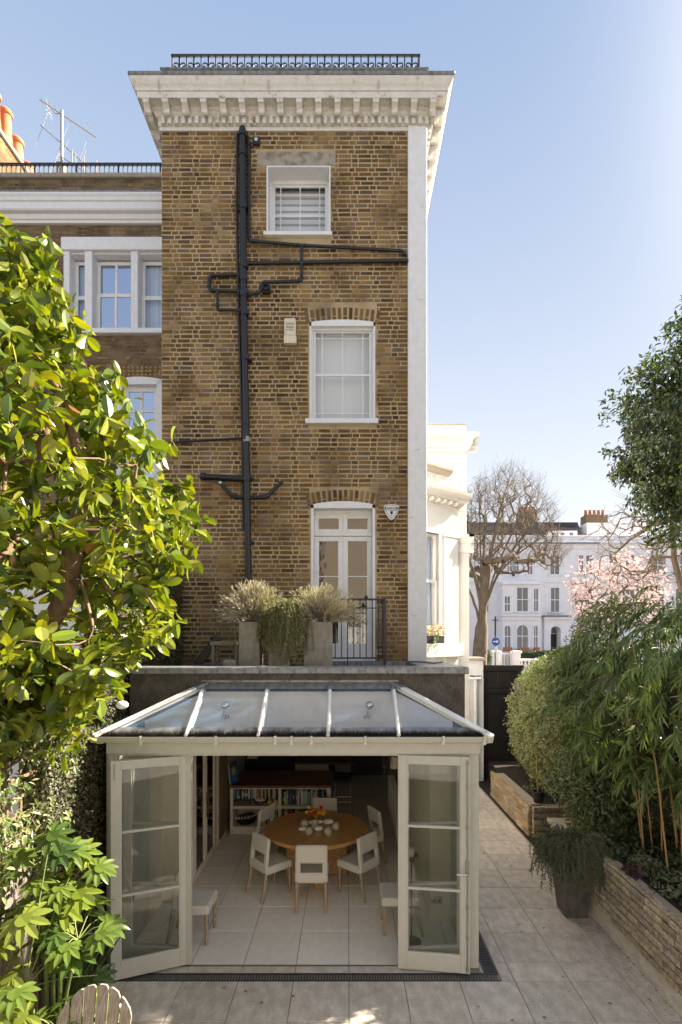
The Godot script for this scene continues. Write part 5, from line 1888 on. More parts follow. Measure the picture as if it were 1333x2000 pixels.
func magnolia() -> void:
	var r := rg(311)
	var t := thing("magnolia_tree", "large magnolia with glossy yellow-green leaves filling the left of the view", "tree", V(-3.35, 0, 4.9))
	var prof := [[3.0, 0.25], [3.2, 0.7], [3.45, 1.05], [3.8, 1.32], [4.3, 1.42], [4.8, 1.55], [5.15, 1.50], [5.5, 1.22], [5.9, 0.84], [6.4, 0.54], [6.9, 0.36], [7.2, 0.18]]
	var tips := []
	while tips.size() < 640:
		var h := r.randf_range(3.05, 7.3)
		var rad := 0.0
		for i in prof.size() - 1:
			if h >= prof[i][0] and h <= prof[i + 1][0]: rad = lerpf(prof[i][1], prof[i + 1][1], (h - prof[i][0]) / (prof[i + 1][0] - prof[i][0]))
		if r.randf() > rad / 1.5: continue
		var a := r.randf() * TAU
		var u := pow(r.randf(), 0.36)
		var p := Vector3(-2.93 + cos(a) * rad * u, h, -4.55 + sin(a) * rad * 0.85 * u)
		if p.x < -4.1 or -p.z < 3.25: continue
		tips.append(p)
	for i in 130: tips.append(V(r.randf_range(-3.9, -2.62), r.randf_range(2.75, 3.75), r.randf_range(3.9, 5.1)))
	var g := grow(r, PackedVector3Array([V(-3.35, 0, 4.95), V(-3.30, 2.4, 4.85), V(-2.95, 3.35, 4.7), V(-2.45, 4.1, 4.55), V(-2.3, 4.9, 4.5)]), tips, 0.16, 0.0055, 0.085, 0.5, 0.03, 0.44, [V(-1.9, 4.6, 4.3), V(-2.3, 5.4, 4.4), V(-2.9, 6.3, 4.5), V(-1.7, 5.1, 4.2), V(-2.0, 3.8, 4.1)])
	obj("branches", g[0], M.magnolia_bark, t)
	var meshes := []
	for k in 8:
		var b := B.new()
		b.col = [Color(0.18, 0.235, 0.03), Color(0.23, 0.265, 0.03), Color(0.10, 0.155, 0.028), Color(0.27, 0.285, 0.04), Color(0.065, 0.11, 0.028), Color(0.22, 0.27, 0.02), Color(0.25, 0.28, 0.06), Color(0.16, 0.22, 0.022)][k]
		b.leaf(0.182 * r.randf_range(0.9, 1.1), 0.084 * r.randf_range(0.85, 1.12), r.randf_range(0.02, 0.30), r.randf_range(-0.4, 1.1), 6, 0.52, 0.54)
		b.col = b.col * 0.6
		b.rod(Vector3(0, -0.022, 0), Vector3(0, 0.002, 0), 0.0022, 3)
		meshes.append(b.mesh())
	var rust := B.new(); rust.col = Color(0.26, 0.115, 0.03); rust.leaf(0.175, 0.075, 0.2, 0.3, 6, 0.62, 0.55)
	var rm := rust.mesh()
	var white := B.new(); white.leaf(0.182, 0.084, 0.14, 0.4, 6, 0.52, 0.54)
	var all := []
	for i in tips.size():
		var tp: Vector3 = tips[i]
		var dir: Vector3 = (g[1][i] + Vector3.UP * 0.3).normalized()
		var x := dir.cross(Vector3(0.31, 0.2, 0.9)).normalized()
		var y := dir.cross(x)
		var n := r.randi_range(10, 16)
		var a0 := r.randf() * TAU
		for k in n:
			var a := a0 + k * 2.4
			var back := float(k) / n
			var out := x * cos(a) + y * sin(a)
			var d2 := (out + dir * lerpf(1.1, -0.2, back) + rv(r) * 0.95 + Vector3.DOWN * 0.35).normalized()
			var nrm := (dir * 0.6 - out * 0.3 + Vector3.UP * 0.6 + rv(r) * 0.8).normalized()
			all.append(facing(tp - dir * (0.02 + back * 0.24), d2, nrm, r.randf_range(0.5, 1.15)))
	# the leaves in view that are nearest the eye are parts of their own
	var order := []
	for i in all.size():
		var p: Vector3 = all[i].origin
		var sx := 680.0 + p.x * F / -p.z
		order.append([-p.z + (9.0 if sx < 5 or sx > 400 else 0.0), i])
	order.sort_custom(func(a, c): return a[0] < c[0])
	var rest := []
	for j in order.size():
		var xf: Transform3D = all[order[j][1]]
		if j < 295: inst("leaf", rm if j % 71 == 7 else meshes[r.randi_range(0, 7)], M.glossy_leaf, xf, t)
		else: rest.append(xf)
	scatter("foliage", white.mesh(), M.glossy_leaf, rest, PackedColorArray([Color(0.18, 0.235, 0.03), Color(0.23, 0.265, 0.03), Color(0.10, 0.155, 0.028), Color(0.27, 0.285, 0.04), Color(0.065, 0.11, 0.028), Color(0.22, 0.27, 0.02), Color(0.16, 0.22, 0.03), Color(0.24, 0.27, 0.05), Color(0.18, 0.24, 0.02), Color(0.11, 0.16, 0.03)]), t)
	var b := B.new()
	var q := V(px(72, 4.2), py(1105, 4.2), 3.9)
	b.col = Color(0.34, 0.20, 0.10)
	b.ball(q, Vector3(0.022, 0.04, 0.022), 9, 7)
	b.rod(q, q + Vector3(-0.01, -0.1, 0), 0.005, 5)
	obj("seed_pod", b, M.paint_vc, t)


func palm_leaf(lobes: int, w: float) -> B:
	# a hand-shaped leaf, its stalk joining at the origin, middle lobe along +y
	var b := B.new()
	for k in lobes:
		var f := (k + 0.5) / lobes * 2.0 - 1.0
		b.t = Transform3D(Basis(Vector3.BACK, -f * 2.45) * Basis(Vector3.RIGHT, -0.05 - 0.06 * f * f), Vector3(0, 0, -0.001 * k))
		b.leaf(0.215 * (1.0 - 0.30 * f * f), w, 0.14, 0.28, 6, 0.85, 0.58)
	b.t = Transform3D(Basis(), Vector3(0, -0.035, 0.003))
	b.leaf(0.12, 0.11, 0.05, 0.06, 4, 0.5, 0.5)
	return b

func fatsia() -> void:
	var r := rg(331)
	var t := thing("fatsia_shrub", "shrub with big hand-shaped glossy leaves at the lower left", "shrub", V(-2.45, 0, 4.35))
	var meshes := []
	for k in 6:
		var b := palm_leaf(9 if k % 2 else 8, 0.060)
		var c: Color = [Color(0.15, 0.20, 0.03), Color(0.10, 0.15, 0.028), Color(0.065, 0.11, 0.026), Color(0.18, 0.22, 0.04), Color(0.045, 0.08, 0.024), Color(0.12, 0.17, 0.032)][k]
		for i in b.c.size(): b.c[i] = c
		meshes.append(b.mesh())
	var st := B.new()
	st.col = Color(0.15, 0.19, 0.05)
	var hubs := [V(-2.62, 1.75, 4.45), V(-2.40, 1.55, 4.5), V(-2.25, 1.2, 4.35), V(-2.5, 1.0, 4.05), V(-2.2, 0.7, 4.0), V(-2.75, 1.35, 4.2), V(-2.35, 0.45, 4.2), V(-2.55, 1.35, 4.55), V(-2.75, 0.8, 3.8)]
	for h: Vector3 in hubs:
		st.tube(PackedVector3Array([V(-2.5, 0, 4.4) + (h - V(-2.5, 1, 4.4)) * Vector3(0.3, 0, 0.3), h * 0.5 + V(-2.5, 0.1, 4.4) * 0.5, h]), PackedFloat32Array([0.02, 0.016, 0.011]), 6)
	var j := 0
	for i in 80:
		var h: Vector3 = hubs[i % hubs.size()]
		var a := i * 2.399
		var e := r.randf_range(-0.15, 0.9)
		var dir := Vector3(cos(a) * cos(e), sin(e), sin(a) * cos(e))
		var len := r.randf_range(0.12, 0.36)
		var p := h + dir * len
		if i == 3: p = V(px(158, 4.5), py(1662, 4.5), 4.5); dir = Vector3(0.9, 0.2, 0.1)
		if i == 12: p = V(px(100, 4.3), py(1630, 4.3), 4.3); dir = Vector3(0.5, 0.6, 0.2)
		if i == 21: p = V(px(190, 4.65), py(1905, 4.65), 4.65); dir = Vector3(0.7, -0.3, 0.3)
		st.tube(PackedVector3Array([h, h.lerp(p, 0.5) + Vector3.UP * 0.03, p]), PackedFloat32Array([0.006, 0.005, 0.0045]), 4)
		var nrm := (Vector3.UP * 0.9 + Vector3.BACK * 0.35 + rv(r) * 0.35).normalized()
		var out := Vector3(dir.x, -0.25, dir.z).normalized()
		var low := p.y < 1.1
		inst("leaf", meshes[(r.randi_range(0, 5))], M.glossy_leaf, facing(p, out, nrm, r.randf_range(0.8, 1.2)), t)
	obj("stems", st, M.print, t, "stuff")


func left_side() -> void:
	var r := rg(351)
	# fence with trellis on top
	var t := thing("trellis_fence", "weathered wooden fence with square trellis top behind the left shrubs", "fence", V(-2.95, 0, 4.3))
	for i in 12:
		var b := B.new()
		var d := 3.55 + i * 0.122
		b.span(-3.0, -2.975, 0.0, 1.9 + r.randf_range(-0.01, 0.01), -d, -d - 0.117, 0.003)
		obj("board", b, M.weathered, t)
	var b := B.new()
	for y in [1.92, 2.76]:
		b = B.new(); b.span(-3.01, -2.955, y, y + 0.045, -3.5, -5.0, 0.004)
		obj("rail", b, M.timber, t)
	for i in 8:
		b = B.new()
		var d := 3.6 + i * 0.19
		b.span(-2.99, -2.972, 1.9, 2.78, -d, -d - 0.03, 0.003)
		obj("lath", b, M.timber, t)
	for i in 4:
		b = B.new()
		b.span(-2.971, -2.954, 2.1 + i * 0.17, 2.13 + i * 0.17, -3.5, -5.0, 0.003)
		obj("lath", b, M.timber, t)
	b = B.new(); b.span(-3.04, -2.95, 0, 2.85, -4.95, -5.04, 0.006)
	obj("post", b, M.timber, t)
	# climber
	t = thing("climbing_plant", "light green leafy climber scrambling over the wooden trellis", "plant", V(-2.9, 0, 4.4))
	var tips := []
	for i in 90: tips.append(V(r.randf_range(-3.1, -2.62), r.randf_range(1.7, 3.05), r.randf_range(3.7, 5.05)))
	var g := grow(r, PackedVector3Array([V(-2.9, 0, 4.3), V(-2.92, 1.2, 4.4), V(-2.9, 2.2, 4.4)]), tips, 0.12, 0.003, 0.02, 0.2, 0.06)
	obj("stems", g[0], M.twig, t, "stuff")
	var lf := B.new(); lf.leaf(0.075, 0.026, 0.2, 0.35, 3, 0.8, 0.45)
	var xs := []
	for i in tips.size():
		for k in 16: xs.append(facing(tips[i] + rv(r) * 0.13, rv(r) + Vector3.DOWN * 0.5, Vector3(0.5, 0.8, 0.3) + rv(r) * 0.5, r.randf_range(0.7, 1.4)))
	scatter("foliage", lf.mesh(), M.leaf, xs, PackedColorArray([Color(0.11, 0.16, 0.04), Color(0.16, 0.20, 0.06), Color(0.07, 0.11, 0.03), Color(0.22, 0.22, 0.10)]), t)
	# low planting in the shade and bed edge
	b = B.new(); b.span(-3.1, -2.72, -0.02, 0.10, -3.4, -5.9, 0.02)
	struct("flower_bed", b, M.soil)
	t = thing("grassy_plant", "dark strap-leaved plant in the shade between fatsia and left door", "plant", V(-2.72, 0.1, 5.3))
	b = B.new(); b.leaf(0.75, 0.02, 0.4, 0.9, 6, 0.5, 0.4)
	xs = []
	for i in 70: xs.append(facing(V(-2.75 + r.randf_range(-0.08, 0.08), 0.1, 5.3 + r.randf_range(-0.3, 0.35)), Vector3(r.randf_range(-0.3, 0.7), 1.1, r.randf_range(-0.5, 0.6)), Vector3(0.4, 0.3, 1) + rv(r) * 0.4, r.randf_range(0.5, 1.2)))
	scatter("leaves", b.mesh(), M.leaf, xs, PackedColorArray([Color(0.05, 0.08, 0.02), Color(0.035, 0.06, 0.02), Color(0.08, 0.1, 0.03)]), t)
	b = B.new(); b.span(-2.76, -2.70, 0.0, 2.4, -5.98, -6.4)
	adirondack()

func adirondack() -> void:
	var t := thing("garden_armchair", "weathered grey slatted garden armchair, rounded back top at the lower left", "chair", V(-1.92, 0, 3.75))
	var xf := Transform3D(Basis(Vector3.UP, 0.10), V(-1.89, 0, 3.78))
	for i in 6:
		var b := B.new()
		b.t = xf * Transform3D(Basis(Vector3.RIGHT, -0.24), Vector3(0, 0.25, 0))
		var poly := PackedVector2Array()
		var f0 := (i - 3) / 3.0
		var f1 := (i - 2) / 3.0
		poly.append(Vector2(f0 * 0.22 + 0.003, 0)); poly.append(Vector2(f1 * 0.22 - 0.003, 0))
		for k in 5:
			var f := lerpf(f1, f0, k / 4.0)
			var e := 0.007 * (1.0 if k == 4 else (-1.0 if k == 0 else 0.0))
			poly.append(Vector2(f * 0.275 + e, 0.85 - 0.215 * pow(absf(f), 2.4) - (0.014 if k == 0 or k == 4 else 0.0)))
		b.prism(poly, -0.011 - (i % 2) * 0.003, 0.011 - (i % 2) * 0.003)
		obj("back_slat", b, M.weathered, t)
	for y in [0.22, 0.55]:
		var b := B.new()
		b.t = xf * Transform3D(Basis(Vector3.RIGHT, -0.24), Vector3(0, 0.25, 0))
		b.box(Vector3(0, y, -0.03), Vector3(0.50, 0.06, 0.03), 0.004)
		obj("back_rail", b, M.weathered, t)
	for i in 5:
		var b := B.new(); b.t = xf
		b.box(Vector3(0, 0.29 + i * 0.018, 0.08 + i * 0.092), Vector3(0.54, 0.02, 0.085), 0.004)
		obj("seat_slat", b, M.weathered, t)
	for s in [-1, 1]:
		var b := B.new(); b.t = xf
		b.box(Vector3(0.33 * s, 0.56, 0.24), Vector3(0.12, 0.022, 0.62), 0.006)
		obj("armrest", b, M.weathered, t)
		b = B.new(); b.t = xf
		b.box(Vector3(0.29 * s, 0.275, 0.48), Vector3(0.03, 0.55, 0.10), 0.004)
		obj("leg", b, M.weathered, t)
		b = B.new(); b.t = xf
		b.bar(Vector3(0.26 * s, 0.36, 0.54), Vector3(0.26 * s, 0.03, -0.25), 0.03, 0.12, 0.004)
		obj("leg", b, M.weathered, t)


func stones(parent: Node, a: Vector3, e: Vector3, y0: float, y1: float, ch: float, sd: int, l0: float, l1: float, warm: float) -> void:
	# courses of uneven stones on the right-hand face of a->e
	var r := rg(sd)
	var along := (e - a).normalized()
	var out := along.cross(Vector3.UP).normalized()
	var len := a.distance_to(e)
	var y := y0
	while y < y1 - 0.02:
		var h := minf(ch * r.randf_range(0.85, 1.15), y1 - y)
		var x := 0.0
		while x < len - 0.02:
			var w := minf(r.randf_range(l0, l1), len - x)
			if len - x - w < 0.08: w = len - x
			var b := B.new()
			var g := r.randf_range(0.72, 1.12)
			b.col = Color(0.60, 0.50, 0.38).lerp(Color(0.52, 0.37, 0.19), warm * r.randf()).lerp(Color(0.56, 0.54, 0.50), r.randf() * 0.4) * g
			b.t = Transform3D(Basis(along, Vector3.UP, -out) if false else Basis(along, Vector3.UP, along.cross(Vector3.UP)), a + along * (x + w / 2) + Vector3.UP * (y + h / 2 - a.y) + out * r.randf_range(-0.006, 0.008))
			b.box(Vector3(0, 0, -0.03), Vector3(w - 0.010, h - 0.011, 0.08), r.randf_range(0.008, 0.014))
			for i in b.v.size(): b.v[i] += out * 0.0 + Vector3(0, sin(i * 1.7 + y * 40.0) * 0.0, 0)
			obj("stone_block", b, M.stone, parent)
			x += w
		y += h


func right_beds() -> void:
	var r := rg(401)
	var t := thing("raised_bed_wall", "long pale stone wall of the raised bed on a cream plinth at the right", "wall", V(3.4, 0, 6))
	var b := B.new()
	b.span(3.315, 3.55, 0.2, 0.92, -4.2, -7.45)
	b.span(3.315, 5.5, 0.2, 0.92, -7.2, -7.45)
	obj("core", b, M.joint, t)
	b = B.new(); b.span(3.27, 3.5, -0.03, 0.225, -4.2, -7.47, 0.008)
	b.span(3.5, 5.5, -0.03, 0.225, -7.2, -7.47)
	obj("plinth", b, M["tile0"], t)
	stones(t, V(3.30, 0.23, 4.3), V(3.30, 0.23, 7.46), 0.23, 0.94, 0.079, 411, 0.14, 0.36, 0.35)
	stones(t, V(3.30, 0.23, 7.46), V(4.4, 0.23, 7.46), 0.23, 0.94, 0.079, 412, 0.14, 0.36, 0.35)
	b = B.new(); b.span(3.40, 7.5, 0.1, 0.928, -4.0, -7.40)
	struct("bed_soil", b, M.soil)
	t = thing("low_bed_wall", "lower brown stone wall of the far bed beside the path near the gate", "wall", V(3.6, 0, 10.8))
	b = B.new()
	b.span(3.47, 3.7, -0.03, 0.54, -9.82, -12.4)
	b.span(3.47, 4.6, -0.03, 0.54, -9.82, -10.05)
	obj("core", b, M.joint, t)
	stones(t, V(3.45, 0, 9.8), V(3.45, 0, 12.4), 0.0, 0.59, 0.118, 413, 0.2, 0.42, 1.0)
	stones(t, V(4.6, 0, 9.8), V(3.45, 0, 9.8), 0.0, 0.59, 0.118, 414, 0.2, 0.42, 1.0)
	b = B.new(); b.span(3.7, 7.5, -0.03, 0.50, -10.05, -13.8)
	struct("bed_soil", b, M.soil)
	b = B.new(); b.span(3.9, 7.5, -0.03, 0.35, -7.45, -9.8)
	struct("bed_soil", b, M.soil)
	b = B.new(); b.span(3.34, 7.5, -0.05, -0.005, -7.2, -14.2)
	struct("bed_floor", b, M.soil)
	# timber steps in the gap
	t = thing("garden_bench", "small brown stone bench in the gap between the two raised beds", "bench", V(3.95, 0, 9.0))
	b = B.new(); b.span(3.62, 4.6, 0.40, 0.47, -8.9, -9.5, 0.008)
	obj("seat", b, M.stone_cap, t)
	b = B.new(); b.span(3.66, 3.76, 0.0, 0.40, -8.95, -9.45, 0.006)
	obj("support", b, M.stone_cap, t)
	b = B.new(); b.span(3.52, 4.6, 0.0, 0.22, -8.45, -8.9, 0.008)
	obj("step", b, M.stone_cap, t)
	# small pot with a cane by the far bed
	t = thing("plant_pot", "small black plastic pot with a bamboo cane on the far bed's wall", "pot", V(3.62, 0.59, 9.95))
	b = B.new(); b.lathe([Vector2(0, 0), Vector2(0.085, 0), Vector2(0.11, 0.19), Vector2(0.12, 0.19), Vector2(0.12, 0.215), Vector2(0.10, 0.215), Vector2(0.1, 0.17), Vector2(0, 0.17)], V(3.64, 0.595, 9.98), 16)
	obj("pot", b, M.black_wood, t)
	b = B.new(); b.rod(V(3.63, 0.75, 9.98), V(3.60, 2.3, 10.05), 0.010, 6)
	obj("cane", b, M.cane, t)
	# slate planter with trailing rosemary
	t = thing("slate_planter", "tall dark slate planter standing on the paving against the right wall", "planter", V(3.03, 0, 7.08))
	b = B.new()
	var p0 := [V(2.90, 0.004, 6.94), V(3.18, 0.004, 6.94), V(3.18, 0.004, 7.24), V(2.90, 0.004, 7.24)]
	var p1 := [V(2.80, 0.84, 6.84), V(3.25, 0.84, 6.84), V(3.25, 0.84, 7.30), V(2.80, 0.84, 7.30)]
	for i in 4: b.quad(p0[i], p0[(i + 1) % 4], p1[(i + 1) % 4], p1[i])
	b.quad(p1[0] - Vector3(0, 0.03, 0), p1[1] - Vector3(0, 0.03, 0), p1[2] - Vector3(0, 0.03, 0), p1[3] - Vector3(0, 0.03, 0))
	obj("box", b, M.dark_planter, t)
	trailing("rosemary_bush", "dark green rosemary spilling over the slate planter beside the right wall", V(3.02, 0.98, 7.0), 0.62, 0.62, 0.5, 421, [Color(0.08, 0.105, 0.06), Color(0.11, 0.14, 0.08), Color(0.15, 0.17, 0.11), Color(0.055, 0.075, 0.045)], 380, 0.42)
	# low plants on the wall top
	var n := 0
	for q in [[3.50, 0.92, 6.75, "dark green narrow-leaved plant on the right wall beside the rosemary", Color(0.03, 0.055, 0.02), 0.20, 0.06], [3.62, 0.92, 6.35, "grey-green variegated plant on top of the right wall", Color(0.19, 0.20, 0.13), 0.22, 0.045], [3.42, 0.90, 6.2, "dark purple heuchera on top of the right wall", Color(0.07, 0.03, 0.035), 0.14, 0.075], [3.66, 0.92, 5.75, "pale-flowered low plant along the right wall's top near the corner", Color(0.13, 0.14, 0.08), 0.30, 0.05], [3.72, 0.92, 5.2, "low dark ivy spilling over the near end of the right wall", Color(0.035, 0.055, 0.02), 0.36, 0.06], [3.95, 0.6, 10.8, "sparse green plants on the far bed's soil near the gate", Color(0.06, 0.085, 0.025), 0.34, 0.05]]:
		var pt := thing("low_plant", q[3], "plant", V(q[0], q[1], q[2]))
		var lf := B.new(); lf.leaf(q[6], q[6] * 0.5, 0.2, 0.4, 3, 0.7, 0.5)
		var xs := []
		var cols := PackedColorArray()
		for i in 4: cols.append((q[4] as Color) * (0.6 + 0.3 * i))
		for i in 420:
			var v := rv(r)
			var p := V(q[0], q[1], q[2]) + Vector3(v.x * q[5], absf(v.y) * q[5] * 0.7 - 0.02, v.z * q[5] * 1.1)
			xs.append(facing(p, rv(r) + Vector3.UP * 0.3, v + Vector3.UP, r.randf_range(0.6, 1.3)))
		scatter("foliage", lf.mesh(), M.dull_leaf, xs, cols, pt)
		n += 1


func undergrowth() -> void:
	var r := rg(427)
	var t := thing("undergrowth", "dark leafy undergrowth covering the bed beneath the bamboo canes", "plants", V(4.3, 0.93, 6))
	var lf := B.new(); lf.leaf(0.085, 0.036, 0.2, 0.4, 3, 0.7, 0.5)
	var xs := []
	for i in 3600:
		var q := Vector2(r.randf_range(3.45, 5.4), r.randf_range(4.4, 7.3))
		var h := 0.06 + 0.16 * absf(sin(q.x * 3.1 + q.y * 1.7)) * absf(sin(q.y * 2.3)) + maxf(0.0, q.x - 4.0) * 0.2
		xs.append(facing(V(q.x, 0.93 + r.randf() * h, q.y), rv(r) + Vector3.UP * 0.2, Vector3.UP + rv(r) * 0.8, r.randf_range(0.5, 1.3)))
	scatter("foliage", lf.mesh(), M.dull_leaf, xs, PackedColorArray([Color(0.04, 0.06, 0.02), Color(0.06, 0.085, 0.03), Color(0.03, 0.045, 0.018), Color(0.09, 0.11, 0.045), Color(0.07, 0.05, 0.03)]), t)


func hedge_and_bamboo() -> void:
	var r := rg(431)
	var nz := FastNoiseLite.new(); nz.seed = 9; nz.frequency = 0.55; nz.fractal_octaves = 3
	var t := thing("clipped_hedge", "tall rounded small-leaved evergreen hedge along the path towards the gate", "hedge", V(4.4, 0, 10.5))
	var lf := B.new(); lf.leaf(0.060, 0.026, 0.25, 0.35, 3, 0.75, 0.5)
	var mesh := lf.mesh()
	var xs := []
	var own := []
	var cs := PackedColorArray([Color(0.16, 0.19, 0.05), Color(0.21, 0.23, 0.07), Color(0.11, 0.145, 0.04), Color(0.27, 0.27, 0.11), Color(0.17, 0.19, 0.08), Color(0.32, 0.30, 0.16), Color(0.08, 0.105, 0.03)])
	for i in 42000:
		var d := r.randf_range(7.5, 13.0)
		var top := lerpf(3.75, 2.95, clampf((d - 8.2) / 4.5, 0, 1)) + (0.35 if d < 8.4 else 0.0)
		var lowest := 1.25 if d < 9.9 and d > 8.3 else (0.75 if d > 9.9 else 0.5)
		var s := r.randf()
		var p := Vector3()
		var n := Vector3()
		var face := 3.52 + 0.135 * (d - 9.0)
		if s < 0.62:
			var h := lerpf(lowest, top - 0.35, r.randf())
			var bulge := sin(clampf((h - lowest) / (top - lowest), 0, 1) * PI) * 0.22
			p = V(face - bulge + 0.14, h, d); n = Vector3(-1, 0.15, 0.25)
		elif s < 0.76:
			var a := r.randf() * PI / 2
			p = V(face + 0.45 - cos(a) * 0.4, top - 0.4 + sin(a) * 0.4, d); n = Vector3(-cos(a), sin(a), 0.2)
		elif s < 0.92:
			p = V(face + 0.45 + r.randf() * 1.7, top + r.randf() * 0.1 + 0.1, d); n = Vector3.UP
		else:
			p = V(face + r.randf() * 1.6, r.randf_range(lowest, top), 7.75); n = Vector3(-0.2, 0.2, 1)
		p += n.normalized() * nz.get_noise_3dv(p * 3.0) * 0.26
		if d > 12.75 and r.randf() < 0.7: continue
		p -= n.normalized() * pow(r.randf(), 1.6) * 0.35
		p += rv(r) * 0.04
		xs.append(facing(p, n * 0.5 + rv(r) + Vector3.DOWN * 0.35, n + rv(r) * 0.6 + Vector3.UP * 0.4, r.randf_range(0.65, 1.3)))
	scatter("foliage", mesh, M.leaf, xs, cs, t)
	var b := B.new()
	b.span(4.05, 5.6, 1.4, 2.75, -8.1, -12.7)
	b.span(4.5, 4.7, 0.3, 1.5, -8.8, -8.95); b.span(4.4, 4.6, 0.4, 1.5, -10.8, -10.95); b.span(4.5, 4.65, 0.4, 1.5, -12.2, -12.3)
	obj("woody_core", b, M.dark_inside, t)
	# broad-leaved shrub in front of the bamboo
	t = thing("pale_leaved_shrub", "loose shrub with pale edged leaves hanging over the wall between hedge and bamboo", "shrub", V(3.9, 0.4, 7.9))
	var l2 := B.new(); l2.leaf(0.078, 0.034, 0.2, 0.35, 4, 0.75, 0.5)
	xs = []
	for i in 5200:
		var v := rv(r).normalized() * pow(r.randf(), 0.3)
		var p := V(3.95, 1.45, 7.95) + v * Vector3(0.78, 1.05, 0.75)
		if p.x > 4.4: continue
		p += Vector3(-0.12, 0, 0) * sin(p.y * 5.0)
		xs.append(facing(p, v * 0.6 + rv(r) + Vector3.DOWN * 0.4, v + Vector3.UP * 0.6 + rv(r) * 0.5, r.randf_range(0.65, 1.25)))
	scatter("foliage", l2.mesh(), M.leaf, xs, PackedColorArray([Color(0.10, 0.14, 0.05), Color(0.14, 0.17, 0.075), Color(0.07, 0.105, 0.04), Color(0.18, 0.20, 0.11), Color(0.05, 0.08, 0.03)]), t)
	b = B.new()
	for k in 6: b.rod(V(4.2, 0.3, 8.0), V(3.6 + k * 0.12, 1.6, 7.6 + (k % 3) * 0.3), 0.012, 5)
	obj("stems", b, M.twig, t, "stuff")
	# bamboo
	t = thing("bamboo_clump", "thick bamboo clump with drooping narrow leaves and orange canes above the right wall", "bamboo", V(4.8, 0.86, 6.6))
	for k in 20:
		b = B.new()
		var x := r.randf_range(3.72, 5.0)
		var d := r.randf_range(5.9, 7.1)
		var lean := r.randf_range(-0.5, 0.1)
		b.tube(PackedVector3Array([V(x, 0.8, d), V(x + lean * 0.3, 2.2, d + 0.1), V(x + lean, 3.7, d + 0.2)]), PackedFloat32Array([0.011, 0.010, 0.006]), 6)
		for y in 9: b.rod(V(x, 0.95 + y * 0.2, d).lerp(V(x + lean * 0.3, 2.2, d + 0.1), 0.0) + Vector3(lean * 0.3 * (0.15 + y * 0.2) / 1.4, 0, -0.1 * (0.15 + y * 0.2) / 1.4), V(x, 0.962 + y * 0.2, d) + Vector3(lean * 0.3 * (0.16 + y * 0.2) / 1.4, 0, -0.1 * (0.16 + y * 0.2) / 1.4), 0.0135, 6)
		obj("cane", b, M.cane, t)
	var bl := B.new(); bl.leaf(0.185, 0.0225, 0.25, 0.35, 4, 0.6, 0.32)
	var blm := bl.mesh()
	xs = []
	var c := V(4.72, 3.02, 7.0)
	var rad := Vector3(1.62, 1.30, 1.55)
	var bc := PackedColorArray([Color(0.11, 0.165, 0.035), Color(0.15, 0.205, 0.045), Color(0.08, 0.125, 0.03), Color(0.18, 0.23, 0.055), Color(0.12, 0.16, 0.065), Color(0.20, 0.235, 0.075), Color(0.06, 0.095, 0.028)])
	for i in 1500:
		var v := rv(r).normalized()
		if v.x > 0.6 or (v.z < -0.5): continue
		var lump := 1.0 + nz.get_noise_3dv(v * 4.0 + Vector3(7, 3, 1)) * 0.34
		var q := c + v * rad * lump * (1.0 - pow(r.randf(), 1.6) * 0.32)
		if i % 4 == 3: q = V(5.3, 3.6, 6.5) + v * Vector3(1.05, 1.9, 1.4) * lump
		var way := (Vector3(v.x, 0.2, v.z) * 0.9 + rv(r) * 0.6).normalized()
		for f in r.randi_range(4, 7):
			way = (way + Vector3.DOWN * r.randf_range(0.10, 0.26)).normalized()
			q += way * 0.075
			if q.y < 1.28 + 0.25 * sin(q.z * 5.0): continue
			var side := (way.cross(v) + rv(r) * 0.3).normalized()
			for m in r.randi_range(3, 5):
				var a := (m - 1.5) * 0.42 + r.randf_range(-0.2, 0.2)
				xs.append(facing(q + rv(r) * 0.015, (way * 0.9 + side * a + Vector3.DOWN * 0.45 + rv(r) * 0.12).normalized(), v + Vector3.UP * 0.5 + rv(r) * 0.25, r.randf_range(0.65, 1.2)))
	var order := []
	for i in xs.size():
		var p: Vector3 = xs[i].origin
		order.append([p.distance_to(Vector3(0, EYE, 0)) + (9.0 if 680 + p.x * F / -p.z > 1330 else 0.0), i])
	order.sort_custom(func(a, e): return a[0] < e[0])
	var vm := []
	for k in 6:
		var q := B.new(); q.col = bc[k]
		q.leaf(0.185, 0.0225, 0.25, r.randf_range(0.1, 0.6), 4, 0.6, 0.32)
		vm.append(q.mesh())
	var rest := []
	for j in order.size():
		if j < 290: inst("leaf", vm[j % 6], M.leaf, xs[order[j][1]], t)
		else: rest.append(xs[order[j][1]])
	scatter("foliage", blm, M.leaf, rest, bc, t)
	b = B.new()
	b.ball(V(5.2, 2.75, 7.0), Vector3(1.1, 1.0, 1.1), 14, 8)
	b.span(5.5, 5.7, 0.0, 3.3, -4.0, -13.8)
	obj("inner_stems", b, M.dark_inside, t)


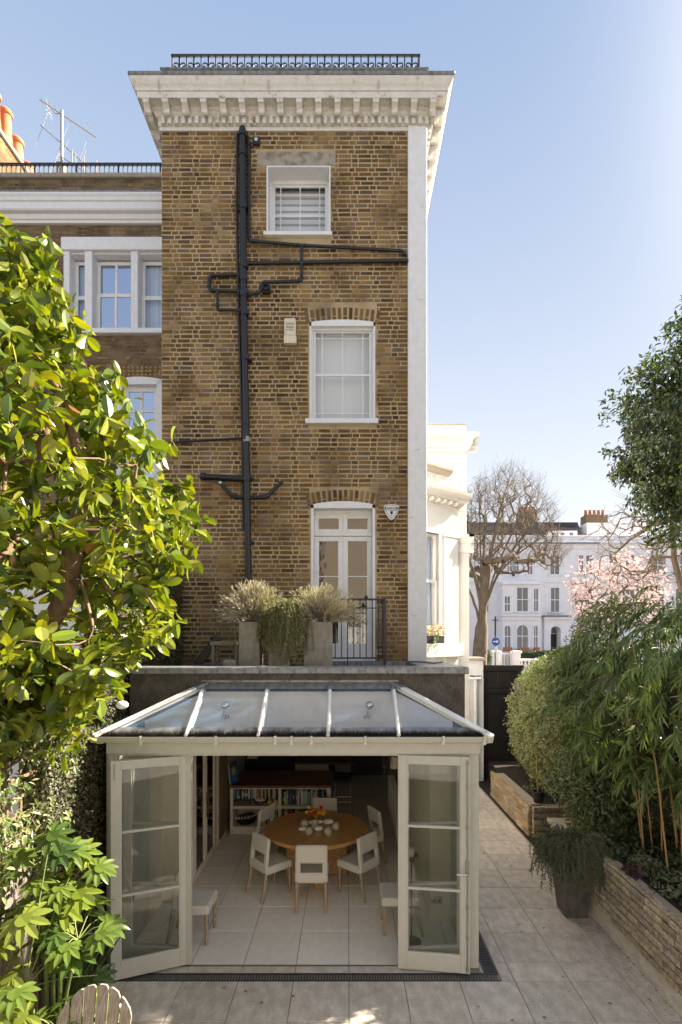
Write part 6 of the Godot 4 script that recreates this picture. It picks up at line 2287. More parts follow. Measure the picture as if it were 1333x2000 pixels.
func viburnum() -> void:
	var r := rg(451)
	var t := thing("evergreen_tree", "round-headed dark evergreen tree against the sky at the upper right", "tree", V(7.4, 0.4, 10))
	var nz := FastNoiseLite.new(); nz.seed = 21; nz.frequency = 0.9
	var tips := []
	var c := V(7.5, 7.75, 10)
	var rad := Vector3(2.25, 2.2, 1.85)
	while tips.size() < 900:
		var v := rv(r).normalized()
		if v.x > 0.5: continue
		var lump := 1.0 + nz.get_noise_3dv(v * 2.6) * 0.42
		tips.append(c + v * rad * lump * (0.35 + 0.65 * pow(r.randf(), 0.4)))
	var g := grow(r, PackedVector3Array([V(7.6, 0.4, 10), V(7.5, 3.5, 10), V(7.4, 5.6, 10), V(7.3, 7.2, 10)]), tips, 0.2, 0.0042, 0.11, 0.4, 0.02)
	obj("branches", g[0], M.bark, t)
	var cols := [Color(0.035, 0.062, 0.02), Color(0.055, 0.085, 0.024), Color(0.08, 0.11, 0.035), Color(0.025, 0.045, 0.016), Color(0.12, 0.145, 0.035), Color(0.06, 0.085, 0.05)]
	var lf := B.new(); lf.leaf(0.130, 0.056, 0.25, 0.4, 4, 0.7, 0.48)
	var own := []
	for k in cols.size():
		var q := B.new(); q.col = cols[k]; q.leaf(0.130, 0.056, 0.2, r.randf_range(0.1, 0.6), 4, 0.7, 0.48); own.append(q.mesh())
	var xs := []
	for i in tips.size():
		var tp: Vector3 = tips[i]
		var out := (tp - c).normalized()
		for k in 30:
			var p := tp + rv(r) * 0.21
			xs.append(facing(p, out * 0.5 + rv(r) + Vector3.DOWN * 0.35, out + Vector3.UP * 0.5 + rv(r) * 0.6, r.randf_range(0.6, 1.15)))
	var order := []
	for i in xs.size():
		var p: Vector3 = xs[i].origin
		order.append([p.distance_to(Vector3(0, EYE, 0)) + (9.0 if 680 + p.x * F / -p.z > 1330 else 0.0), i])
	order.sort_custom(func(a, e): return a[0] < e[0])
	var rest := []
	for j in order.size():
		if j < 290: inst("leaf", own[j % 6], M.leaf, xs[order[j][1]], t)
		else: rest.append(xs[order[j][1]])
	scatter("foliage", lf.mesh(), M.leaf, rest, PackedColorArray(cols), t)
	var b := B.new()
	b.leaf(0.05, 0.03, 0.2, 0.2, 2)
	xs = []
	for i in 12:
		var v := Vector3(-0.7 + r.randf_range(-0.3, 0.5), r.randf_range(-0.6, 0.6), 0.75).normalized()
		for k in 24: xs.append(facing(c + v * rad * 1.02 + rv(r) * 0.06, rv(r) + v, v, r.randf_range(0.25, 0.5)))
	scatter("blossoms", b.mesh(), M.petal, xs, PackedColorArray([Color(0.45, 0.45, 0.33), Color(0.36, 0.38, 0.25)]), t)


func lane_side() -> void:
	# gate, white walls and the neighbour's bay beyond the garden room
	var d := 13.9
	var t := thing("garden_gate", "tall black panelled timber gate at the end of the paved path", "gate", V(4.05, 0, d))
	var x0 := px(943, d)
	var x1 := 4.62
	var b := B.new()
	b.span(x0, x1, 0.01, 3.0, -d, -d - 0.05)
	obj("boarding", b, M.black_wood, t)
	b = B.new()
	b.span(x0, x1 + 0.04, 2.88, 3.03, -d + 0.05, -d - 0.08, 0.008)
	b.span(x0, x1, 2.28, 2.40, -d + 0.035, -d, 0.006)
	b.span(x0, x1, 1.02, 1.15, -d + 0.035, -d, 0.006)
	b.span(x0, x1, 0.02, 0.22, -d + 0.035, -d, 0.006)
	for x in [x0, x1 - 0.1]: b.span(x, x + 0.1, 0.02, 2.9, -d + 0.034, -d, 0.006)
	obj("frame", b, M.black_wood, t)
	for q in [[0.24, 1.0], [1.17, 2.26], [2.42, 2.86]]:
		for k in 3:
			b = B.new()
			var w := (x1 - x0 - 0.2) / 3
			b.span(x0 + 0.1 + k * w + 0.006, x0 + 0.1 + (k + 1) * w - 0.006, q[0], q[1], -d + 0.014, -d, 0.006)
			obj("panel_board", b, M.black_wood, t)
	b = B.new(); b.ball(V(4.42, 1.08, d - 0.06), Vector3.ONE * 0.035, 10, 6)
	obj("knob", b, M.dull_steel, t)
	# white wall left of the gate with pipe, gutter and pier
	t = thing("lane_wall", "white rendered wall with a stone topped pier left of the black gate", "wall", V(2.6, 0, 13.8))
	b = B.new()
	b.span(1.5, x0 - 0.02, -0.03, 2.70, -13.72, -14.1)
	obj("wall", b, M.white_paint, t)
	b = B.new()
	b.span(px(905, 13.9), x0 - 0.01, 2.70, 3.16, -13.80, -14.2)
	obj("pier", b, M.white_paint, t)
	b = B.new()
	b.span(px(903, 13.9) - 0.05, px(941, 13.9) + 0.03, 3.16, 3.24, -13.7, -14.3, 0.015)
	obj("pier_cap", b, M.stone_cap, t)
	b = B.new()
	b.span(2.6, px(940, 13.6), 2.68, 2.74, -13.50, -13.72, 0.01)
	obj("gutter", b, M.white_paint, t)
	b = B.new()
	var rr := rg(3)
	for i in 26: b.ball(V(rr.randf_range(2.9, px(938, 13.6)), 2.75, 13.6 + rr.randf_range(-0.06, 0.06)), Vector3(0.06, 0.03, 0.04), 6, 4)
	obj("gutter_brush", b, M.black_iron, t, "stuff")
	b = B.new()
	b.tube(PackedVector3Array([V(px(929, 13.6), 2.66, 13.6), V(px(929, 13.6), 1.8, 13.6), V(px(929.5, 13.6), 0.03, 13.6)]), PackedFloat32Array([0.045]), 10)
	for y in [2.62, 1.85, 0.6]: b.rod(V(px(929, 13.6), y, 13.6), V(px(929, 13.6), y + 0.08, 13.6), 0.058, 10)
	obj("downpipe", b, M.white_paint, t)
	b = B.new()
	b.span(px(908, 13.7), px(916, 13.7), 0.75, 2.25, -13.66, -13.72, 0.004)
	obj("window_frame", b, M.white_paint, t)
	b = B.new()
	b.span(px(909, 13.7), px(914, 13.7), 0.8, 2.2, -13.655, -13.662)
	obj("pane", b, M.mirror_glass, t)
	t = thing("boundary_wall", "plain white wall behind the hedge right of the black gate", "wall", V(6, 0, 13.9))
	b = B.new()
	b.span(x1 + 0.04, 12.0, -0.03, 1.5, -13.85, -14.15)
	obj("wall", b, M.white_paint, t)
	b = B.new(); b.span(x1 - 0.02, x1 + 0.12, 0, 1.45, -13.7, -13.85, 0.02)
	obj("gate_post", b, M.white_paint, t)
	bay_house()


func bay_house() -> void:
	var t := thing("white_bay_house", "sunlit white stucco bay with moulded cornices right of the brick facade", "house", V(2.2, 0, 12))
	var d := 12.3
	var xr := px(912, d)
	var b := B.new()
	b.span(1.38, xr, -0.04, py(852, d), -d, -17)
	obj("wall", b, M.white_render, t)
	b = B.new()
	b.span(1.36, xr + 0.01, py(850, d), py(827, d), -d - 0.12, -17)
	obj("parapet", b, M.old_white, t)
	b = B.new(); b.span(1.36, xr + 0.03, py(827, d), py(827, d) + 0.05, -d - 0.10, -17.03, 0.01)
	obj("parapet_cap", b, M.stone_cap, t)
	var cp := PackedVector2Array([Vector2(-0.02, -0.38), Vector2(0.02, -0.38), Vector2(0.04, -0.30), Vector2(0.08, -0.27), Vector2(0.08, -0.2), Vector2(0.14, -0.12), Vector2(0.22, -0.06), Vector2(0.25, 0.0), Vector2(-0.02, 0.02)])
	b = B.new()
	b.profile(cp, V(1.36, py(852, d), d), V(xr + 0.24, py(852, d), d))
	b.profile(cp, V(xr, py(852, d), d - 0.24), V(xr, py(852, d), 17))
	obj("cornice", b, M.white_render, t)
	# pilaster at the right corner, with a capital
	b = B.new()
	b.span(px(894, 12.2), xr + 0.03, -0.04, py(1045, 12.2), -12.18, -d)
	obj("pilaster", b, M.white_render, t)
	b = B.new()
	var cap := PackedVector2Array([Vector2(-0.02, -0.42), Vector2(0.03, -0.42), Vector2(0.03, -0.38), Vector2(0.015, -0.37), Vector2(0.015, -0.22), Vector2(0.04, -0.2), Vector2(0.08, -0.10), Vector2(0.10, -0.06), Vector2(0.10, 0.0), Vector2(-0.02, 0.0)])
	b.profile(cap, V(px(894, 12.2) - 0.02, py(1045, 12.2), 12.18), V(xr + 0.13, py(1045, 12.2), 12.18))
	b.profile(cap, V(xr + 0.03, py(1045, 12.2), 12.08), V(xr + 0.03, py(1045, 12.2), 13.0))
	obj("capital", b, M.white_render, t)
	# canted bay: its face runs from near left to far right
	var a := V(1.36, 0, 11.15)
	var e := V(px(894, 12.05), 0, 12.05)
	var ax := (e - a).normalized()
	var nrm := ax.cross(Vector3.UP)
	var len := a.distance_to(e)
	var xf := Transform3D(Basis(ax, Vector3.UP, nrm), a)
	var win := [0.22, 0.86, 3.70, py(1040, 11.5)]
	b = B.new(); b.t = xf
	var ytop := py(968, 11.9)
	for q in [[0.0, win[0], -0.04, ytop], [win[1], len, -0.04, ytop], [win[0], win[1], -0.04, win[2]], [win[0], win[1], win[3], ytop]]:
		b.span(q[0], q[1], q[2], q[3], 0, -0.25)
	obj("bay_wall", b, M.white_render, t)
	b = B.new(); b.t = xf
	b.span(win[1] + 0.16, len, 2.9, py(1050, 11.9), 0.03, 0.0, 0.01)
	b.span(win[1] + 0.13, len + 0.02, py(1050, 11.9), py(1040, 11.9), 0.05, 0.0, 0.01)
	obj("bay_pier", b, M.white_render, t)
	b = B.new()
	var bc := PackedVector2Array([Vector2(-0.02, -0.30), Vector2(0.05, -0.30), Vector2(0.06, -0.16), Vector2(0.20, -0.14), Vector2(0.22, -0.08), Vector2(0.28, -0.03), Vector2(0.30, 0.05), Vector2(-0.02, 0.09)])
	b.profile(bc, a + Vector3.UP * ytop - ax * 0.05, e + Vector3.UP * ytop + ax * 0.18)
	var bcn := obj("bay_cornice", b, M.old_white, t)
	for i in 7:
		b = B.new(); b.t = xf
		b.box(Vector3(0.1 + i * 0.2, ytop - 0.20, 0.11), Vector3(0.07, 0.09, 0.15), 0.02)
		obj("bracket", b, M.old_white, bcn)
	b = B.new(); b.t = xf
	b.span(0.0, len - 0.28, ytop + 0.09, ytop + 0.46, -0.06, -0.3)
	for k in 5: b.span(0.06 + k * 0.19, 0.14 + k * 0.19, ytop + 0.12, ytop + 0.42, -0.03, -0.06, 0.01)
	obj("bay_parapet", b, M.old_white, t)
	b = B.new()
	b.profile(PackedVector2Array([Vector2(-0.2, 0), Vector2(0.03, 0), Vector2(0.09, 0.05), Vector2(0.13, 0.09), Vector2(0.13, 0.13), Vector2(-0.2, 0.17)]), a + Vector3.UP * (ytop + 0.45) - nrm * 0.06, e + Vector3.UP * (ytop + 0.45) - ax * 0.22 - nrm * 0.06)
	obj("bay_coping", b, M.stone_cap, t)
	# bay window
	b = B.new(); b.t = xf
	b.span(win[0] - 0.07, win[0], win[2], win[3] + 0.07, 0.025, -0.1, 0.008)
	b.span(win[1], win[1] + 0.07, win[2], win[3] + 0.07, 0.025, -0.1, 0.008)
	b.span(win[0], win[1], win[3], win[3] + 0.07, 0.025, -0.1, 0.008)
	var w := obj("bay_window", b, M.white_render, t)
	var hm: float = (win[2] + win[3]) / 2 + 0.1
	glazed(w, "upper_sash", xf * Transform3D(Basis(), Vector3(win[0], hm, -0.1)), win[1] - win[0], win[3] - hm, 0.06, [], [], M.white_paint, M.window_glass, 0.04)
	glazed(w, "lower_sash", xf * Transform3D(Basis(), Vector3(win[0], win[2], -0.06)), win[1] - win[0], hm + 0.05 - win[2], 0.06, [], [], M.white_paint, M.window_glass, 0.03)
	b = B.new(); b.t = xf
	for i in 6:
		b.box(Vector3(win[0] + 0.03 + i * 0.1, (win[2] + win[3]) / 2, -0.24 + (i % 2) * 0.025), Vector3(0.1, win[3] - win[2], 0.012))
	obj("curtain", b, M.curtain, w)
	b = B.new(); b.t = xf
	b.span(win[0] - 0.2, len + 0.06, 3.32, 3.62, 0.14, 0.0, 0.012)
	obj("bay_sill", b, M.old_white, t)
	# window box with flowers
	var r := rg(471)
	var fb := thing("window_box", "black window box of yellow and white flowers under the white bay window", "window box", xf * Vector3(0.5, 3.63, 0.1))
	b = B.new(); b.t = xf
	b.span(win[0] - 0.05, win[1] + 0.02, 3.625, 3.80, 0.135, 0.01, 0.008)
	obj("trough", b, M.black_wood, fb)
	var lf := B.new(); lf.leaf(0.05, 0.03, 0.2, 0.2, 2, 0.6, 0.5)
	var xs := []
	var x2 := []
	for i in 260:
		var p := xf * Vector3(r.randf_range(win[0] - 0.08, win[1] + 0.05), 3.82 + r.randf() * 0.19, r.randf_range(0.0, 0.17))
		xs.append(facing(p, rv(r) + nrm * 0.6, nrm + Vector3.UP * 0.5 + rv(r) * 0.4, r.randf_range(0.7, 1.4)))
	for i in 160:
		var p := xf * Vector3(0.55 + r.randf_range(-0.08, 0.08), 3.82 - r.randf() * r.randf() * 0.55, 0.16 + r.randf() * 0.04)
		x2.append(facing(p, rv(r) + Vector3.DOWN, nrm + rv(r) * 0.5, r.randf_range(0.6, 1.0)))
	scatter("flowers", lf.mesh(), M.petal, xs, PackedColorArray([Color(0.7, 0.55, 0.08), Color(0.65, 0.62, 0.5), Color(0.68, 0.5, 0.05), Color(0.12, 0.16, 0.05), Color(0.5, 0.5, 0.42), Color(0.45, 0.03, 0.03), Color(0.6, 0.58, 0.2)]), fb)
	scatter("foliage", lf.mesh(), M.dull_leaf, x2, PackedColorArray([Color(0.12, 0.16, 0.05), Color(0.2, 0.22, 0.1), Color(0.08, 0.12, 0.04)]), fb)


func street() -> void:
	var b := B.new()
	b.span(-60, 120, -0.06, 1.5, -14.3, -260)
	struct("street_ground", b, M.asphalt)
	b = B.new(); b.span(1.5, 60, 1.5, 1.61, -14.4, -17.0)
	struct("pavement", b, M.stone_cap)
	b = B.new(); b.span(1.5, 80, 1.5, 1.62, -27.0, -30.2)
	struct("pavement", b, M.stone_cap)
	terrace_house()
	terrace_house_right()
	front_walls()
	# sign, post and car
	var d := 26.0
	var t := thing("traffic_sign", "round blue road sign with a white arrow pointing right, on a post", "sign", V(px(969, d), 1.6, d))
	b = B.new(); b.rod(V(px(969, d), 1.6, d + 0.05), V(px(969, d), py(1243, d), d + 0.05), 0.032, 8)
	obj("post", b, M.dull_steel, t)
	b = B.new()
	b.t = Transform3D(Basis(Vector3.RIGHT, PI / 2), V(px(969, d), py(1253, d), d))
	b.lathe([Vector2(0, -0.02), Vector2(0.20, -0.02), Vector2(0.205, 0.0), Vector2(0.20, 0.01), Vector2(0, 0.01)], Vector3.ZERO, 28)
	obj("disc", b, M.sign_blue, t)
	b = B.new()
	var x := px(969, d)
	var y := py(1253, d)
	b.prism(PackedVector2Array([Vector2(x - 0.15, y - 0.03), Vector2(x + 0.03, y - 0.03), Vector2(x + 0.03, y - 0.09), Vector2(x + 0.15, y), Vector2(x + 0.03, y + 0.09), Vector2(x + 0.03, y + 0.03), Vector2(x - 0.15, y + 0.03)]), -d + 0.0105, -d + 0.014)
	obj("arrow", b, M.sign_white, t)
	b = B.new(); b.span(x - 0.08, x + 0.08, py(1274, d), py(1264, d), -d + 0.02, -d, 0.005)
	obj("notice", b, M.sign_white, t)
	d = 27.5
	t = thing("street_post", "thin black street post with a short crossbar behind the blue sign", "post", V(px(968, d), 1.6, d))
	b = B.new()
	b.rod(V(px(968, d), 1.6, d), V(px(968, d), py(1204, d), d), 0.045, 8)
	obj("post", b, M.black_iron, t)
	b = B.new(); b.rod(V(px(962, d), py(1211, d), d), V(px(974, d), py(1211, d), d), 0.03, 6)
	obj("crossbar", b, M.black_iron, t)
	car()
	plane_tree()
	blossom_tree()
	bare_tree()


func car() -> void:
	var d := 20.0
	var t := thing("parked_car", "dark parked car showing only its roof above the white pier", "car", V(px(900, d), 1.5, d))
	var x := px(925, d)
	var b := B.new()
	var body := PackedVector2Array([Vector2(x + 0.5, 1.8), Vector2(x + 0.48, 2.25), Vector2(x + 0.3, 2.42), Vector2(x - 3.4, 2.42), Vector2(x - 3.6, 2.2), Vector2(x - 3.6, 1.8)])
	b.prism(body, -d - 1.7, -d)
	obj("body", b, M.black_paint, t)
	b = B.new()
	b.prism(PackedVector2Array([Vector2(x + 0.28, 2.42), Vector2(x - 0.25, 3.02), Vector2(x - 0.5, 3.12), Vector2(x - 2.0, 3.12), Vector2(x - 2.8, 2.42)]), -d - 1.6, -d - 0.1)
	obj("cabin", b, M.black_paint, t)
	b = B.new()
	b.quad(Vector3(x + 0.27, 2.46, -d - 0.2), Vector3(x + 0.27, 2.46, -d - 1.5), Vector3(x - 0.23, 3.0, -d - 1.45), Vector3(x - 0.23, 3.0, -d - 0.25))
	b.quad(Vector3(x - 2.5, 2.46, -d - 0.09), Vector3(x + 0.1, 2.46, -d - 0.09), Vector3(x - 0.35, 3.0, -d - 0.09), Vector3(x - 2.0, 3.0, -d - 0.09))
	for i in b.v.size(): b.v[i] += Vector3(0.012, 0.012, 0.008)
	obj("window", b, M.mirror_glass, t)
	for q in [[-0.25, 0.02], [-2.9, 0.02], [-0.25, 1.68], [-2.9, 1.68]]:
		b = B.new()
		b.t = Transform3D(Basis(Vector3.RIGHT, PI / 2), V(x + q[0], 1.84, d + q[1] + 0.1))
		b.lathe([Vector2(0, -0.1), Vector2(0.3, -0.1), Vector2(0.33, -0.06), Vector2(0.33, 0.08), Vector2(0.3, 0.12), Vector2(0, 0.12)], Vector3.ZERO, 18)
		obj("wheel", b, M.black_wood, t)


func far_window(t: Node, q: Array, d: float, arched := false, bars := 1) -> void:
	var x0 := px(q[0], d)
	var x1 := px(q[1], d)
	var y0 := py(q[3], d)
	var y1 := py(q[2], d)
	var b := B.new()
	b.span(x0 - 0.12, x0, y0 - 0.05, y1 + 0.1, -d + 0.06, -d - 0.05)
	b.span(x1, x1 + 0.12, y0 - 0.05, y1 + 0.1, -d + 0.06, -d - 0.05)
	b.span(x0, x1, y1, y1 + 0.1, -d + 0.06, -d - 0.05)
	b.span(x0 - 0.2, x1 + 0.2, y0 - 0.12, y0, -d + 0.16, -d - 0.05)
	b.span(x0, x1, (y0 + y1) / 2 - 0.03, (y0 + y1) / 2 + 0.03, -d + 0.03, -d - 0.05)
	if bars: b.span((x0 + x1) / 2 - 0.02, (x0 + x1) / 2 + 0.02, y0, y1, -d + 0.02, -d - 0.05)
	if arched:
		var poly := PackedVector2Array()
		var h := (x1 - x0) / 2
		for i in 13:
			var a := PI * i / 12.0
			poly.append(Vector2((x0 + x1) / 2 + cos(a) * h, y1 - h + sin(a) * h))
		poly.append(Vector2(x0, y1 + 0.02)); poly.append(Vector2(x1, y1 + 0.02))
		b.prism(poly, -d - 0.05, -d + 0.04)
	var w := obj("window", b, M.far_white, t)
	b = B.new()
	b.span(x0, x1, y0, y1, -d + 0.012, -d - 0.04)
	obj("pane", b, M.far_glass, w)


func terrace_house() -> void:
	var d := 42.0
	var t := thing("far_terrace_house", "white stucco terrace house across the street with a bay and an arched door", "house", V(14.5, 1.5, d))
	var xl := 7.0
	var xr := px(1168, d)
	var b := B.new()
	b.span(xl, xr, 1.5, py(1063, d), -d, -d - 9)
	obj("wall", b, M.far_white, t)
	b = B.new()
	b.span(xl, xr, py(1063, d), py(1058, d), -d + 0.35, -d - 0.2, 0.03)
	b.span(xl, xr, py(1072, d), py(1063, d), -d + 0.15, -d, 0.02)
	b.span(xl, xr, py(1050, d), py(1046, d), -d + 0.1, -d - 0.2, 0.02)
	b.span(xl, px(1140, d), py(1058, d), py(1050, d), -d + 0.05, -d - 0.1)
	b.span(xl, xr, py(1138, d), py(1134, d), -d + 0.12, -d, 0.02)
	obj("cornice", b, M.far_white, t)
	b = B.new()
	b.span(xl, xr, py(1063.5, d) + 0.0, py(1061, d), -d + 0.37, -d + 0.34)
	obj("lead_edge", b, M.lead, t)
	for k in 8:
		b = B.new()
		b.lathe([Vector2(0.05, 0), Vector2(0.05, 0.04), Vector2(0.11, 0.12), Vector2(0.06, 0.24), Vector2(0.05, 0.33)], V(px(1143 + k * 3.4, d), py(1058, d), d), 6)
		obj("baluster", b, M.far_white, t)
	b = B.new()
	b.prism(PackedVector2Array([Vector2(xl, 11.4), Vector2(xl, py(1020, d + 2)), Vector2(px(1150, d), py(1020, d + 2)), Vector2(xr, 11.4)]), -d - 8, -d - 2)
	var rf := obj("roof", b, M.slate, t)
	b = B.new(); b.span(px(1085, d), px(1142, d), 11.5, py(1030, d), -d - 1.3, -d - 2.2)
	obj("dormer", b, M.far_white, rf)
	b = B.new()
	for k in 3: b.span(px(1090 + k * 18, d), px(1098 + k * 18, d), py(1044, d), py(1034, d), -d - 1.28, -d - 1.32)
	obj("dormer_pane", b, M.far_glass, rf)
	b = B.new(); b.span(px(1083, d), px(1150, d), py(1030, d), py(1024, d), -d - 1.2, -d - 3.0)
	obj("dormer_roof", b, M.slate, rf)
	for q in [[1012, 1045, 1002], [1140, 1182, 1008]]:
		b = B.new(); b.span(px(q[0], d + 4), px(q[1], d + 4), 11.5, py(q[2], d + 4), -d - 3.5, -d - 4.6)
		obj("chimney", b, M.timber, rf)
		for k in 5:
			b = B.new(); b.lathe([Vector2(0.16, 0), Vector2(0.12, 0.4), Vector2(0.15, 0.5), Vector2(0, 0.5)], V(lerpf(px(q[0], d + 4), px(q[1], d + 4), (k + 0.5) / 5), py(q[2], d + 4), d + 4), 8)
			obj("chimney_pot", b, M.terracotta, rf)
	for q in [[937, 954, 1085, 1122], [991, 1000, 1087, 1122], [1004, 1013, 1087, 1122], [1031, 1040, 1087, 1122], [1075, 1092, 1085, 1122], [1131, 1139, 1085, 1120], [1145, 1158, 1085, 1122], [937, 954, 1150, 1195], [1076, 1092, 1148, 1195], [1123, 1134, 1150, 1192], [1140, 1154, 1150, 1192]]:
		far_window(t, q, d)
	far_window(t, [1126, 1138, 1230, 1262], d)
	# bay
	b = B.new()
	var db := d - 1.3
	var p := [V(px(972, d), 0, d), V(px(982, db), 0, db), V(px(1054, db), 0, db), V(px(1066, d), 0, d)]
	var bw := B.new()
	for i in 3:
		bw.quad(p[i] + Vector3.UP * 1.5, p[i + 1] + Vector3.UP * 1.5, p[i + 1] + Vector3.UP * py(1140, db), p[i] + Vector3.UP * py(1140, db))
	bw.quad(p[0] + Vector3.UP * py(1140, db), p[1] + Vector3.UP * py(1140, db), p[2] + Vector3.UP * py(1140, db), p[3] + Vector3.UP * py(1140, db))
	var bay := obj("bay", bw, M.far_white, t)
	b = B.new()
	b.span(px(980, db), px(1056, db), py(1204, db), py(1200, db), -db + 0.2, -d, 0.02)
	b.span(px(980, db), px(1056, db), py(1212, db), py(1210, db), -db + 0.1, -d, 0.02)
	b.span(px(980, db), px(1056, db), py(1142, db), py(1136, db), -db + 0.25, -d, 0.02)
	obj("string_course", b, M.far_white, bay)
	for q in [[986, 996, 1165, 1194], [1010, 1031, 1148, 1194], [1043, 1051, 1150, 1194]]: far_window(t, q, db)
	for q in [[986, 997, 1222, 1264], [1010, 1031, 1221, 1264], [1043, 1050, 1222, 1264]]: far_window(t, q, db, true)
	# portico and door
	b = B.new()
	var dp := d - 0.9
	b.span(px(1064, dp), px(1076, dp), 1.5, py(1206, dp), -dp, -d)
	b.span(px(1096, dp), px(1112, dp), 1.5, py(1206, dp), -dp, -d)
	b.span(px(1076, dp), px(1096, dp), py(1222, dp), py(1206, dp), -dp, -d)
	var arc := PackedVector2Array()
	for i in 13: arc.append(Vector2(px(1086, dp) + cos(PI * i / 12.0) * 10 * dp / F, py(1233, dp) + sin(PI * i / 12.0) * 10 * dp / F))
	arc.append(Vector2(px(1076, dp), py(1221, dp))); arc.append(Vector2(px(1096, dp), py(1221, dp)))
	b.prism(arc, -d, -dp + 0.001)
	b.span(px(1062, dp), px(1114, dp), py(1210, dp), py(1205.5, dp), -dp + 0.25, -d, 0.02)
	var po := obj("portico", b, M.far_white, t)
	b = B.new(); b.span(px(1061, dp), px(1115, dp), py(1205.5, dp), py(1202, dp), -dp + 0.3, -d, 0.02)
	obj("portico_roof", b, M.lead, po)
	b = B.new(); b.span(px(1076, d), px(1096, d), 1.5, py(1238, d), -d + 0.03, -d - 0.02)
	var dr := obj("door", b, M.black_wood, t)
	b = B.new(); b.span(px(1077, d), px(1095, d), py(1237, d), py(1224, d), -d + 0.02, -d - 0.02)
	obj("fanlight", b, M.far_glass, dr)
	b = B.new(); b.span(px(1114, d), px(1150, d), py(1135, d), py(1128, d), -d + 0.5, -d, 0.03)
	obj("balcony_slab", b, M.far_white, t)
	var k := 0
	for q in [[982, 998], [1011, 1031], [1042, 1052]]:
		b = B.new(); b.span(px(q[0], db), px(q[1], db), py(1271, db), py(1264, db), -db + 0.35, -db + 0.05, 0.01)
		tag(obj("window_trough", b, M.terracotta), "rusty brown window box under the " + ["left", "middle", "right"][k] + " arched window of the far white bay", "window box", "window boxes of the far bay")
		k += 1


func terrace_house_right() -> void:
	var d := 42.0
	var t := thing("far_terrace_house", "white terrace house across the street partly behind the pink blossom, with balustraded parapet", "house", V(24, 1.5, d))
	var xl := px(1169, d)
	var xr := px(1420, d)
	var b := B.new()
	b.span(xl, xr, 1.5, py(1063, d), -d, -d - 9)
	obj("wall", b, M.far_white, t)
	b = B.new()
	b.span(xl, xr, py(1063, d), py(1058, d), -d + 0.35, -d - 0.2, 0.03)
	b.span(xl, xr, py(1072, d), py(1063, d), -d + 0.15, -d, 0.02)
	b.span(xl, xr, py(1050, d), py(1046, d), -d + 0.1, -d - 0.2, 0.02)
	b.span(px(1205, d), px(1222, d), py(1058, d), py(1050, d), -d + 0.06, -d - 0.1)
	obj("cornice", b, M.far_white, t)
	for k in 48:
		b = B.new()
		b.lathe([Vector2(0.05, 0), Vector2(0.05, 0.04), Vector2(0.11, 0.12), Vector2(0.06, 0.24), Vector2(0.05, 0.33)], V(px(1172 + k * 3.4, d), py(1058, d), d), 6)
		obj("baluster", b, M.far_white, t)
	b = B.new()
	b.span(xl, xr, 11.4, py(1026, d + 3), -d - 2, -d - 8)
	obj("roof", b, M.far_white, t)
	b = B.new(); b.span(px(1200, d + 3), px(1215, d + 3), py(1030, d + 3), py(1015, d + 3), -d - 3, -d - 5)
	obj("chimney", b, M.far_white, t)
	for q in [[1190, 1206, 1085, 1122], [1222, 1238, 1085, 1122], [1270, 1300, 1085, 1122], [1320, 1336, 1085, 1122], [1190, 1206, 1150, 1192], [1222, 1238, 1150, 1192], [1272, 1296, 1150, 1192], [1320, 1336, 1150, 1192]]:
		far_window(t, q, d)
	b = B.new(); b.span(xl, xr, py(1138, d), py(1133, d), -d + 0.5, -d, 0.02)
	obj("balcony_slab", b, M.far_white, t)


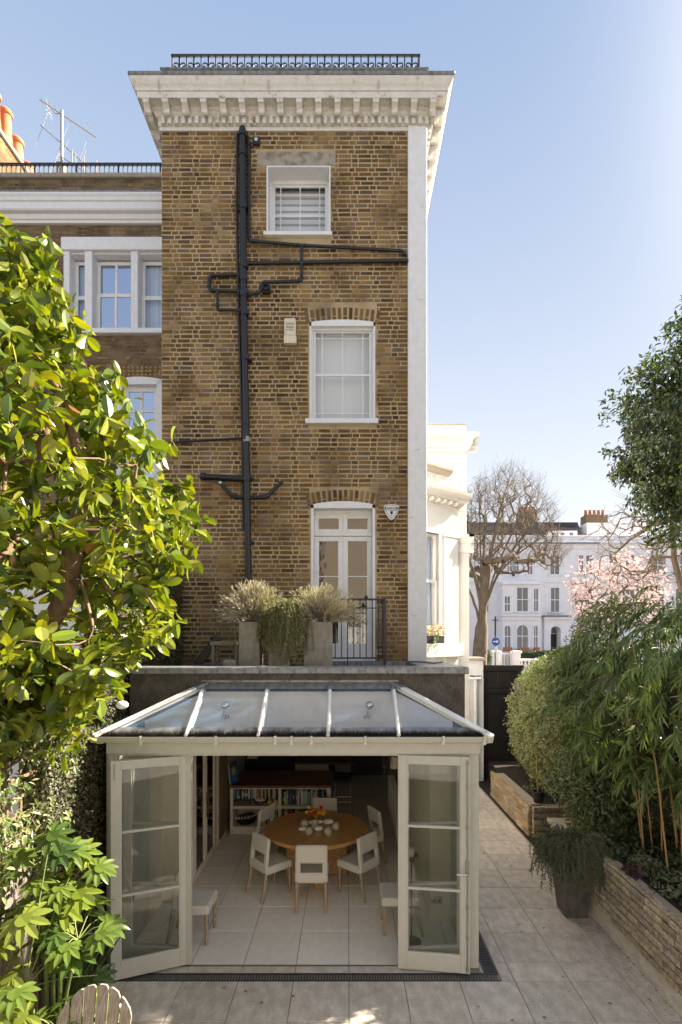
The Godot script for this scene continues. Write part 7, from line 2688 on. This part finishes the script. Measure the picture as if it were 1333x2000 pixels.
func front_walls() -> void:
	var d := 31.0
	var t := thing("front_balustrade", "low white balustrade with bulbous balusters before the far terrace", "balustrade", V(11, 1.6, d))
	var b := B.new()
	var x0 := px(1016, d)
	b.span(x0, 22, py(1291, d), py(1287, d), -d + 0.15, -d - 0.15, 0.02)
	b.span(x0, 22, 1.6, py(1307, d), -d + 0.15, -d - 0.15, 0.02)
	obj("rail", b, M.far_white, t)
	for k in 26:
		b = B.new()
		var y := py(1307, d)
		b.lathe([Vector2(0.05, 0), Vector2(0.075, 0.04), Vector2(0.05, 0.08), Vector2(0.10, 0.2), Vector2(0.06, 0.36), Vector2(0.05, 0.40), Vector2(0.075, 0.45), Vector2(0.05, 0.49)], V(x0 + 0.12 + k * 0.21, y, d), 8)
		obj("baluster", b, M.far_white, t)
	var k := 0
	for q in [[961, 975, "left of the pale gate, behind the sign's post"], [1002, 1015, "between the pale gate and the balustrade"]]:
		t = thing("gate_pier", "white gate pier across the street, " + String(q[2]), "pier", V(px(q[0], d), 1.6, d), "white gate piers across the street")
		b = B.new()
		b.span(px(q[0], d), px(q[1], d), 1.6, py(1276, d), -d + 0.2, -d - 0.2, 0.01)
		obj("shaft", b, M.far_white, t)
		b = B.new()
		b.span(px(q[0] - 2.5, d), px(q[1] + 2.5, d), py(1276, d), py(1271, d), -d + 0.28, -d - 0.28, 0.04)
		obj("cap", b, M.far_white, t)
		k += 1
	t = thing("iron_gate", "pale iron gate of upright bars between the two white piers", "gate", V(px(988, d), 1.6, d))
	b = B.new()
	b.span(px(976, d), px(1001, d), py(1277, d), py(1276, d), -d + 0.02, -d - 0.02)
	b.span(px(976, d), px(1001, d), 1.7, 1.75, -d + 0.02, -d - 0.02)
	obj("rail", b, M.far_white, t)
	for i in 9:
		b = B.new(); b.rod(V(px(977.5 + i * 2.8, d), 1.65, d), V(px(977.5 + i * 2.8, d), py(1275, d), d), 0.018, 5)
		obj("bar", b, M.far_white, t)
	t = thing("rubbish_bin", "black wheeled bin behind the pale gate across the street", "bin", V(px(988, 32), 1.6, 32))
	b = B.new(); b.span(px(983, 32), px(995, 32), 1.62, 2.75, -31.8, -32.3, 0.04)
	obj("body", b, M.black_wood, t)
	b = B.new(); b.span(px(982, 32), px(996, 32), 2.76, 2.84, -31.72, -32.4, 0.03)
	obj("lid", b, M.black_wood, t)
	t = thing("street_railing", "black railings by the trunk of the bare plane tree", "railing", V(px(952, 30), 1.6, 30))
	b = B.new(); b.span(px(944, 30), px(961, 30), 2.66, 2.70, -29.98, -30.02)
	obj("rail", b, M.black_iron, t)
	for i in 8:
		b = B.new(); b.rod(V(px(944.5 + i * 2.2, 30), 1.6, 30), V(px(944.5 + i * 2.2, 30), 2.78, 30), 0.016, 5)
		obj("bar", b, M.black_iron, t)
	var r := rg(501)
	t = thing("box_hedge", "low clipped dark green hedge behind the white balustrade", "hedge", V(12, 1.6, 32))
	var lf := B.new(); lf.leaf(0.10, 0.07, 0.3, 0.3, 2, 0.6, 0.5)
	var xs := []
	for i in 5000:
		var p := V(r.randf_range(px(1014, 32), 16.0), r.randf_range(2.3, py(1273, 32)), 31.6 + r.randf_range(-0.03, 0.06))
		if r.randf() < 0.35: p = V(p.x, py(1273, 32) + r.randf() * 0.04, r.randf_range(31.6, 32.3))
		xs.append(facing(p, rv(r), Vector3(0, 0.7, 1) + rv(r) * 0.5, r.randf_range(0.6, 1.1)))
	scatter("foliage", lf.mesh(), M.dull_leaf, xs, PackedColorArray([Color(0.03, 0.06, 0.02), Color(0.045, 0.075, 0.025), Color(0.02, 0.045, 0.015)]), t)
	b = B.new(); b.span(px(1014, 32) + 0.05, 16.0, 1.6, py(1273, 32) - 0.03, -31.7, -32.3)
	obj("woody_core", b, M.dark_inside, t)
	t = thing("street_shrub", "small rounded green shrub at the foot of the bare plane tree", "shrub", V(px(950, 29), 1.6, 29))
	xs = []
	for i in 900:
		var v := rv(r)
		xs.append(facing(V(px(950, 29), 2.75, 29) + v * Vector3(0.32, 0.5, 0.3), rv(r), v, r.randf_range(0.5, 1.0)))
	scatter("foliage", lf.mesh(), M.dull_leaf, xs, PackedColorArray([Color(0.05, 0.09, 0.02), Color(0.08, 0.11, 0.03)]), t)


func plane_tree() -> void:
	var r := rg(511)
	var d := 24.0
	var t := thing("plane_tree", "big bare winter tree with a thick mottled trunk and fine fanning twigs", "tree", V(px(937, d), 1.6, d))
	var tips := []
	var c := V(7.15, 7.6, d)
	while tips.size() < 1100:
		var v := rv(r).normalized()
		if v.y < -0.18: continue
		var p := c + v * Vector3(2.55, 4.0, 2.4) * (0.45 + 0.55 * pow(r.randf(), 0.4))
		tips.append(p)
	var x := px(937, d)
	var g := grow(r, PackedVector3Array([V(x, 1.55, d), V(x, 2.8, d), V(x + 0.05, 3.6, d), V(x + 0.12, 4.6, d)]), tips, 0.3, 0.0062, 0.44, 0.9, 0.015, 0.57, [V(5.2, 8.6, d + 0.6), V(7.3, 11.0, d - 0.4), V(9.0, 9.4, d + 0.5), V(5.9, 10.4, d - 0.5), V(8.8, 8.4, d - 0.7), V(6.6, 10.9, d + 1.0), V(8.2, 10.0, d + 1.0), V(5.0, 6.8, d - 0.5), V(7.8, 9.6, d - 1.4), V(6.6, 9.0, d - 1.5), V(6.8, 9.0, d + 1.8)], 1.25)
	obj("branches", g[0], M.bark, t)
	var tw := B.new()
	for i in tips.size():
		for k in 3:
			var q: Vector3 = tips[i]
			var dir: Vector3 = (g[1][i] + rv(r) * 0.55 + Vector3.UP * 0.35 + (q - c).normalized() * 0.4).normalized()
			tw.tube(PackedVector3Array([q - g[1][i] * 0.15 * k, q + dir * r.randf_range(0.35, 0.8)]), PackedFloat32Array([0.0055, 0.0025]), 3, false)
	obj("twigs", tw, M.bark, t, "stuff")


func bare_tree() -> void:
	var r := rg(521)
	var d := 15.0
	var t := thing("bare_tree", "bare tree whose long crooked branches reach in from the right edge", "tree", V(px(1352, d), 1.5, d))
	var tips := []
	for i in 150:
		var a := r.randf()
		var p := V(px(lerpf(1165, 1345, pow(r.randf(), 0.8)), d), py(r.randf_range(985, 1150), d), d + r.randf_range(-1.3, 1.3))
		if p.x < 8.0 and p.y > 8.0 + (p.x - 8) * 0.2: p.y -= 1.2
		tips.append(p)
	var g := grow(r, PackedVector3Array([V(px(1356, d), 1.5, d), V(px(1352, d), 3.6, d), V(px(1335, d), 5.0, d), V(px(1318, d), 6.0, d), V(px(1312, d), 7.4, d)]), tips, 0.22, 0.011, 0.13, -0.25, 0.06, 0.42)
	obj("branches", g[0], M.bark, t)
	var tw := B.new()
	for i in tips.size():
		for k in 3:
			var q: Vector3 = tips[i]
			var dir: Vector3 = (g[1][i] + rv(r) * 0.8 + Vector3.UP * 0.3).normalized()
			tw.tube(PackedVector3Array([q - g[1][i] * 0.2 * k, q + dir * r.randf_range(0.2, 0.5)]), PackedFloat32Array([0.008, 0.003]), 3, false)
	obj("twigs", tw, M.bark, t, "stuff")


func blossom_tree() -> void:
	var r := rg(531)
	var d := 24.5
	var t := thing("blossoming_magnolia", "pink blossoming tree in front of the white terrace at the right", "tree", V(12.4, 1.5, d))
	var tips := []
	var c := V(12.6, 5.9, d)
	while tips.size() < 420:
		var v := rv(r).normalized()
		tips.append(c + v * Vector3(2.35, 2.0, 2.0) * (0.3 + 0.7 * pow(r.randf(), 0.45)))
	var g := grow(r, PackedVector3Array([V(12.4, 1.5, d), V(12.4, 3.0, d), V(12.5, 4.6, d)]), tips, 0.3, 0.009, 0.16, 0.3, 0.06)
	obj("branches", g[0], M.bark, t)
	var lf := B.new(); lf.leaf(0.13, 0.06, 0.5, -0.4, 3, 0.6, 0.55)
	var xs := []
	for i in tips.size():
		for k in 3:
			var p: Vector3 = tips[i] + rv(r) * 0.28
			for m in 5: xs.append(facing(p, Vector3.UP + rv(r) * 0.8, rv(r), r.randf_range(0.7, 1.2)))
	scatter("blossoms", lf.mesh(), M.petal, xs, PackedColorArray([Color(0.80, 0.71, 0.70), Color(0.84, 0.79, 0.77), Color(0.72, 0.58, 0.58), Color(0.86, 0.83, 0.81)]), t)


func _ready() -> void:
	sky_and_sun()
	materials()
	mk("cream_brick", L(0.64, 0.57, 0.44), 0.9, {"tex": M.brick.albedo_texture, "scale": Vector3(0.5, 3.0, 0.5)})
	mk("far_glass", L(0.16, 0.15, 0.14), 0.1, {"spec": 0.6})
	patio()
	rear_house()
	house()
	left_house()
	garden_room()
	lane_side()
	street()
	right_beds()
	pipes()
	roof_rail()
	terrace()
	left_side()
	magnolia()
	fatsia()
	undergrowth()
	hedge_and_bamboo()
	viburnum()
	kitchen()
	dining()


func rear_house() -> void:
	# the neighbour's house from which the view is taken; the panes reflect it
	var t := thing("rear_house", "sunlit cream and brick house facing the garden, seen only in the panes' reflections", "house", V(0, 0, -2.4))
	var b := B.new()
	holes_wall(b, -16, 16, -0.06, 4.6, -2.4, -2.8, [])
	obj("lower_wall", b, M.white_render, t)
	b = B.new()
	b.span(-16, 16, 4.6, 9.2, 2.41, 2.8)
	obj("upper_wall", b, M.cream_brick, t)
	b = B.new()
	b.span(-16, 16, 4.5, 4.75, 2.3, 2.45, 0.02)
	b.span(-16, 16, 9.2, 9.6, 2.2, 2.9, 0.03)
	obj("string_course", b, M.white_render, t)
	for k in 8:
		for y in [1.0, 6.0]:
			b = B.new()
			var x := -13.0 + k * 3.6
			b.span(x, x + 1.1, y, y + 1.7, 2.36, 2.42)
			obj("window", b, M.mirror_glass, t)
